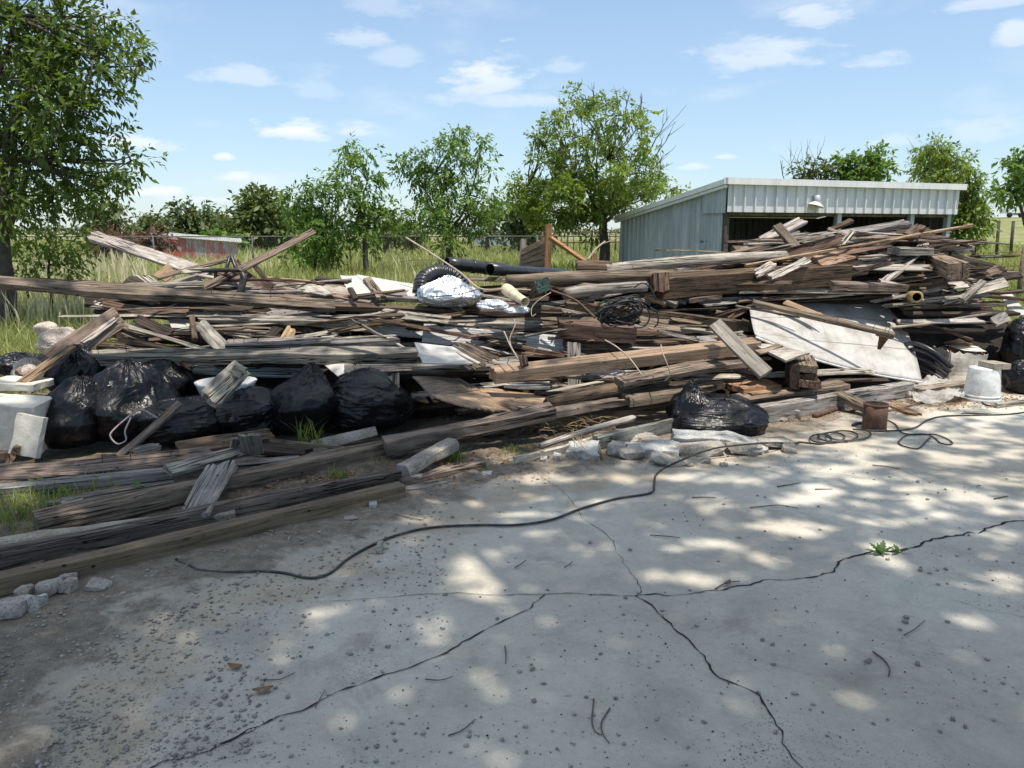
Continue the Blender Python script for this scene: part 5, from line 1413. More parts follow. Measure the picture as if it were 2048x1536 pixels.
# the big pale siding sheet
def big_sheet():
    rows = [[(1498, 612, 8.3), (1570, 606, 8.6), (1660, 604, 8.9), (1765, 606, 9.0)],
            [(1502, 640, 7.7), (1590, 640, 8.05), (1690, 640, 8.4), (1806, 652, 8.65)],
            [(1508, 666, 7.25), (1610, 684, 7.6), (1720, 695, 7.95), (1829, 706, 8.25)],
            [(1512, 672, 7.0), (1622, 714, 7.25), (1735, 744, 7.5), (1843, 762, 7.72)]]
    G = catrom_grid([[at(*p) for p in r] for r in rows], 10, 9)
    v, f = sheet_mesh(G, .010)
    h, w, _ = G.shape; c = np.array(v).mean(axis=0)
    me = mesh_of('siding_sheet', np.array(v) - c, f, M['siding'], True)
    uv = me.uv_layers.new(name='UVMap')
    for lp in me.loops:
        i = lp.vertex_index % (h * w); uv.data[lp.index].uv = ((i % w) / (w - 1), 1 - (i // w) / (h - 1))
    ob = obj('siding_sheet', me, None, c); tag(ob, 'large curved pale siding sheet draped down the front of the right heap', 'sheet')
    # folded lip along its lower edge
    P = G[-1] + np.array([0, -.006, -.012]); mb = MB(); mb.tube(P, .012, 6)
    e = mk('folded_edge', mb.v, mb.f, M['whiteplastic'], ob, True)
big_sheet()
stk = board((1505, 606), (1788, 671), .065, .045, 25, 'm', 'narrow nailed stick with a hinge lying over the curved siding sheet', pts=(at(1505, 604, 7.75), at(1788, 671, 7.35)), nails=[(.60, .1, .3), (.85, .0, .2), (.93, .1, .15), (.955, .1, .15)], name='stick', cat='stick', warp=.001)
def hinge():
    R, L = frame(at(1505, 604, 7.75), at(1788, 671, 7.35), 25); mb = MB()
    V = [(L / 2 - .13, -.036, -.02), (L / 2 - .04, -.036, -.02), (L / 2 - .07, -.044, -.16), (L / 2 - .10, -.044, -.16)]
    V += [(a, b - .004, c) for a, b, c in V]
    mb.add([np.array(p) for p in V], [(0, 1, 2, 3), (7, 6, 5, 4), (0, 4, 5, 1), (1, 5, 6, 2), (2, 6, 7, 3), (3, 7, 4, 0)])
    mb.tube([(L / 2 - .16, -.036, -.02), (L / 2 - .01, -.036, -.02)], .008, 6)
    o = obj('hinge', mesh_of('hinge', mb.v, mb.f, M['rust']), stk)
hinge()
board((1590, 612), (1655, 642), .10, .02, 20, 't', 'orange splintered board on the upper part of the siding sheet', pts=(at(1570, 604, 8.1), at(1652, 636, 7.85)), jag=(0, .12))
board((1440, 622), (1600, 640), .03, .02, 20, 'm', 'thin batten lying along the top of the siding sheet', pts=(at(1470, 612, 7.8), at(1600, 634, 7.7)))
# below the sheet
board((1462, 700), (1540, 690), .03, .02, 10, 'm', 'small stick above the pale shingled offcut', o=-.1)
panel('board_offcut', [(1508, 690, 6.95), (1545, 692, 7.1), (1618, 712, 7.0), (1570, 727, 6.6)], .02, 'p', 'pale offcut of grooved boards under the siding sheet', 'panel', 0, 'ply', 6)
board((1515, 703, 6.7), (1558, 690, 7.05), .07, .02, 20, 'm', 'brown strip crossing the pale grooved offcut', pts=(at(1512, 706, 6.7), at(1560, 690, 7.05)))
for i, (x0, y0, d0, x1, y1, d1, l) in enumerate([(1604, 708, 7.5, 1616, 738, 6.75, 'topmost of three stacked beam ends pointing at the viewer'), (1606, 735, 7.5, 1617, 756, 6.73, 'middle of three stacked beam ends pointing at the viewer'), (1608, 752, 7.5, 1617, 769, 6.72, 'lowest of three stacked beam ends pointing at the viewer')]):
    board(None, None, .165 + .012 * i, .064, [1.5, -2, 1][i], ['m', 'b', 'r'][i], l, pts=(at(x0, y0, d0), at(x1 + (0, -2, 3)[i], y1, d1 + (0, .04, -.03)[i])), name='beam', cat='beam', group='stacked beam ends')
board(None, None, .085, .22, 0, 'd', 'dark split beam end left of the three stacked beam ends', pts=(at(1580, 728, 7.4), at(1590, 755, 6.75)), mat='rot', name='beam', cat='beam')
board((1470, 685), (1400, 700), .20, .02, 5, 'p', 'pale scrap with a sunlit corner below the triple beam', pts=(at(1395, 712, 6.9), at(1440, 700, 7.0)))
board((1236, 766), (1500, 722), .14, .06, 14, 'm', 'two by six sloping up to the right below the triple beam', pts=(at(1238, 766, 6.25), at(1500, 722, 6.95)), jag=(0, .1))
board((1252, 798), (1425, 770), .13, .06, 14, 'm', 'rough plank below the sloping two by six', pts=(at(1250, 800, 6.2), at(1428, 772, 6.75)), mat='rot', jag=(.03, .05))
log((1098, 803), (1330, 762), .058, 'b', 'splintered log running right from the sunlit plywood sheet', pts=(at(1095, 806, 5.95), at(1330, 764, 6.6)), lump=.25)
board((1105, 822), (1330, 789), .11, .06, 14, 'm', 'plank under the splintered log', pts=(at(1100, 824, 5.9), at(1332, 790, 6.5)), mat='rot')
board((1080, 842), (1420, 795), .11, .07, 10, 'b', 'brown beam lying lowest under the splintered log', pts=(at(1070, 845, 5.95), at(1420, 798, 6.75)))
board((1375, 770), (1240, 778), .04, .02, 5, 'p', 'pale scrap of lath above the rough plank', pts=(at(1330, 778, 6.7), at(1372, 770, 6.9)))
board((1010, 764), (1120, 760), .05, .02, 5, 't', 'thin tan lath under the left end of the triple beam', pts=(at(1010, 762, 6.3), at(1125, 757, 6.5)))
panel('siding_offcut', [(1010, 770, 6.5), (1098, 763, 6.75), (1100, 782, 6.4), (1008, 775, 6.3)], .02, 'w', 'white grooved panel piece glowing under the triple beam', 'panel', 0, 'sheet', 5)
board((1075, 785), (1100, 789), .09, .03, 5, 'r', 'small reddish block below the white grooved piece', pts=(at(1072, 786, 6.25), at(1102, 788, 6.35)))
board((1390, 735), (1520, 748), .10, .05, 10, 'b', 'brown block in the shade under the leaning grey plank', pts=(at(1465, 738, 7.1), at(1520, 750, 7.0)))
board((1425, 775), (1445, 770), .06, .06, 10, 't', 'small sunlit tan block behind the front bin bag', pts=(at(1425, 772, 6.75), at(1446, 769, 6.8)))
board((1472, 778), (1546, 769), .20, .05, 6, 'o', 'orange brown plank end right of the front bin bag', pts=(at(1468, 778, 6.7), at(1546, 769, 6.95)), nails=[(.02, .2, .1), (.03, -.2, .3)])
board((1480, 797), (1690, 768), .15, .05, 8, 'm', 'long plank on the ground under the stacked beam ends', pts=(at(1470, 800, 6.55), at(1688, 769, 7.15)))
board((1500, 786), (1560, 778), .16, .03, 6, 't', 'tan board between the orange plank end and the long ground plank', pts=(at(1490, 787, 6.65), at(1560, 778, 6.85)))
# ---- front rows on the ground ----------------------------------------------------------------------------------
onground(-60, 1183, 804, 980, .048, .09, .09, (.215, .155, .11), 'nearest long brown timber on the slab edge at lower left', name='beam', cat='beam', warp=.0004, roll=0, mat='smooth', nails=[])
onground(-60, 1130, 796, 952, .055, .085, .10, (.15, .12, .095), 'second long timber lying just behind the nearest one', name='beam', cat='beam', mat='rot', warp=.0004)
onground(72, 1048, 770, 897, .07, .14, .10, 'm', 'long split beam with a square left end over the dirt', name='beam', cat='beam', mat='rot', warp=.0006)
board(None, None, .13, .10, 4, 'm', 'long beam rising right from the grey panel to the sunlit plywood sheet', pts=(atz(770, 893, .12), at(1105, 822, 5.75)), name='beam', cat='beam', mat='rot', warp=.0006)
onground(-40, 985, 600, 922, .07, .11, .06, 'g', 'grey plank running level over the grass at far left', warp=.001)
onground(-40, 950, 430, 908, .09, .15, .05, 'm', 'tan nailed plank in front of the leftmost bin bag', roll=25, warp=.001, nails=[(.5, .1, .2), (.62, .2, .2), (.8, 0, .2)])
onground(330, 944, 505, 898, .13, .10, .04, 'g', 'grey two by four lying across the long grey plank', roll=25)
board(None, None, .14, .02, 0, 'g', 'short weathered board standing behind the crossing two by four', pts=(atz(500, 868, .30), atz(508, 912, .10)), jag=(.02, .05), mat='smooth')
board(None, None, .10, .02, 0, 'g', 'grey board scrap left of the short standing board', pts=(atz(478, 872, .26), atz(470, 905, .1)))
board(None, None, .055, .035, 30, 'm', 'thin stick leaning on the leftmost bin bags', pts=(atz(238, 914, .06), at(360, 806, 5.5)), name='stick', cat='stick')
board(None, None, .185, .030, 6, 'g', 'broad weathered grey plank propped on the front timbers', pts=(atz(386, 1037, .06), atz(452, 922, .17)), jag=(.0, .09), mat='rot', twist=.1)
onground(265, 905, 320, 892, .09, .06, .05, 'p', 'small pale broken block by the thin leaning stick', roll=15, jag=(0, .04))
onground(350, 898, 545, 868, .08, .16, .02, 'b', 'brown sheet lying flat under the middle bin bags', roll=20)
onground(470, 895, 620, 905, .06, .14, .03, 'd', 'dark board lying before the middle bin bags', roll=5)
onground(540, 880, 700, 897, .08, .03, .02, 'm', 'thin lath lying before the middle bin bags')
panel('board_offcut', [(622, 884, 5.75), (750, 856, 6.0), (754, 872, 5.95), (620, 908, 5.7)], .02, (.30, .29, .27), 'flat grey slab leaning before the right bin bags', 'panel', 0, 'rubble', 6)
onground(0, 915, 62, 880, .06, .10, .05, 'b', 'brown board end at the far left below the foam')
onground(22, 915, 55, 885, .09, .16, .04, 't', 'tan block end standing at far left before the leftmost bin bag', roll=60)
onground(-10, 935, 70, 925, .08, .07, .03, 'b', 'narrow brown board at far left above the tan nailed plank')
onground(90, 1010, 350, 965, .04, .07, .03, 'g', 'thin grey board low behind the long split beam')
onground(120, 1010, 165, 1000, .05, .05, .02, 'p', 'pale sliver lying in the grass behind the long split beam')
onground(915, 878, 1032, 862, .06, .10, .06, 'b', 'short brown board before the dark gap at centre', roll=10)
log((0, 0), (0, 0), .024, 'p', 'smooth grey pole lying at centre front before the bin bag', pts=(atz(1080, 893, .07), atz(1266, 836, .13)), taper=1.1, mat='wood', lump=.04, name='pole', cat='pole')
onground(800, 965, 968, 930, .03, .06, .05, 'm', 'old edging timber right of the two long front timbers', mat='rot')
onground(800, 980, 905, 962, .02, .05, .03, 'g', 'broken grey lath at the end of the front timbers', mat='rot', jag=(0, .1))
board(None, None, .025, .07, 0, (.46, .43, .33), 'curved pale painted edging strip at centre front', pts=(atz(1028, 922, .05), atz(1205, 876, .06)), warp=.012, name='edging', cat='edging')
board(None, None, .06, .13, 0, (.20, .20, .18), 'dark grey edging kerb running to the front bin bag', pts=(atz(1190, 890, .06), atz(1400, 838, .07)), mat='curbw' if 'curbw' in M else 'wood', name='edging', cat='edging')
board(None, None, .12, .16, 0, (.27, .25, .22), 'long grey timber kerb along the foot of the right heap', pts=(atz(1505, 832, .08), atz(1815, 780, .08)), name='edging', cat='edging', warp=.0005)
board(None, None, .14, .14, 0, (.30, .26, .21), 'grey timber kerb behind the clear film at right', pts=(atz(1830, 790, .05), atz(1935, 775, .05)), name='edging', cat='edging')
onground(1672, 785, 1762, 828, (.17, .05), .12, .045, 'm', 'short plank propped from the timber kerb to the brown can', roll=10)
onground(1790, 812, 1835, 832, .02, .13, .02, 'o', 'broken orange tipped board end beside the brown can', jag=(0, .12))
onground(1765, 824, 1900, 796, .015, .03, .02, 'm', 'thin lath on the slab right of the brown can', jag=(.02, .1))
onground(1880, 803, 1950, 800, .012, .10, .015, 'b', 'brown wood scrap lying at the foot of the white bucket', jag=(.1, .05))
onground(1915, 826, 1990, 830, .01, .04, .012, 'd', 'dark splinter on the slab before the white bucket', jag=(.1, .06))
board(None, None, .05, .05, 0, 'p', 'long pale pole on the slab right of the white bucket', pts=(atz(1990, 812, .03), atz(2120, 798, .03)), name='pole', cat='pole')
# ---- buried boards that fill the heap ---------------------------------------------------------------------------
def filler():
    rg = random.Random(77)
    protos = [plank_mesh('board', 1.0, .14, .045, 'wood', (.0, .02), .003, .003, 900 + i) for i in range(4)] + [plank_mesh('board', 1.0, .16, .05, 'rot', (.03, .04), .003, .005, 910 + i) for i in range(3)]
    LAB = [(150, 560, 'board wedged deep in the left flank of the lumber heap'), (560, 900, 'board wedged deep in the middle left of the lumber heap'), (900, 1300, 'board wedged deep below the cable bundle'), (1300, 1620, 'board wedged deep under the biggest beam'), (1620, 2060, 'board wedged deep inside the right flank of the heap')]
    n = 0
    for (xa, xb, lab) in LAB:
        k = int((xb - xa) / 9.5)
        for i in range(k):
            x = rg.uniform(xa, xb); ln = rg.uniform(1.1, 2.4)
            lo = np.interp(x, XT, YTOP) + 22; hi = np.interp(x, XB, YBASE) - 45
            if x < 830: hi = min(hi, 735)
            if 1480 < x < 1860: hi = min(hi, 610)
            y = lo + (hi - lo) * rg.random(); Yd = D(x, y) + rg.uniform(.3, .75)
            c = at(x, y, Yd)
            a = rg.gauss(0, .16) + (.12 if x > 900 else -.05); el = rg.gauss(0, .05) + (.035 if x > 1000 else -.02)
            d = np.array([math.cos(a), math.sin(a), el]); d /= np.linalg.norm(d)
            A, Bp = c - d * ln / 2, c + d * ln / 2
            bad = False
            for q in (A, Bp):
                r = q - CAM; u = r[0] / (r[1] * math.cos(PITCH) - r[2] * math.sin(PITCH)); v = (r[1] * math.sin(PITCH) + r[2] * math.cos(PITCH)) / (r[1] * math.cos(PITCH) - r[2] * math.sin(PITCH))
                qx, qy = 1024 + u * F, 768 - v * F
                if qy < np.interp(qx, XT, YTOP) + 14 or qx < 170 or qx > 2060 or (1480 < qx < 1860 and qy > 620) or q[2] < .05: bad = True
            if bad: continue
            R, L = frame(A, Bp, rg.uniform(-10, 45))
            ob = obj('board', rg.choice(protos)); s = np.array([L, rg.uniform(.7, 1.3), rg.uniform(.6, 1.2)])
            setrot(ob, R * s[None, :], c)
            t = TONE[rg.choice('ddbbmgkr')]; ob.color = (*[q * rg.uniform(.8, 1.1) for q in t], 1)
            tag(ob, ('weathered brown ' + lab), 'board', lab.replace('board', 'boards')); n += 1
    # added mound that keeps light from showing through the heap
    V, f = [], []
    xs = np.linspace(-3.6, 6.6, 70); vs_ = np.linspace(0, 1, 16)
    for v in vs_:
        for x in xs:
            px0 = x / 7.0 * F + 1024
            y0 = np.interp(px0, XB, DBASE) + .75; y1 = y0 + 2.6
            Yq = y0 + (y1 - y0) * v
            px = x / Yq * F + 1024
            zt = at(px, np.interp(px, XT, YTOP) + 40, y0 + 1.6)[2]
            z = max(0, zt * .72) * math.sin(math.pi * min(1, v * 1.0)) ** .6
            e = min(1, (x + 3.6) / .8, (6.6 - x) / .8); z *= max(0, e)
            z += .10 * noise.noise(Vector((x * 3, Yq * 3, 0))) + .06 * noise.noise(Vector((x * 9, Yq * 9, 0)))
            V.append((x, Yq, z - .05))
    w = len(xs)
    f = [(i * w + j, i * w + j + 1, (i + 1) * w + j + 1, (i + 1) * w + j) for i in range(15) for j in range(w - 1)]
    tag(mk('wood_debris_stand_in', V, f, M['mound']), 'dark added mound standing in for wood debris inside the lumber heap', 'mound', kind='stuff')
# ---- thin splinters and laths strewn over the face of the heap ---------------------------------------------------
def splinters():
    rg = random.Random(41)
    zones = [(230, 560, 560, 700, 34, 'thin splintered lath strewn over the left part of the heap'), (560, 900, 575, 745, 36, 'thin splintered lath strewn over the middle left of the heap'), (900, 1340, 565, 815, 66, 'thin splintered lath strewn over the centre of the heap'),
             (1340, 1560, 500, 780, 34, 'thin splintered lath strewn left of the siding sheet'), (1540, 1960, 462, 600, 78, 'thin splintered lath strewn over the upper right of the heap'), (1840, 2040, 540, 650, 26, 'thin splintered lath sticking out of the right end of the heap')]
    for (xa, xb, ya, yb, n, lab) in zones:
        for i in range(n):
            x, y = rg.uniform(xa, xb), rg.uniform(ya, yb)
            yt = np.interp(x, XT, YTOP)
            if y < yt + 12: y = yt + rg.uniform(6, 40)
            if x < 850 and y > 735: continue
            Yd = D(x, y) + rg.uniform(-.22, .12); c = at(x, y, Yd)
            ln = rg.choice([.35, .6, .9, 1.3, 1.8, 2.2]) * rg.uniform(.7, 1.2)
            a = rg.gauss(0, .28) + (.06 if x > 900 else 0); el = rg.gauss(.0, .10) + (.09 if x > 1300 else 0)
            if rg.random() < .09: a += rg.choice([-1, 1]) * .9; el += rg.choice([-.35, .3])
            d = np.array([math.cos(a), math.sin(a), el]); d /= np.linalg.norm(d)
            over = False
            for q in (c - d * ln / 2, c + d * ln / 2):
                r = q - CAM; dz = r[1] * math.cos(PITCH) - r[2] * math.sin(PITCH)
                qx, qy = 1024 + r[0] / dz * F, 768 - (r[1] * math.sin(PITCH) + r[2] * math.cos(PITCH)) / dz * F
                if qy < np.interp(qx, XT, YTOP) - 6 or qx > 2040: over = True
            if over: continue
            w = rg.choice([.018, .025, .04, .06, .09, .12]); t = rg.uniform(.008, .022)
            board(None, None, w, t, rg.uniform(-10, 60), rg.choice('pgmmbdprd'), lab, pts=(c - d * ln / 2, c + d * ln / 2), jag=(rg.uniform(.02, .12), rg.uniform(.02, .12)), mat=rg.choice(['wood', 'rot']), name='lath', cat='lath', warp=.012, twist=rg.uniform(-.3, .3), group=lab.replace('lath', 'laths'))
M['mound'] = plain('dark_mound', (.028, .021, .016), .95, 0, 14, .6, .03, 30)  # dark colour stands in for deep shade between the boards
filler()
splinters()
# ------------------------------------------------------------------ bags
def bag(c, size, label, seed, knot=True, squash=1.0, lean=(0, 0), name='bin_bag', mat='bag', cat='bin bag', fold=1.0, peak=None, dirn=None):
    """a filled liner slumped on the ground: boxy contents, tension creases running toward its tied end"""
    c = np.array(c, float); a, b, h = size
    nu, nv = 168, 92; V = []; rg = np.random.default_rng(seed)
    s0 = rg.uniform(0, 50)
    if peak is None: peak = rg.uniform(.25, .6) if knot else rg.uniform(0, .25)
    e3 = np.array(dirn if dirn is not None else (rg.normal(0, .45), rg.normal(0, .3), 1.0)); e3 = e3 / np.linalg.norm(e3)
    e1 = np.cross(e3, (0, 1, 0.2)); e1 /= np.linalg.norm(e1); e2 = np.cross(e3, e1)
    sq = rg.uniform(.72, .92)
    ph = rg.uniform(0, 6.28, 4); fr = rg.integers(11, 30, 4)
    nz_ = noise.noise
    for i in range(nv + 1):
        t = i / nv; th = math.pi * t
        z = (1 - math.cos(th)) / 2
        rad = math.sin(th) ** (.50 if t < .5 else .72)
        if z > .35: rad *= 1 - peak * ((z - .35) / .65) ** 1.3
        for j in range(nu):
            p = 2 * math.pi * j / nu
            cp, sp = math.cos(p), math.sin(p)
            cx, cy = math.copysign(abs(cp) ** sq, cp), math.copysign(abs(sp) ** sq, sp)
            d = np.array([cx * rad, cy * rad, z * 2 - 1])
            D3 = Vector(d)
            lump = .26 * nz_(D3 * .95 + Vector((s0, 0, 0))) + .11 * nz_(D3 * 1.9 + Vector((s0, 3, 0)))
            wq = nz_(D3 * 1.2 + Vector((0, s0, 5)))
            u, v, w = float(d @ e1), float(d @ e2), float(d @ e3)
            fan = 1 / (.55 + .45 * (1 - w * .6))
            r1 = max(0., 1 - 3.2 * abs(nz_(Vector((u * 4.6 * fan + wq, v * 4.6 * fan, w * .7 + s0)))))
            r2 = max(0., 1 - 2.6 * abs(nz_(Vector((u * 11 * fan + wq * 2.5, v * 11 * fan, w * 1.1 + s0 + 9)))))
            r3 = max(0., 1 - 2.4 * abs(nz_(Vector((u * 2.4 + s0, v * 5 + 3, w * 5.5 + wq)))))
            mask = min(1, max(.15, .6 + 1.3 * nz_(D3 * 1.6 + Vector((3, s0, 0)))))
            gath = 0
            for q in range(4): gath += (1 - abs(math.sin(p * fr[q] * .5 + ph[q] + wq)))
            dsp = fold * (.046 * r1 ** 2 * mask + .015 * r2 ** 1.6 * (1.1 - mask * .5) + .020 * r3 ** 3 * (1 - mask) - .018) + fold * .03 * (gath - 1.4) * max(0, (z - .6) / .4) ** 2
            k = 1 + lump + dsp
            zz = h * (z ** .9) * (1 + .25 * lump) + (dsp * h * .5 if z > .5 else 0)
            x = a * .5 * cx * rad * k; y = b * .5 * cy * rad * k
            V.append((x + lean[0] * z * z * h, y + lean[1] * z * z * h, max(0.0, zz - .02)))
    f = [(i * nu + j, i * nu + (j + 1) % nu, (i + 1) * nu + (j + 1) % nu, (i + 1) * nu + j) for i in range(nv) for j in range(nu)]
    ob = obj(name, mesh_of(name, V, f, M[mat], True), None, c)
    tag(ob, label, cat)
    return ob
def pbag(x, yb, w, h, Y, label, seed, z=0.0, deep=None, **k):
    """bag whose foot is at picture column x, at distance Y, w x h picture pixels"""
    p = at(x, yb, Y); s = Y / F
    return bag((p[0], p[1] + w * s * .3, z), (w * s, (deep or w) * s, h * s * 1.03), label, seed, **k)
pbag(118, 918, 165, 150, 5.55, 'leftmost black bin bag beside the foam block', 11, 0.02, lean=(.25, 0), peak=.62, dirn=(.5, 0, 1))
pbag(235, 895, 190, 160, 5.75, 'tall glossy black bin bag under the thick weathered beam', 12, .02, lean=(.05, 0))
pbag(150, 850, 120, 110, 6.2, 'black bin bag behind the two leftmost ones', 13, .25)
pbag(350, 898, 195, 92, 5.75, 'low black bin bag behind the thin leaning stick', 14, .0, knot=False, dirn=(1, 0, .15))
pbag(320, 845, 130, 100, 6.3, 'slumped black bin bag in the shade above the low one', 15, .2)
pbag(478, 880, 190, 98, 5.95, 'broad black bin bag under the hanging thick plank end', 16, .02, knot=False, dirn=(.9, 0, .4), peak=.5)
pbag(596, 892, 155, 140, 6.0, 'upright black bin bag with a peaked top at centre left', 17, .02, lean=(.16, 0), peak=.72, dirn=(.25, 0, 1))
pbag(735, 885, 200, 118, 6.1, 'wide black bin bag right of the peaked one', 18, .02, lean=(-.2, 0), peak=.6, dirn=(-1, .1, .35))
pbag(30, 745, 110, 45, 7.3, 'flattened black plastic bag on the grass at the left edge', 19, .25, knot=False, fold=1.6)
bag((*(atz(1440, 872, 0)[:2] + np.array([.02, .10])), .01), (.80, .52, .29), 'crumpled black bin bag on the slab at right of centre', 22, lean=(.10, .05), knot=False, fold=1.25, peak=.45, dirn=(-1, .1, .25))
bag((*(atz(1388, 868, 0)[:2] + np.array([0, .14])), .01), (.34, .34, .42), 'bunched upper lobe of rubbish bag behind the crumpled one', 25, knot=True, fold=1.4, peak=.7, dirn=(.2, 0, 1))
bag((*atz(2060, 785, 0)[:2], .01), (.62, .5, .34), 'black bin bag with a bluish sheen at the right edge', 23, knot=False, fold=1.4)
bag((*(atz(2062, 770, 0)[:2] + np.array([.12, .25])), .12), (.7, .5, .62), 'dark bin bag heaped behind the bluish one at right', 24, knot=True)
# drawstring of a left bag
mb = MB(); P = [at(x, y, d) for x, y, d in [(318, 838, 5.42), (285, 820, 5.45), (262, 830, 5.38), (225, 862, 5.30), (222, 876, 5.28), (236, 888, 5.27), (252, 880, 5.28), (250, 862, 5.30), (262, 835, 5.35)]]
mb.tube(spline(P, 6), .006, 5); tag(mk('bag_drawstring', mb.v, mb.f, M['redrag'], None, True), 'loose pinkish drawstring looping from the tall glossy bag', 'drawstring')
# foil insulation bags
p = at(888, 606, 7.35)
bag((p[0] + .03, p[1] + .25, p[2] - .05), (.62, .5, .30), 'silver foil insulation bag on top of the heap', 31, name='foil_bag', mat='silver', cat='foil bag', fold=2.0, peak=.7)
p = at(985, 612, 7.1)
bag((p[0], p[1] + .1, p[2] - .03), (.28, .22, .10), 'small crumpled foil scrap beside the cream pipe', 32, False, name='foil_scrap', mat='silver', cat='foil', fold=2.0)
p = at(1035, 622, 7.0)
bag((p[0], p[1] + .1, p[2] - .02), (.24, .2, .07), 'flat dark foil scrap under the cream pipe end', 33, False, name='foil_scrap', mat='silver', cat='foil', fold=2.0)
# ------------------------------------------------------------------ pipes and hoses
def hollow_pipe(name, P0, P1, r, wall, label, cat, mat, collars=(), ring=0):
    R, L = frame(np.array(P0), np.array(P1), 0); Mx = np.column_stack([R[:, 1], R[:, 2], R[:, 0]])
    n = 48 if ring else 6; prof = [(r - wall, L)]
    prof = [(r - wall, 0.0), (r, 0.0)]
    for i in range(1, n): 
        z = L * i / n; prof.append((r * (1 + (ring * math.sin(i * math.pi / 1.0 * .9) if ring else 0)), z))
    prof += [(r, L), (r - wall, L), (r - wall, 0.0)]
    mb = MB(); mb.lathe(prof, P0, 28, Mx)
    o = mk(name, mb.v, mb.f, M[mat], None, True, np.array(P0)); tag(o, label, cat)
    for (t0, t1, k) in collars:
        mb = MB(); mb.lathe([(r, t0 * L), (r * k, t0 * L), (r * k, t1 * L), (r, t1 * L)], P0, 28, Mx)
        mk('collar', mb.v, mb.f, M[mat], o, True)
    return o
hollow_pipe('plastic_pipe', at(893, 527, 8.6), at(1010, 540, 9.0), .072, .006, 'wide black plastic pipe with a collar, open end to the left', 'pipe', 'blackpipe', [(.42, .46, 1.10), (.62, .98, 1.05)])
hollow_pipe('plastic_pipe', at(980, 539, 8.25), at(1135, 549, 9.6), .062, .005, 'long black plastic pipe lying in front of the collared pipe', 'pipe', 'blackpipe')
hollow_pipe('plastic_pipe', at(1012, 578, 7.35), at(1050, 604, 6.95), .042, .004, 'cream plastic pipe fitting with a wide collar', 'pipe', 'cream', [(.0, .42, 1.28), (.1, .16, 1.38)])
hollow_pipe('plastic_pipe', at(1834, 594, 8.25), at(1815, 592, 9.0), .062, .018, 'yellowish hollow pipe end facing the viewer at right', 'pipe', 'yellow')
# corrugated drain hose: a fat bent ribbed tube
P = spline([at(842, 585, 8.0), at(848, 560, 8.1), at(872, 547, 8.3), at(905, 552, 8.4), at(928, 578, 8.4)], 36)
rr = np.array([.088 * (1 + .07 * math.sin(i * 2 * math.pi / 8)) for i in range(len(P))])
mb = MB(); mb.tube(P, rr, 20); tag(mk('drain_hose', mb.v, mb.f, M['blackpipe'], None, True), 'ribbed black drain hose arching behind the foil bag', 'hose')
# black frame of bent tube
fr = thing('chair_frame', 'bent black tubular chair frame sticking out of the upper left jumble', 'frame', at(450, 560, 7.6))
for nm, pts, r in [('frame_tube', [(375, 543, 7.7), (420, 541, 7.7), (470, 540, 7.7), (484, 545, 7.7), (482, 570, 7.65), (472, 600, 7.6)], .022), ('frame_tube', [(450, 545, 7.72), (455, 530, 7.75), (459, 516, 7.8), (464, 516, 7.8), (470, 532, 7.75), (478, 542, 7.7)], .018), ('frame_tube', [(484, 546, 7.68), (489, 560, 7.65), (480, 590, 7.6), (470, 602, 7.6)], .024), ('brace', [(432, 541, 7.72), (430, 560, 7.7)], .016)]:
    mb = MB(); mb.tube(spline([at(*q) for q in pts], 6), r, 8); mk(nm, mb.v, mb.f, M['blacksteel'], fr, True)
# bundle of black cable
def cable_bundle():
    c = at(1238, 622, 7.05); root = thing('cable_bundle', 'tangled bundle of black cable on the heap at centre right', 'cable', c); rg = random.Random(5); mb = MB()
    for k in range(26):
        a0 = rg.uniform(0, .6); P = []
        rx, rz, ry = rg.uniform(.14, .20), rg.uniform(.07, .12), rg.uniform(.05, .18); dx, dz = rg.uniform(-.04, .05), rg.uniform(-.02, .03); tl = rg.uniform(-.5, .2)
        for i in range(22):
            a = a0 + i / 21 * rg.choice([5.2, 6.0]); x = rx * math.cos(a); z = rz * math.sin(a)
            P.append(c + np.array([dx + x * math.cos(tl) - z * math.sin(tl), ry * math.cos(a + k) * .6 - .05, dz + x * math.sin(tl) * -.6 + z]))
        mb.tube(spline(P, 2), .0058, 5)
    mk('cable_coils', mb.v, mb.f, M['rubber'], root, True)
    for q in ([(1290, 612), (1300, 630), (1290, 652), (1268, 655)], [(1300, 615), (1314, 625), (1316, 645), (1308, 655)], [(1268, 575), (1285, 566), (1300, 575), (1312, 600)]):
        mb = MB(); mb.tube(spline([at(x, y, 6.85) for x, y in q], 8), .0075, 6); mk('loose_loop', mb.v, mb.f, M['rubber'], root, True)
cable_bundle()
# pale wires and twigs on the heap
def wire(pts, r, label, mat='paletwig', name='wire', cat='wire', n=8):
    mb = MB(); mb.tube(spline([at(*q) for q in pts], n), r, 6); return tag(mk(name, mb.v, mb.f, M[mat], None, True), label, cat)
wire([(1322, 690, 6.3), (1325, 705, 6.2), (1335, 730, 6.15), (1340, 750, 6.15), (1330, 762, 6.2)], .005, 'pale wire hanging over the right half of the triple beam')
wire([(1210, 680, 6.6), (1235, 695, 6.4), (1262, 720, 6.2), (1285, 752, 6.1)], .006, 'pale strip of wire hanging over the middle of the triple beam')
wire([(1102, 585, 7.0), (1080, 598, 6.9), (1064, 615, 6.85), (1064, 632, 6.8), (1072, 628, 6.8)], .004, 'grey wire curling below the green ended post')
wire([(1028, 638, 6.9), (1030, 650, 6.7), (1020, 675, 6.6), (1022, 692, 6.55)], .004, 'thin wire curving before the plywood joint')
wire([(1008, 663, 6.65), (1020, 690, 6.55), (1036, 718, 6.3)], .007, 'pale splinter rod leaning before the plywood strip', name='stick', cat='stick')
wire([(1022, 698, 6.5), (1040, 712, 6.4), (1062, 708, 6.4), (1072, 696, 6.45)], .003, 'thin wire sagging before the plywood strip')
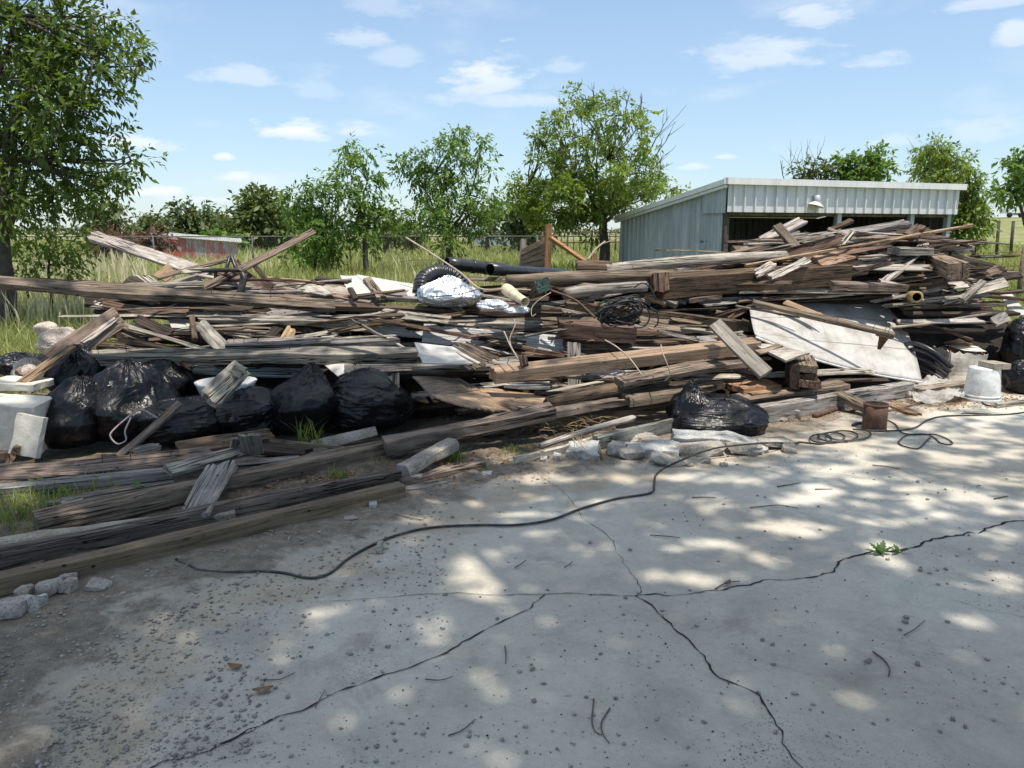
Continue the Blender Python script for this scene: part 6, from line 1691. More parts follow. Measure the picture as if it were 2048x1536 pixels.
wire([(1100, 580, 7.3), (1150, 600, 7.2), (1190, 635, 6.95)], .011, 'dark rod running down right to the cable bundle', 'rust', 'rod', 'rod')
wire([(812, 475, 8.2), (860, 505, 8.0), (920, 545, 7.7), (960, 577, 7.4), (1010, 578, 7.3), (1062, 580, 7.3)], .009, 'long bare branch bending over the foil bag and pipes', 'paletwig', 'branch', 'branch')
wire([(960, 577, 7.35), (920, 588, 7.2), (860, 594, 7.1)], .006, 'bare twig across the foil bag', 'twig', 'branch', 'branch')
wire([(800, 524, 8.4), (830, 520, 8.3), (880, 520, 8.3)], .004, 'thin twig left of the collared black pipe', 'twig', 'branch', 'branch')
wire([(1175, 520, 8.3), (1192, 498, 8.4), (1210, 483, 8.5)], .010, 'short crooked stick before the tall tree trunk', 'paletwig', 'branch', 'branch')
wire([(1205, 488, 8.5), (1225, 480, 8.6), (1240, 474, 8.6)], .005, 'thin twig tip before the tall tree trunk', 'paletwig', 'branch', 'branch')
wire([(1880, 642, 8.4), (1850, 648, 8.3), (1780, 655, 8.3)], .014, 'pale curved batten in the dark hollow at right', 'paletwig', 'batten', 'batten')
wire([(1800, 650, 8.6), (1860, 652, 8.5), (1910, 668, 8.35), (1945, 680, 8.3)], .018, 'brown curved pipe in the dark hollow at right', 'rust', 'rod', 'rod')
# grey bark-like husks at centre
p = at(1225, 722, 6.3)
bag((p[0], p[1] + .1, p[2] - .06), (.38, .22, .14), 'grey wrinkled husk of old carpet hanging by the triple beam', 41, False, name='carpet_scrap', mat='husk', cat='carpet', fold=2.4) if 'husk' in M else None
# frame panel that stands behind the heap
def frame_panel():
    Y = 11.0; root = thing('plank_frame', 'leaning grey plank panel between orange posts behind the heap', 'frame', at(1070, 540, Y))
    def bar(nm, a, b, w, t, tone, roll=0):
        R, L = frame(np.array(a), np.array(b), roll); BSEED[0] += 1
        ob = obj(nm, plank_mesh(nm, L, w, t, 'smooth', (0, 0), .001, .002, BSEED[0]), root); c = (np.array(a) + np.array(b)) / 2 - np.array(root.location)
        ob.matrix_local = Matrix(((R[0][0], R[0][1], R[0][2], c[0]), (R[1][0], R[1][1], R[1][2], c[1]), (R[2][0], R[2][1], R[2][2], c[2]), (0, 0, 0, 1))); ob.color = (*tone, 1)
    ori = (.40, .215, .11)
    bar('post', at(1095, 560, Y), at(1097, 448, Y), .09, .05, ori)
    bar('post', at(1042, 560, Y + .6), at(1047, 478, Y + .6), .08, .05, TONE['p'])
    bar('brace', at(1098, 474, Y), at(1170, 522, Y), .06, .05, ori, 40)
    for i in range(5):
        t0, t1 = i / 5, (i + .94) / 5
        def e(t, r): return at(lerp(1044, 1044, t), lerp(500, 545, t), Y + .55) if r else at(1094, lerp(474, 545, t), Y + .03)
        bar('plank', (e(t0, 1) + e(t1, 1)) / 2, (e(t0, 0) + e(t1, 0)) / 2, np.linalg.norm(e(t1, 0) - e(t0, 0)) * .95, .02, (.23, .165, .12), 80)
    b = board(None, None, .08, .05, 0, (.42, .24, .13), 'short orange post standing right of the leaning plank panel', pts=(at(1188, 540, Y + .4), at(1188, 506, Y + .4)), mat='smooth', name='post', cat='post')
frame_panel()
# ------------------------------------------------------------------ left edge: foam, cloth
def lump_box(name, c, size, rot, mat, label, cat, seed, amp=.02, n=10):
    bm = bmesh.new(); bmesh.ops.create_cube(bm, size=1.0); bmesh.ops.subdivide_edges(bm, edges=bm.edges[:], cuts=n, use_grid_fill=True)
    for v in bm.verts:
        p = Vector((v.co.x * size[0], v.co.y * size[1], v.co.z * size[2]))
        nn = Vector((noise.noise(p * 5 + Vector((seed, 0, 0))), noise.noise(p * 5 + Vector((0, seed, 0))), noise.noise(p * 5 + Vector((0, 0, seed))))) * amp
        n2 = Vector((noise.noise(p * 19 + Vector((seed, 0, 0))), noise.noise(p * 19 + Vector((0, seed, 0))), noise.noise(p * 19 + Vector((0, 0, seed))))) * amp * .35
        v.co = p + nn + n2
    me = bpy.data.meshes.new(name); bm.to_mesh(me); bm.free(); me.materials.append(M[mat])
    o = obj(name, me, None, [float(q) for q in c]); o.rotation_euler = rot; tag(o, label, cat); return o
c = at(20, 812, 5.35); lump_box('foam_block', (c[0] - .05, c[1] + .1, .24), (.42, .30, .36), (.05, .1, .12), 'foam', 'large white foam block at the left edge beside the bin bags', 'foam', 3, .012)
c = at(52, 832, 5.2); lump_box('foam_slab', (c[0], c[1], .22), (.20, .05, .28), (-.25, .18, -.1), 'foam', 'thin foam slab leaning on the large foam block', 'foam', 4, .01)
c = at(5, 765, 5.6); lump_box('foam_slab', (c[0], c[1] + .2, .47), (.34, .3, .05), (0, .08, .1), 'foam', 'foam slab lying on top of the large foam block', 'foam', 5, .01)
def cloth_heap(x, y, Y, w, h, label, seed):
    p = at(x, y, Y); s = Y / F
    return bag((p[0], p[1] + .1, p[2]), (w * s, w * s * .7, h * s), label, seed, False, name='cloth_heap', mat='cloth', cat='cloth', fold=2.2)
cloth_heap(112, 718, 6.6, 92, 62, 'dirty white quilted cloth bundled beside the sloping brown plank', 51)
cloth_heap(80, 672, 6.9, 44, 30, 'upper fold of grubby white cloth above the quilted bundle', 52)
cloth_heap(45, 765, 6.0, 70, 50, 'pale crumpled sheeting lying under the sloping brown plank', 53)
# white ceramic bowl under the thick beam
p = at(450, 800, 6.2)
mb = MB(); mb.lathe([(0, -.06), (.12, -.06), (.20, .0), (.235, .10), (.245, .12), (.225, .12), (.19, .04), (.1, -.02), (0, -.03)], p + [0, 0.05, .03], 32)
tag(mk('white_basin', mb.v, mb.f, M['whiteplastic'], None, True), 'smooth white basin in the shade behind the hanging plank end', 'basin')
# ------------------------------------------------------------------ right front: can, bucket, box, hoses
def can():
    c = atz(1748, 857, .012); s = c[1] / F
    root = thing('paint_can', 'open rusty brown can standing on the slab', 'can', c)
    r = 23.5 * s; h = 52 * s
    mb = MB(); mb.lathe([(0, .004), (r * .98, .004), (r, .010), (r, h * .5), (r, h), (r * .96, h), (r * .96, .012), (0, .012)], c, 40); mk('body', mb.v, mb.f, M['rust'], root, True)
    mb = MB(); mb.lathe([(r, h - .012), (r * 1.03, h - .008), (r * 1.03, h + .004), (r * .95, h + .004), (r * .95, h - .006)], c, 40); mk('rim', mb.v, mb.f, M['rust'], root, True)
    mb = MB(); mb.lathe([(r, .0), (r * 1.025, .001), (r * 1.025, .010), (r, .013)], c, 40); mk('base_rim', mb.v, mb.f, M['rust'], root, True)
can()
def bucket():
    c = atz(1962, 800, .012); s = c[1] / F; rb = 34.5 * s; rt = 28.5 * s; h = 68 * s
    root = thing('bucket', 'white plastic bucket standing upside down on the slab', 'bucket', c)
    mb = MB(); mb.lathe([(rb * .95, .0), (rb * .97, h * .2), (rt, h - .01), (rt * .97, h), (0, h)], c, 44); mk('body', mb.v, mb.f, M['whiteplastic'], root, True)
    mb = MB(); mb.lathe([(rb * .96, .0), (rb * 1.03, .0), (rb * 1.03, h * .10), (rb * .97, h * .11), (rb * 1.005, h * .115), (rb * 1.005, h * .19), (rb * .96, h * .20)], c, 44); mk('rim', mb.v, mb.f, M['whiteplastic'], root, True)
    lump_box('concrete_block', (c[0] + 16 * s, c[1] - .02, c[2] + h + .026), (.17, .22, .05), (0, 0, .12), 'blockgrey' if 'blockgrey' in M else 'curb', 'flat grey block lying on the upturned bucket', 'block', 8, .004, 5)
bucket()
def torn_box():
    c = atz(1955, 772, 0); c = c + np.array([0, .35, 0]); s = c[1] / F
    root = thing('torn_box', 'torn whitish cardboard box behind the bucket', 'box', c)
    def wall(nm, pts, mat, seed):
        rg = np.random.default_rng(seed); P = [c + np.array(p) for p in pts]
        n = 10; G = np.zeros((n, n, 3))
        for i in range(n):
            for j in range(n):
                u, v = j / (n - 1), i / (n - 1); G[i, j] = (1 - v) * ((1 - u) * P[0] + u * P[1]) + v * ((1 - u) * P[3] + u * P[2])
                if i == 0: G[i, j] += (P[3] - P[0]) * rg.uniform(0, .10)
        v, f = sheet_mesh(G, .006, .02, 6); mk(nm, v, f, M[mat], root)
    w, h, d = .44, .36, .34
    wall('front_side', [(-w / 2, -d / 2, h), (w / 2 - .04, -d / 2, h - .04), (w / 2 - .04, -d / 2, 0), (-w / 2, -d / 2, 0)], 'boxpaper', 1)
    wall('torn_side', [(w / 2 - .04, -d / 2, h - .06), (w / 2 + .05, d / 2, h - .02), (w / 2 + .05, d / 2, 0), (w / 2 - .04, -d / 2, 0)], 'card', 2)
    wall('left_side', [(-w / 2, d / 2, h), (-w / 2, -d / 2, h), (-w / 2, -d / 2, 0), (-w / 2, d / 2, 0)], 'boxpaper', 3)
    wall('back_side', [(w / 2, d / 2, h), (-w / 2, d / 2, h), (-w / 2, d / 2, 0), (w / 2, d / 2, 0)], 'card', 4)
    wall('flap', [(-w / 2 + .1, d / 2, h + .02), (w / 2, d / 2, h + .01), (w / 2 - .06, -d / 2, h - .03), (-w / 2 + .14, -d / 2, h - .01)], 'boxpaper', 5)
    wall('curled_flap', [(-w / 2 + .15, -.05, h + .12), (w / 2 - .1, 0, h + .05), (w / 2 - .1, d / 2, h), (-w / 2 + .1, d / 2, h + .02)], 'card', 6)
M['boxpaper'] = plain('dirty_white_carton', (.74, .69, .60), .85, 0, 5, .12, .002, 50, (.42, .33, .24))
M['blockgrey'] = plain('grey_block', (.30, .29, .28), .9, 0, 9, .2, .003, 70)
torn_box()
c = atz(1890, 758, 0) + np.array([0, .75, 0])
mb = MB(); mb.lathe([(0, 0), (.19, 0), (.23, .42), (.25, .42), (.25, .45), (.22, .45), (.18, .02), (0, .02)], c, 32); tag(mk('green_tub', mb.v, mb.f, M['green'], None, True), 'dark green tub in the shade behind the torn box', 'tub')
for i, (a, b, m_) in enumerate([((1806, 690), (1850, 690), (1905, 735)), ((1812, 703), (1852, 702), (1900, 745)), ((1815, 717), (1850, 718), (1895, 752)), ((1818, 730), (1848, 734), (1885, 760))]):
    mb = MB(); mb.tube(spline([at(a[0], a[1], 8.35), at(b[0] - 20, b[1] - 3, 8.2), at(b[0] + 15, b[1] + 12, 8.05), at(m_[0], m_[1], 7.95)], 8), .024, 10)
    tag(mk('black_hose', mb.v, mb.f, M['blackpipe'], None, True), ['uppermost of four black hoses arching beside the siding sheet', 'second from top of four black hoses beside the siding sheet', 'third from top of four black hoses beside the siding sheet', 'lowest of four black hoses arching beside the siding sheet'][i], 'hose', 'black hoses beside the siding sheet')
def film():
    rows = [[(1800, 770, 7.6), (1838, 752, 7.9), (1870, 748, 8.0), (1900, 762, 7.9)], [(1815, 785, 7.3), (1850, 776, 7.4), (1885, 775, 7.45), (1925, 775, 7.5)], [(1828, 797, 7.1), (1858, 803, 7.0), (1900, 798, 7.05), (1930, 790, 7.15)]]
    G = catrom_grid([[at(*p) for p in r] for r in rows], 12, 12)
    for i in range(G.shape[0]):
        for j in range(G.shape[1]): G[i, j, 2] = .03 + .45 * max(0, G[i, j, 2] - .05) + .05 * max(0, 1 - 3 * abs(noise.noise(Vector((G[i, j] * 4.5))))) + .02 * max(0, 1 - 3 * abs(noise.noise(Vector(G[i, j] * 13))))
    v, f = sheet_mesh(G, .002); tag(mk('plastic_film', v, f, M['film'], None, True), 'crumpled clear plastic film at the lower corner of the siding sheet', 'film')
film()
# ------------------------------------------------------------------ rubble and stones
def stone(c, size, seed, mat='rubble', label=None, cat='concrete chunk', name='concrete_chunk', group=None, rz=0.0, n=15, flat_top=False):
    rg = np.random.default_rng(seed); bm = bmesh.new()
    for _ in range(n + 9):
        p = rg.normal(size=3); p /= np.linalg.norm(p); p = np.sign(p) * np.abs(p) ** (.28 if flat_top else .55)
        if flat_top: p[2] = np.clip(p[2], -1, .72)
        bm.verts.new((p[0] * size[0] / 2, p[1] * size[1] / 2, p[2] * size[2] / 2))
    r = bmesh.ops.convex_hull(bm, input=bm.verts[:])
    bmesh.ops.delete(bm, geom=[v for v in bm.verts if not v.link_faces], context='VERTS')
    bmesh.ops.triangulate(bm, faces=bm.faces[:])
    bmesh.ops.subdivide_edges(bm, edges=bm.edges[:], cuts=2, use_grid_fill=True)
    m = min(size)
    for v in bm.verts:
        q = v.co * (2.2 / max(m, .02)) * .5
        v.co += v.normal * m * (.10 * noise.noise(q + Vector((seed, 0, 0))) + .06 * noise.noise(q * 3.1))
    me = bpy.data.meshes.new(name); bm.to_mesh(me); bm.free(); me.materials.append(M[mat])
    o = obj(name, me, None, (float(c[0]), float(c[1]), float(c[2]) + size[2] * .42)); o.rotation_euler = (rg.normal(0, .08), rg.normal(0, .08), rz)
    if label: tag(o, label, cat, group)
    return o
RB = [(1168, 914, 72, 26, .055, 'tile', 'flat white topped slab, leftmost in the row of rubble'), (1235, 912, 36, 24, .08, 'rubble', 'grey rubble chunk right of the leftmost white slab'), (1262, 918, 50, 24, .07, 'rubble', 'angular chunk in front of the sunlit white fragment'),
      (1305, 912, 110, 26, .06, 'tile', 'broad pale slab in the middle of the rubble row'), (1335, 930, 62, 24, .05, 'rubble', 'rough flat chunk fallen in front of the rubble row'), (1400, 910, 96, 26, .07, 'rubble', 'long grey chunk under the hose crossing'),
      (1440, 896, 190, 28, .07, 'tile', 'longest pale slab lying along the rubble row'), (1485, 908, 60, 24, .065, 'rubble', 'squarish chunk below the longest pale slab'), (1516, 908, 14, 20, .07, 'rubble', 'narrow upright chunk near the right of the row'), (1552, 897, 66, 22, .06, 'rubble', 'pale pointed chunk at the right end of the rubble row'),
      (1440, 884, 30, 18, .07, 'rubble', 'chunk wedged between the black bag and the longest slab'), (1505, 912, 20, 16, .04, 'rubble', 'small chunk below the narrow upright one'), (1580, 906, 26, 14, .035, 'rubble', 'small flat chunk past the right end of the row'), (1300, 892, 44, 20, .06, 'rubble', 'grey flat chunk behind the rubble row at left'),
      (1275, 885, 60, 16, .05, 'rubble', 'low dark chunk beside the edging kerb'), (1450, 935, 14, 8, .025, 'rubble', 'small stone before the longest pale slab'), (1412, 928, 22, 10, .03, 'rubble', 'small broken stone before the long grey chunk'), (1380, 935, 16, 8, .02, 'rubble', 'little chip left of the small broken stone'),
      (1582, 835, 22, 20, .075, 'rubble', 'upright grey stone right of the black bag'), (1560, 842, 26, 14, .03, 'rubble', 'flat stone beside the upright grey stone'), (1088, 925, 12, 8, .03, 'tile', 'small white stone, left of two before the pale edging'), (1115, 922, 14, 10, .04, 'tile', 'small white stone, right of two before the pale edging'),
      (42, 1200, 26, 18, .045, 'rubble', 'leftmost of the cluster of stones by the front timber'), (92, 1196, 34, 22, .06, 'rubble', 'largest grey stone in the cluster by the front timber'), (132, 1188, 28, 20, .045, 'rubble', 'small stone in the cluster by the front timber'), (130, 1175, 24, 18, .05, 'rubble', 'stone leaning on the front timber behind the cluster'),
      (190, 1182, 46, 18, .03, 'rubble', 'long flat concrete flake right of the stone cluster'), (15, 1235, 62, 30, .06, 'rubble', 'big grey chunk cut by the left picture edge'), (48, 1228, 44, 20, .05, 'tile', 'pale painted flake resting by the big grey chunk'), (744, 1018, 14, 12, .03, 'tile', 'white pebble beside the end of the front timbers'), (870, 928, 26, 14, .05, 'brick', 'broken red brick under the tilted kerb piece'),
      (972, 952, 22, 10, .02, 'tile', 'tiny white chip on the sunlit slab edge'), (832, 965, 22, 12, .04, 'rubble', 'grey stone at the end of the old edging timber'), (757, 1108, 12, 22, .035, 'rubble', 'upright dark pebble beside the hose'), (700, 1042, 26, 10, .015, 'rubble', 'flat dark flake near the end of the timbers')]
for i, (x, y, w, dpt, h, mt, lab) in enumerate(RB):
    c = atz(x, y, .01); s = c[1] / F
    kind = {'tile': ('concrete_slab_piece', 'concrete slab'), 'rubble': ('concrete_chunk', 'concrete chunk'), 'brick': ('broken_brick', 'brick')}[mt]
    if mt == 'tile' and w > 40:
        lump_box(kind[0], (c[0], c[1] + .05, h * .62), (w * s, max(dpt * s * 2.6, .12), h * 1.25), (.07 * (-1) ** i, .05 * (-1) ** i, random.uniform(-.25, .12)), mt, lab, kind[1], 30 + i, .040, 12); continue
    stone((c[0], c[1] + .03, .008), (w * s * 1.22, max(dpt * s * 2.4, w * s * .5), h * 1.35), 300 + i, mt, lab, kind[1], kind[0], rz=random.uniform(-.15, .15), flat_top=(mt == 'tile'))
def kerb_piece(p0, p1, r, label, seed, mat='curb'):
    R, L = frame(np.array(p0), np.array(p1), 0); rg = np.random.default_rng(seed); n = max(12, int(L / .05)); k = 14; V = []
    for i in range(n + 1):
        t = i / n
        for j in range(k):
            a = 2 * math.pi * j / k; q = (abs(math.cos(a)) ** .6 * np.sign(math.cos(a)), abs(math.sin(a)) ** .6 * np.sign(math.sin(a)))
            d = 1 + .16 * noise.noise(Vector((t * L * 6, math.cos(a) * 1.5 + seed, math.sin(a) * 1.5))) + .07 * noise.noise(Vector((t * L * 20, math.cos(a) * 4 + seed, math.sin(a) * 4)))
            V.append(((t - .5) * L, q[0] * r[0] * d, q[1] * r[1] * d))
    f = [((i + 1) * k + j, (i + 1) * k + (j + 1) % k, i * k + (j + 1) % k, i * k + j) for i in range(n) for j in range(k)]
    f.append(tuple(range(k))); f.append(tuple(n * k + j for j in range(k - 1, -1, -1)))
    o = obj('kerb_piece', mesh_of('kerb_piece', V, f, M[mat])); setrot(o, R, (np.array(p0) + np.array(p1)) / 2); tag(o, label, 'kerb'); return o
kerb_piece(atz(-40, 1098, .03), atz(470, 1030, .03), (.055, .045), 'long pale concrete kerb lying behind the two front timbers', 3)
kerb_piece(atz(805, 942, .06), atz(905, 888, .13), (.06, .045), 'tilted concrete kerb piece between the beam and the edging timber', 5, 'rubble')
# mid-size stones scattered on the slab
def stone_group():
    rg = np.random.default_rng(12)
    ms = []
    for i in range(7):
        o = stone((0, 0, 0), (1, rg.uniform(.7, 1), rg.uniform(.5, .75)), 700 + i, 'pebble', name='loose_stone'); ms.append(o.data); bpy.data.objects.remove(o)
    spots = [(744, 1300), (450, 1395), (440, 1410), (265, 1115), (525, 1385), (905, 1035), (1545, 1290), (1740, 1322), (1775, 1120), (1840, 1142), (2026, 1127), (1875, 1142), (1892, 1140), (1895, 1245), (1812, 1236), (1600, 1075), (1640, 1060), (1815, 990), (1835, 965), (1515, 992), (1530, 995), (1810, 1245), (1800, 1260), (1735, 1325), (1525, 1280), (1375, 1205), (1610, 1290), (1690, 1160), (1065, 1340), (1068, 1404), (1114, 1500), (735, 1125), (770, 1165), (1260, 1100), (1855, 1000), (1890, 980), (1930, 985), (1645, 1425), (1620, 1420), (1905, 1440), (1930, 1455), (1880, 1465), (1775, 1440), (1675, 1265), (1690, 1320), (1835, 1330), (1590, 1215), (1330, 1010), (1400, 1050), (1180, 1085), (950, 1090), (1010, 1180), (890, 1190), (600, 1150), (850, 1050)]
    for (x, y) in spots:
        c = atz(x, y, .012); o = bpy.data.objects.new('loose_stone', ms[rg.integers(0, 7)]); COL.objects.link(o)
        s = rg.uniform(.010, .025); o.scale = (s, s, s); o.location = (c[0], c[1], pad_z(c[0], c[1]) + s * .2); o.rotation_euler = (0, 0, rg.uniform(0, 6))
        tag(o, 'small loose stone lying by itself on the concrete slab', 'stone', 'loose stones on the slab')
stone_group()
def gravel(n, sampler, smin, smax, name, label, mat, seed, flat=.6):
    rg = np.random.default_rng(seed)
    # unit pebble: cube sphere of 26 vertices would be heavy, an octahedron with cut corners is enough
    base = np.array([(1, 0, 0), (-1, 0, 0), (0, 1, 0), (0, -1, 0), (0, 0, 1), (0, 0, -.6), (.62, .62, .35), (-.62, .62, .35), (-.62, -.62, .35), (.62, -.62, .35)])
    fc = np.array([(4, 0, 6), (4, 6, 2), (4, 2, 7), (4, 7, 1), (4, 1, 8), (4, 8, 3), (4, 3, 9), (4, 9, 0), (5, 6, 0), (5, 2, 6), (5, 7, 2), (5, 1, 7), (5, 8, 1), (5, 3, 8), (5, 9, 3), (5, 0, 9)])
    P = sampler(n, rg); n = len(P)
    s = (smin * (smax / smin) ** (rg.random(n) ** 2.8))
    a = rg.uniform(0, 6.28, n); ca, sa = np.cos(a), np.sin(a)
    B = base[None] * rg.uniform(.6, 1.25, (n, 10, 3)) * np.array([1, .8, flat])
    B = B * s[:, None, None]
    X = B[:, :, 0] * ca[:, None] - B[:, :, 1] * sa[:, None]; Y = B[:, :, 0] * sa[:, None] + B[:, :, 1] * ca[:, None]
    V = np.stack([X + P[:, 0:1], Y + P[:, 1:2], B[:, :, 2] + P[:, 2:3] + (s * flat * .35)[:, None]], -1).reshape(-1, 3)
    q = (fc[None] + (np.arange(n) * 10)[:, None, None]).reshape(-1, 3)
    o = obj(name, big_mesh(name, V, q, M[mat])); tag(o, label, 'gravel', kind='stuff')
def pads(P): return np.column_stack([P, [pad_z(x, y) for x, y in P]])
def s_dirt(n, rg):
    x = rg.uniform(-150, 900, n); y = rg.uniform(930, 1536, n); P = np.array([atz(a, b, .012)[:2] for a, b in zip(x, y)])
    d = edge_dist(P); nn = np.array([noise.noise(Vector((p[0] * 2.2, p[1] * 2.2, 1.))) for p in P])
    k = (rg.random(n) < np.clip(1.05 - d * .85 + nn * .6, .02, 1)) & (d > -.30); P = P[k]; return pads(P)
gravel(18000, s_dirt, .0022, .013, 'gravel', 'loose gravel and grit washed over the slab at lower left', 'pebble', 81)
def s_mid(n, rg):
    x = rg.uniform(420, 2100, n); y = 900 + 640 * rg.random(n) ** 1.9; P = np.array([atz(a, b, .012)[:2] for a, b in zip(x, y)])
    d = edge_dist(P); nn = np.array([noise.noise(Vector((p[0] * 1.1, p[1] * 1.6, 4.))) for p in P]); k = (d > .05) & (rg.random(n) < np.clip(.35 + nn * 1.5, .03, 1)); return pads(P[k])
gravel(2600, s_mid, .003, .013, 'grit', 'sparse small stones scattered across the middle of the slab', 'pebble', 82, .65)
def s_seed(n, rg):
    x = rg.uniform(450, 2000, n); y = rg.uniform(1180, 1536, n); P = np.array([atz(a, b, .012)[:2] for a, b in zip(x, y)]); d = edge_dist(P); return pads(P[d > .5])
gravel(150, s_seed, .0028, .0062, 'fallen_berries', 'dark dried berries dotted over the near slab', 'seed', 83, .9)
def s_litter(n, rg):
    x = np.concatenate([rg.uniform(1490, 1800, n // 2), rg.uniform(1780, 2060, n - n // 2)]); y = np.concatenate([rg.normal(842, 9, n // 2) - (x[:n // 2] - 1490) * .12, rg.normal(800, 9, n - n // 2)])
    P = np.array([atz(a, b, .012)[:2] for a, b in zip(x, y)]); return np.column_stack([P, np.full(len(P), .018)])
# ------------------------------------------------------------------ litter: leaves, twigs, straw
def litter(n, sampler, size, name, label, mat, seed):
    rg = np.random.default_rng(seed); P = sampler(n, rg); Dr = rg.normal(size=(len(P), 3)); Dr[:, 2] = np.abs(Dr[:, 2]) * .25
    V, q, r = leaves_mesh(P, Dr, rg.uniform(.6, 1.3, len(P)) * size, .45, .3, rg); tag(obj(name, big_mesh(name, V, q, M[mat])), label, 'leaf litter', kind='stuff')
litter(2400, s_litter, .030, 'leaf_litter', 'brown leaf litter along the foot of the right heap', 'dryleaf', 91)
def s_litter2(n, rg):
    x = rg.uniform(430, 1100, n); y = 985 - (x - 430) * .085 + rg.normal(0, 20, n); P = np.array([atz(a, b, .0)[:2] for a, b in zip(x, y)]); return np.column_stack([P, rg.uniform(.0, .04, len(P))])
litter(1800, s_litter2, .028, 'leaf_litter', 'dead leaves and bark crumbs in the dirt strip behind the front timbers', 'dryleaf', 92)
def soil_bank():
    """crumbly soil between the front timbers and the heap"""
    V, f = [], []; n, m = 90, 14
    a = [atz(x, y)[:2] for x, y in [(-60, 1080), (330, 1035), (700, 965), (1000, 915), (1320, 862)]]; b = [atz(x, y)[:2] for x, y in [(-60, 935), (330, 925), (700, 895), (1000, 855), (1320, 828)]]
    A = spline(np.array([(*p, 0) for p in a]), 24)[:n]; Bq = spline(np.array([(*p, 0) for p in b]), 24)[:n]; n = len(A)
    for i in range(n):
        for j in range(m):
            t = j / (m - 1); p = lerp(A[i], Bq[i], t); h = math.sin(math.pi * t) * .035 + .03 * noise.noise(Vector((p[0] * 5, p[1] * 5, 0))) + .016 * noise.noise(Vector((p[0] * 17, p[1] * 17, 0)))
            V.append((p[0], p[1], .008 + (h if 0 < j < m - 1 else -.02)))
    f = [(i * m + j, (i + 1) * m + j, (i + 1) * m + j + 1, i * m + j + 1) for i in range(n - 1) for j in range(m - 1)]
    tag(mk('soil_bank', V, f, M['soil'], None, True), kind='structure')
M['soil'] = plain('dark_soil', (.13, .10, .075), .97, 0, 12, .55, .02, 40, (.26, .21, .15))
soil_bank()
def twig_obj(pts, r, label, group='twigs on the slab', mat='twig'):
    P = [np.array([*q[:2], .018]) for q in (atz(x, y, .018) for x, y in pts)]
    mb = MB(); mb.tube(spline(P, 5), np.linspace(r * .7, r * .4, len(spline(P, 5))), 5); tag(mk('twig', mb.v, mb.f, M[mat], None, True), label, 'twig', group)
for pts, r, lab in [([(897, 1471), (925, 1460), (951, 1438)], .004, 'straight twig lying on the near slab at bottom centre'), ([(1188, 1398), (1184, 1440), (1190, 1462), (1204, 1470)], .0045, 'bent twig, left of two at the bottom centre'), ([(1220, 1416), (1203, 1445), (1206, 1468), (1219, 1487)], .0045, 'bent twig, right of two at the bottom centre'), ([(1746, 1303), (1768, 1320), (1779, 1338), (1777, 1353)], .006, 'curved dark twig on the lower right slab'),
                    ([(1808, 1270), (1830, 1258), (1850, 1240)], .0035, 'thin slanting twig near the right edge'), ([(850, 1358), (880, 1360), (905, 1353)], .0035, 'short twig right of the long diagonal crack'), ([(630, 1415), (640, 1398), (650, 1378)], .003, 'fine twig standing across the diagonal crack'), ([(1010, 1292), (1012, 1310), (1011, 1327)], .0045, 'short upright twig beside a dried flower head'),
                    ([(1554, 973), (1580, 969), (1601, 965)], .006, 'twig in the sunlit patch beyond the rubble'), ([(1745, 930), (1775, 933), (1800, 938)], .006, 'twig on the far right slab'), ([(1630, 978), (1665, 978)], .006, 'level twig left of the scattered stones'), ([(1385, 995), (1405, 994), (1432, 995)], .006, 'pale twig before the rubble row'), ([(950, 960), (975, 966), (1000, 968)], .006, 'twig on the sunny slab edge'), ([(1500, 1015), (1530, 1012), (1560, 1010), (1596, 1016)], .005, 'wiry twig among the scattered stones'), ([(1300, 1070), (1330, 1072), (1360, 1075)], .005, 'twig in the middle of the slab'),
                    ([(1430, 1178), (1452, 1166), (1480, 1162)], .005, 'twig lying along the right hand crack'), ([(1988, 998), (2005, 994), (2016, 992)], .006, 'short twig near the right picture edge'), ([(790, 1028), (820, 1036), (848, 1040)], .005, 'twig beyond the end of the front timbers'), ([(1030, 1135), (1042, 1128), (1052, 1120)], .005, 'stub of twig, left of the small pair on the middle slab'), ([(1128, 1135), (1140, 1128), (1145, 1122)], .004, 'stub of twig, right of the small pair on the middle slab'), ([(520, 1360), (560, 1358), (590, 1345)], .0035, 'thin twig by the brown fallen leaf')]:
    twig_obj(pts, r, lab)
def flat_leaf(x, y, size, label, ang, mat='dryleaf'):
    c = atz(x, y, .016); n = 9; V, f = [], []
    for i in range(n):
        t = i / (n - 1); w = math.sin(math.pi * t) ** .8 * size * .28
        for s in (-1, 0, 1): V.append(c + np.array([(t - .5) * size * math.cos(ang) - s * w * math.sin(ang), (t - .5) * size * math.sin(ang) + s * w * math.cos(ang), .006 * abs(s) + .010 * (t - .5) ** 2 * 4]))
    f = [(3 * i + j, 3 * i + 3 + j, 3 * i + 4 + j, 3 * i + 1 + j) for i in range(n - 1) for j in range(2)]
    tag(mk('dry_leaf', V, f, M[mat], None, True), label, 'leaf')
flat_leaf(526, 1382, .07, 'single brown oval leaf lying on the slab at lower left', .3)
flat_leaf(470, 1335, .06, 'curled dry leaf in the grit left of the diagonal crack', -.2)
flat_leaf(1455, 1168, .05, 'dry leaf lying against the right hand crack', .8)
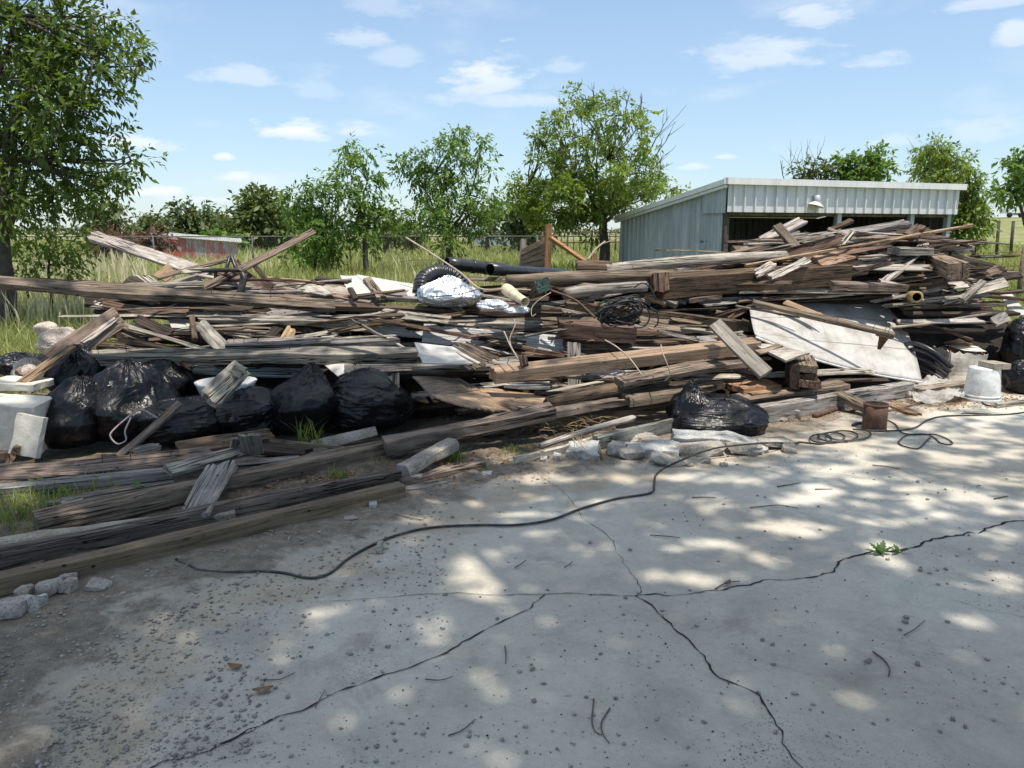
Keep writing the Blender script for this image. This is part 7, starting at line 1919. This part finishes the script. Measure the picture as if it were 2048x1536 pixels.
def straw_heap():
    rg = random.Random(9); root = mb = MB()
    for k in range(170):
        x, y = rg.gauss(1130, 40), rg.gauss(866, 9); c = atz(x, y, 0); c = np.array([c[0], c[1], rg.uniform(.03, .13)]); L = rg.uniform(.12, .35); a = rg.gauss(.2, .7)
        d = np.array([math.cos(a) * L, math.sin(a) * L * .5, rg.uniform(-.12, .08)]); mb.tube(spline([c - d / 2, c + [0, 0, rg.uniform(0, .04)], c + d / 2], 3), .0022, 4)
    for k in range(26):
        x, y = rg.uniform(1140, 1190), rg.uniform(880, 905); c = atz(x, y, 0); q = atz(x + rg.uniform(0, 50), y + rg.uniform(18, 42), .01); mb.tube(spline([c + [0, 0, .10], (c + q) / 2 + [0, 0, .06], q], 3), .0022, 4)
    tag(mk('straw', mb.v, mb.f, M['straw']), 'tangled dry straw behind the smooth grey pole', 'straw', kind='stuff')
straw_heap()
# ------------------------------------------------------------------ hose and cords on the slab
def cord(pts, r, label, mat, name, cat, z=None, k=8):
    P = []
    for q in pts:
        zz = (r + .012) if len(q) < 3 else q[2]
        P.append(atz(q[0], q[1], zz))
    mb = MB(); mb.tube(spline(P, 8), r, k); return tag(mk(name, mb.v, mb.f, M[mat], None, True), label, cat)
def coil(cx, cy, rx, ry, n=1, ph=0.0): return [(cx + rx * math.cos(ph + 2 * math.pi * i / 10), cy - ry * math.sin(ph + 2 * math.pi * i / 10)) for i in range(10 * n)]
hose = [(352, 1118), (375, 1128), (400, 1140), (450, 1144), (520, 1142), (570, 1146), (620, 1156), (660, 1146), (695, 1118), (740, 1092), (800, 1068), (870, 1054), (960, 1050), (1030, 1050), (1100, 1040), (1160, 1018), (1230, 998), (1300, 986), (1308, 970), (1312, 950), (1335, 933), (1375, 915, .085), (1410, 902, .09), (1450, 893, .10), (1530, 886, .10), (1590, 886, .03)]
hose += [(1600, 884)]
for i in range(43):
    t = i / 42; an = -math.pi * .5 + t * 2 * math.pi * 3.5; rx_, ry_ = lerp(24, 42, t), lerp(8.5, 11, t)
    hose.append((lerp(1632, 1706, t) + rx_ * math.cos(an), lerp(879, 869, t) - ry_ * math.sin(an) * (1 - .06 * math.sin(an * 3.1)), .022 + .010 * (i % 12) / 12))
hose += [(1740, 861), (1790, 861), (1830, 855), (1855, 840), (1890, 832), (1960, 830), (2020, 828), (2080, 820)]
cord(hose, .0068, 'long dark hose snaking over the slab and looping by the brown can', 'rubber_green', 'garden_hose', 'hose', k=7)
cord([(1770, 838), (1790, 848), (1800, 862), (1815, 868), (1840, 869), (1870, 869), (1895, 878), (1905, 886), (1895, 889), (1880, 885), (1868, 875), (1850, 868), (1815, 870), (1800, 880), (1797, 886), (1810, 893), (1835, 897), (1850, 885), (1860, 875)], .0055, 'thin black cord in a loose figure on the slab right of the can', 'rubber', 'power_cord', 'cord')
cord([(2048, 800), (2010, 806), (1985, 812), (1965, 806), (1975, 800)], .008, 'black cord end beside the foot of the bucket', 'rubber', 'power_cord', 'cord')
mb = MB(); c0 = atz(1700, 855, .02); 
cord([(1705, 850), (1715, 846), (1725, 846)], .012, 'stubby black plug left of the brown can', 'rubber', 'plug', 'plug')
cord([(1628, 832), (1660, 822), (1690, 812)], .022, 'dark pipe end lying left of the propped short plank', 'rust', 'pipe_end', 'pipe')
cord([(1700, 824), (1712, 818), (1722, 808)], .013, 'short rusty pipe stub near the brown can', 'rust', 'pipe_end', 'pipe')
# ------------------------------------------------------------------ small plants
def tuft(x, y, n, h, spread, label, seed, z=.0, mat='tuft', name='grass_tuft', cat='grass tuft', w=.006):
    rg = np.random.default_rng(seed); c = atz(x, y, z); V, f, r = [c - [0, 0, .012]], [], [.5]
    for k in range(n):
        a = rg.uniform(0, 6.28); b = c + np.array([rg.normal(0, spread * .3), rg.normal(0, spread * .3), 0]); hh = h * rg.uniform(.5, 1.15); ln = np.array([math.cos(a), math.sin(a), 0]) * hh * rg.uniform(.15, .8); s = np.array([-math.sin(a), math.cos(a), 0]) * w * .5
        o = len(V); q = rg.random()
        for t in (0, .35, .7, 1.0):
            p = b + np.array([0, 0, hh * (t - .25 * t * t * rg.uniform(.6, 1.4))]) + ln * t * t
            if t < 1: V += [p - s * (1 - t * .5), p + s * (1 - t * .5)]; r += [q, q]
            else: V.append(p); r.append(q)
        f += [(0, o, o + 1), (o, o + 1, o + 3), (o, o + 3, o + 2), (o + 2, o + 3, o + 5), (o + 2, o + 5, o + 4), (o + 4, o + 5, o + 6)]
    V = np.array(V); me = big_mesh(name, V - c, np.array(f), M[mat], {'rnd': r}); ob = obj(name, me, None, c); tag(ob, label, cat)
for i, (x, y, n, h, sp, lab) in enumerate([(20, 1040, 260, .16, .55, 'bright green grass tuft at the lower left edge'), (75, 1015, 170, .17, .35, 'green grass tuft right of the lower left edge tuft'), (215, 985, 90, .16, .25, 'sparse grass tuft between the grey planks'), (130, 1000, 90, .12, .25, 'short grass tuft in front of the grey planks'), (608, 890, 22, .26, .07, 'tall blades growing before the peaked bin bag, left clump'), (632, 893, 22, .26, .06, 'tall blades growing before the peaked bin bag, right clump'),
                                              (678, 960, 50, .13, .12, 'yellow green grass tuft in the dirt behind the front timbers'), (908, 925, 60, .16, .10, 'grass tuft beside the tilted kerb piece'), (1025, 905, 80, .08, .22, 'low green tuft on the sunny dirt at centre'), (765, 935, 24, .12, .12, 'thin grass tuft right of the dirt strip'), (975, 945, 18, .06, .06, 'few blades on the sunny slab edge')]):
    tuft(x, y, n, h, sp, lab, 200 + i)
def weed(x, y, leaves, label, seed, size=.1, name='weed', mat='weed', z=.012, up=.6):
    """rosette of lobed leaves"""
    rg = np.random.default_rng(seed); c = atz(x, y, z); V, f, r = [], [], []
    for k in range(leaves):
        a = rg.uniform(0, 6.28); L = size * rg.uniform(.6, 1.15); el = up * rg.uniform(.4, 1.3); d = np.array([math.cos(a) * math.cos(el), math.sin(a) * math.cos(el), math.sin(el)]); s = np.array([-math.sin(a), math.cos(a), 0]); n = 11; o = len(V); q = rg.random()
        for i in range(n):
            t = i / (n - 1); w = L * .17 * math.sin(math.pi * min(1, t * .92 + .06)) * (1.25 if i % 2 else .62)
            p = c + d * L * t - np.array([0, 0, 1]) * L * .25 * t * t
            V += [p - s * w, p + [0, 0, -.002], p + s * w]; r += [q] * 3
        f += [(o + 3 * i + j, o + 3 * i + 3 + j, o + 3 * i + 4 + j, o + 3 * i + 1 + j) for i in range(n - 1) for j in range(2)]
    V = np.array(V); ob = obj(name, big_mesh(name, V - c, np.array(f), M[mat], {'rnd': r}), None, c); tag(ob, label, 'weed')
weed(1762, 1108, 9, 'dandelion like weed growing from the crack, left rosette', 1, .088, up=1.0)
weed(1797, 1106, 6, 'smaller weed growing from the crack, right rosette', 2, .066, up=.9)
weed(75, 975, 9, 'bright yellow green broad leaved seedling at lower left', 3, .12, mat='leaf_lime', up=.7, z=.05)
weed(285, 975, 4, 'broad green leaf sprouting between the planks', 4, .10, up=.5, z=.06)
def sprig():
    rg = np.random.default_rng(3); c = atz(892, 893, .02); P, Dd, S = [], [], []
    for b in range(9):
        a = rg.uniform(0, 6.28); tip = c + np.array([math.cos(a) * .08, math.sin(a) * .06, rg.uniform(.12, .24)])
        for i in range(26):
            t = rg.uniform(.15, 1); P.append(lerp(c, tip, t)); Dd.append(rg.normal(size=3) + np.array([0, 0, 1.2])); S.append(rg.uniform(.012, .026))
    V, q, r = leaves_mesh(np.array(P), np.array(Dd), np.array(S), .25, rg=rg); ob = obj('evergreen_sprig', big_mesh('evergreen_sprig', V - c, q, M['weed'], {'rnd': r}), None, c); tag(ob, 'feathery green sprig growing before the dark gap', 'plant')
sprig()
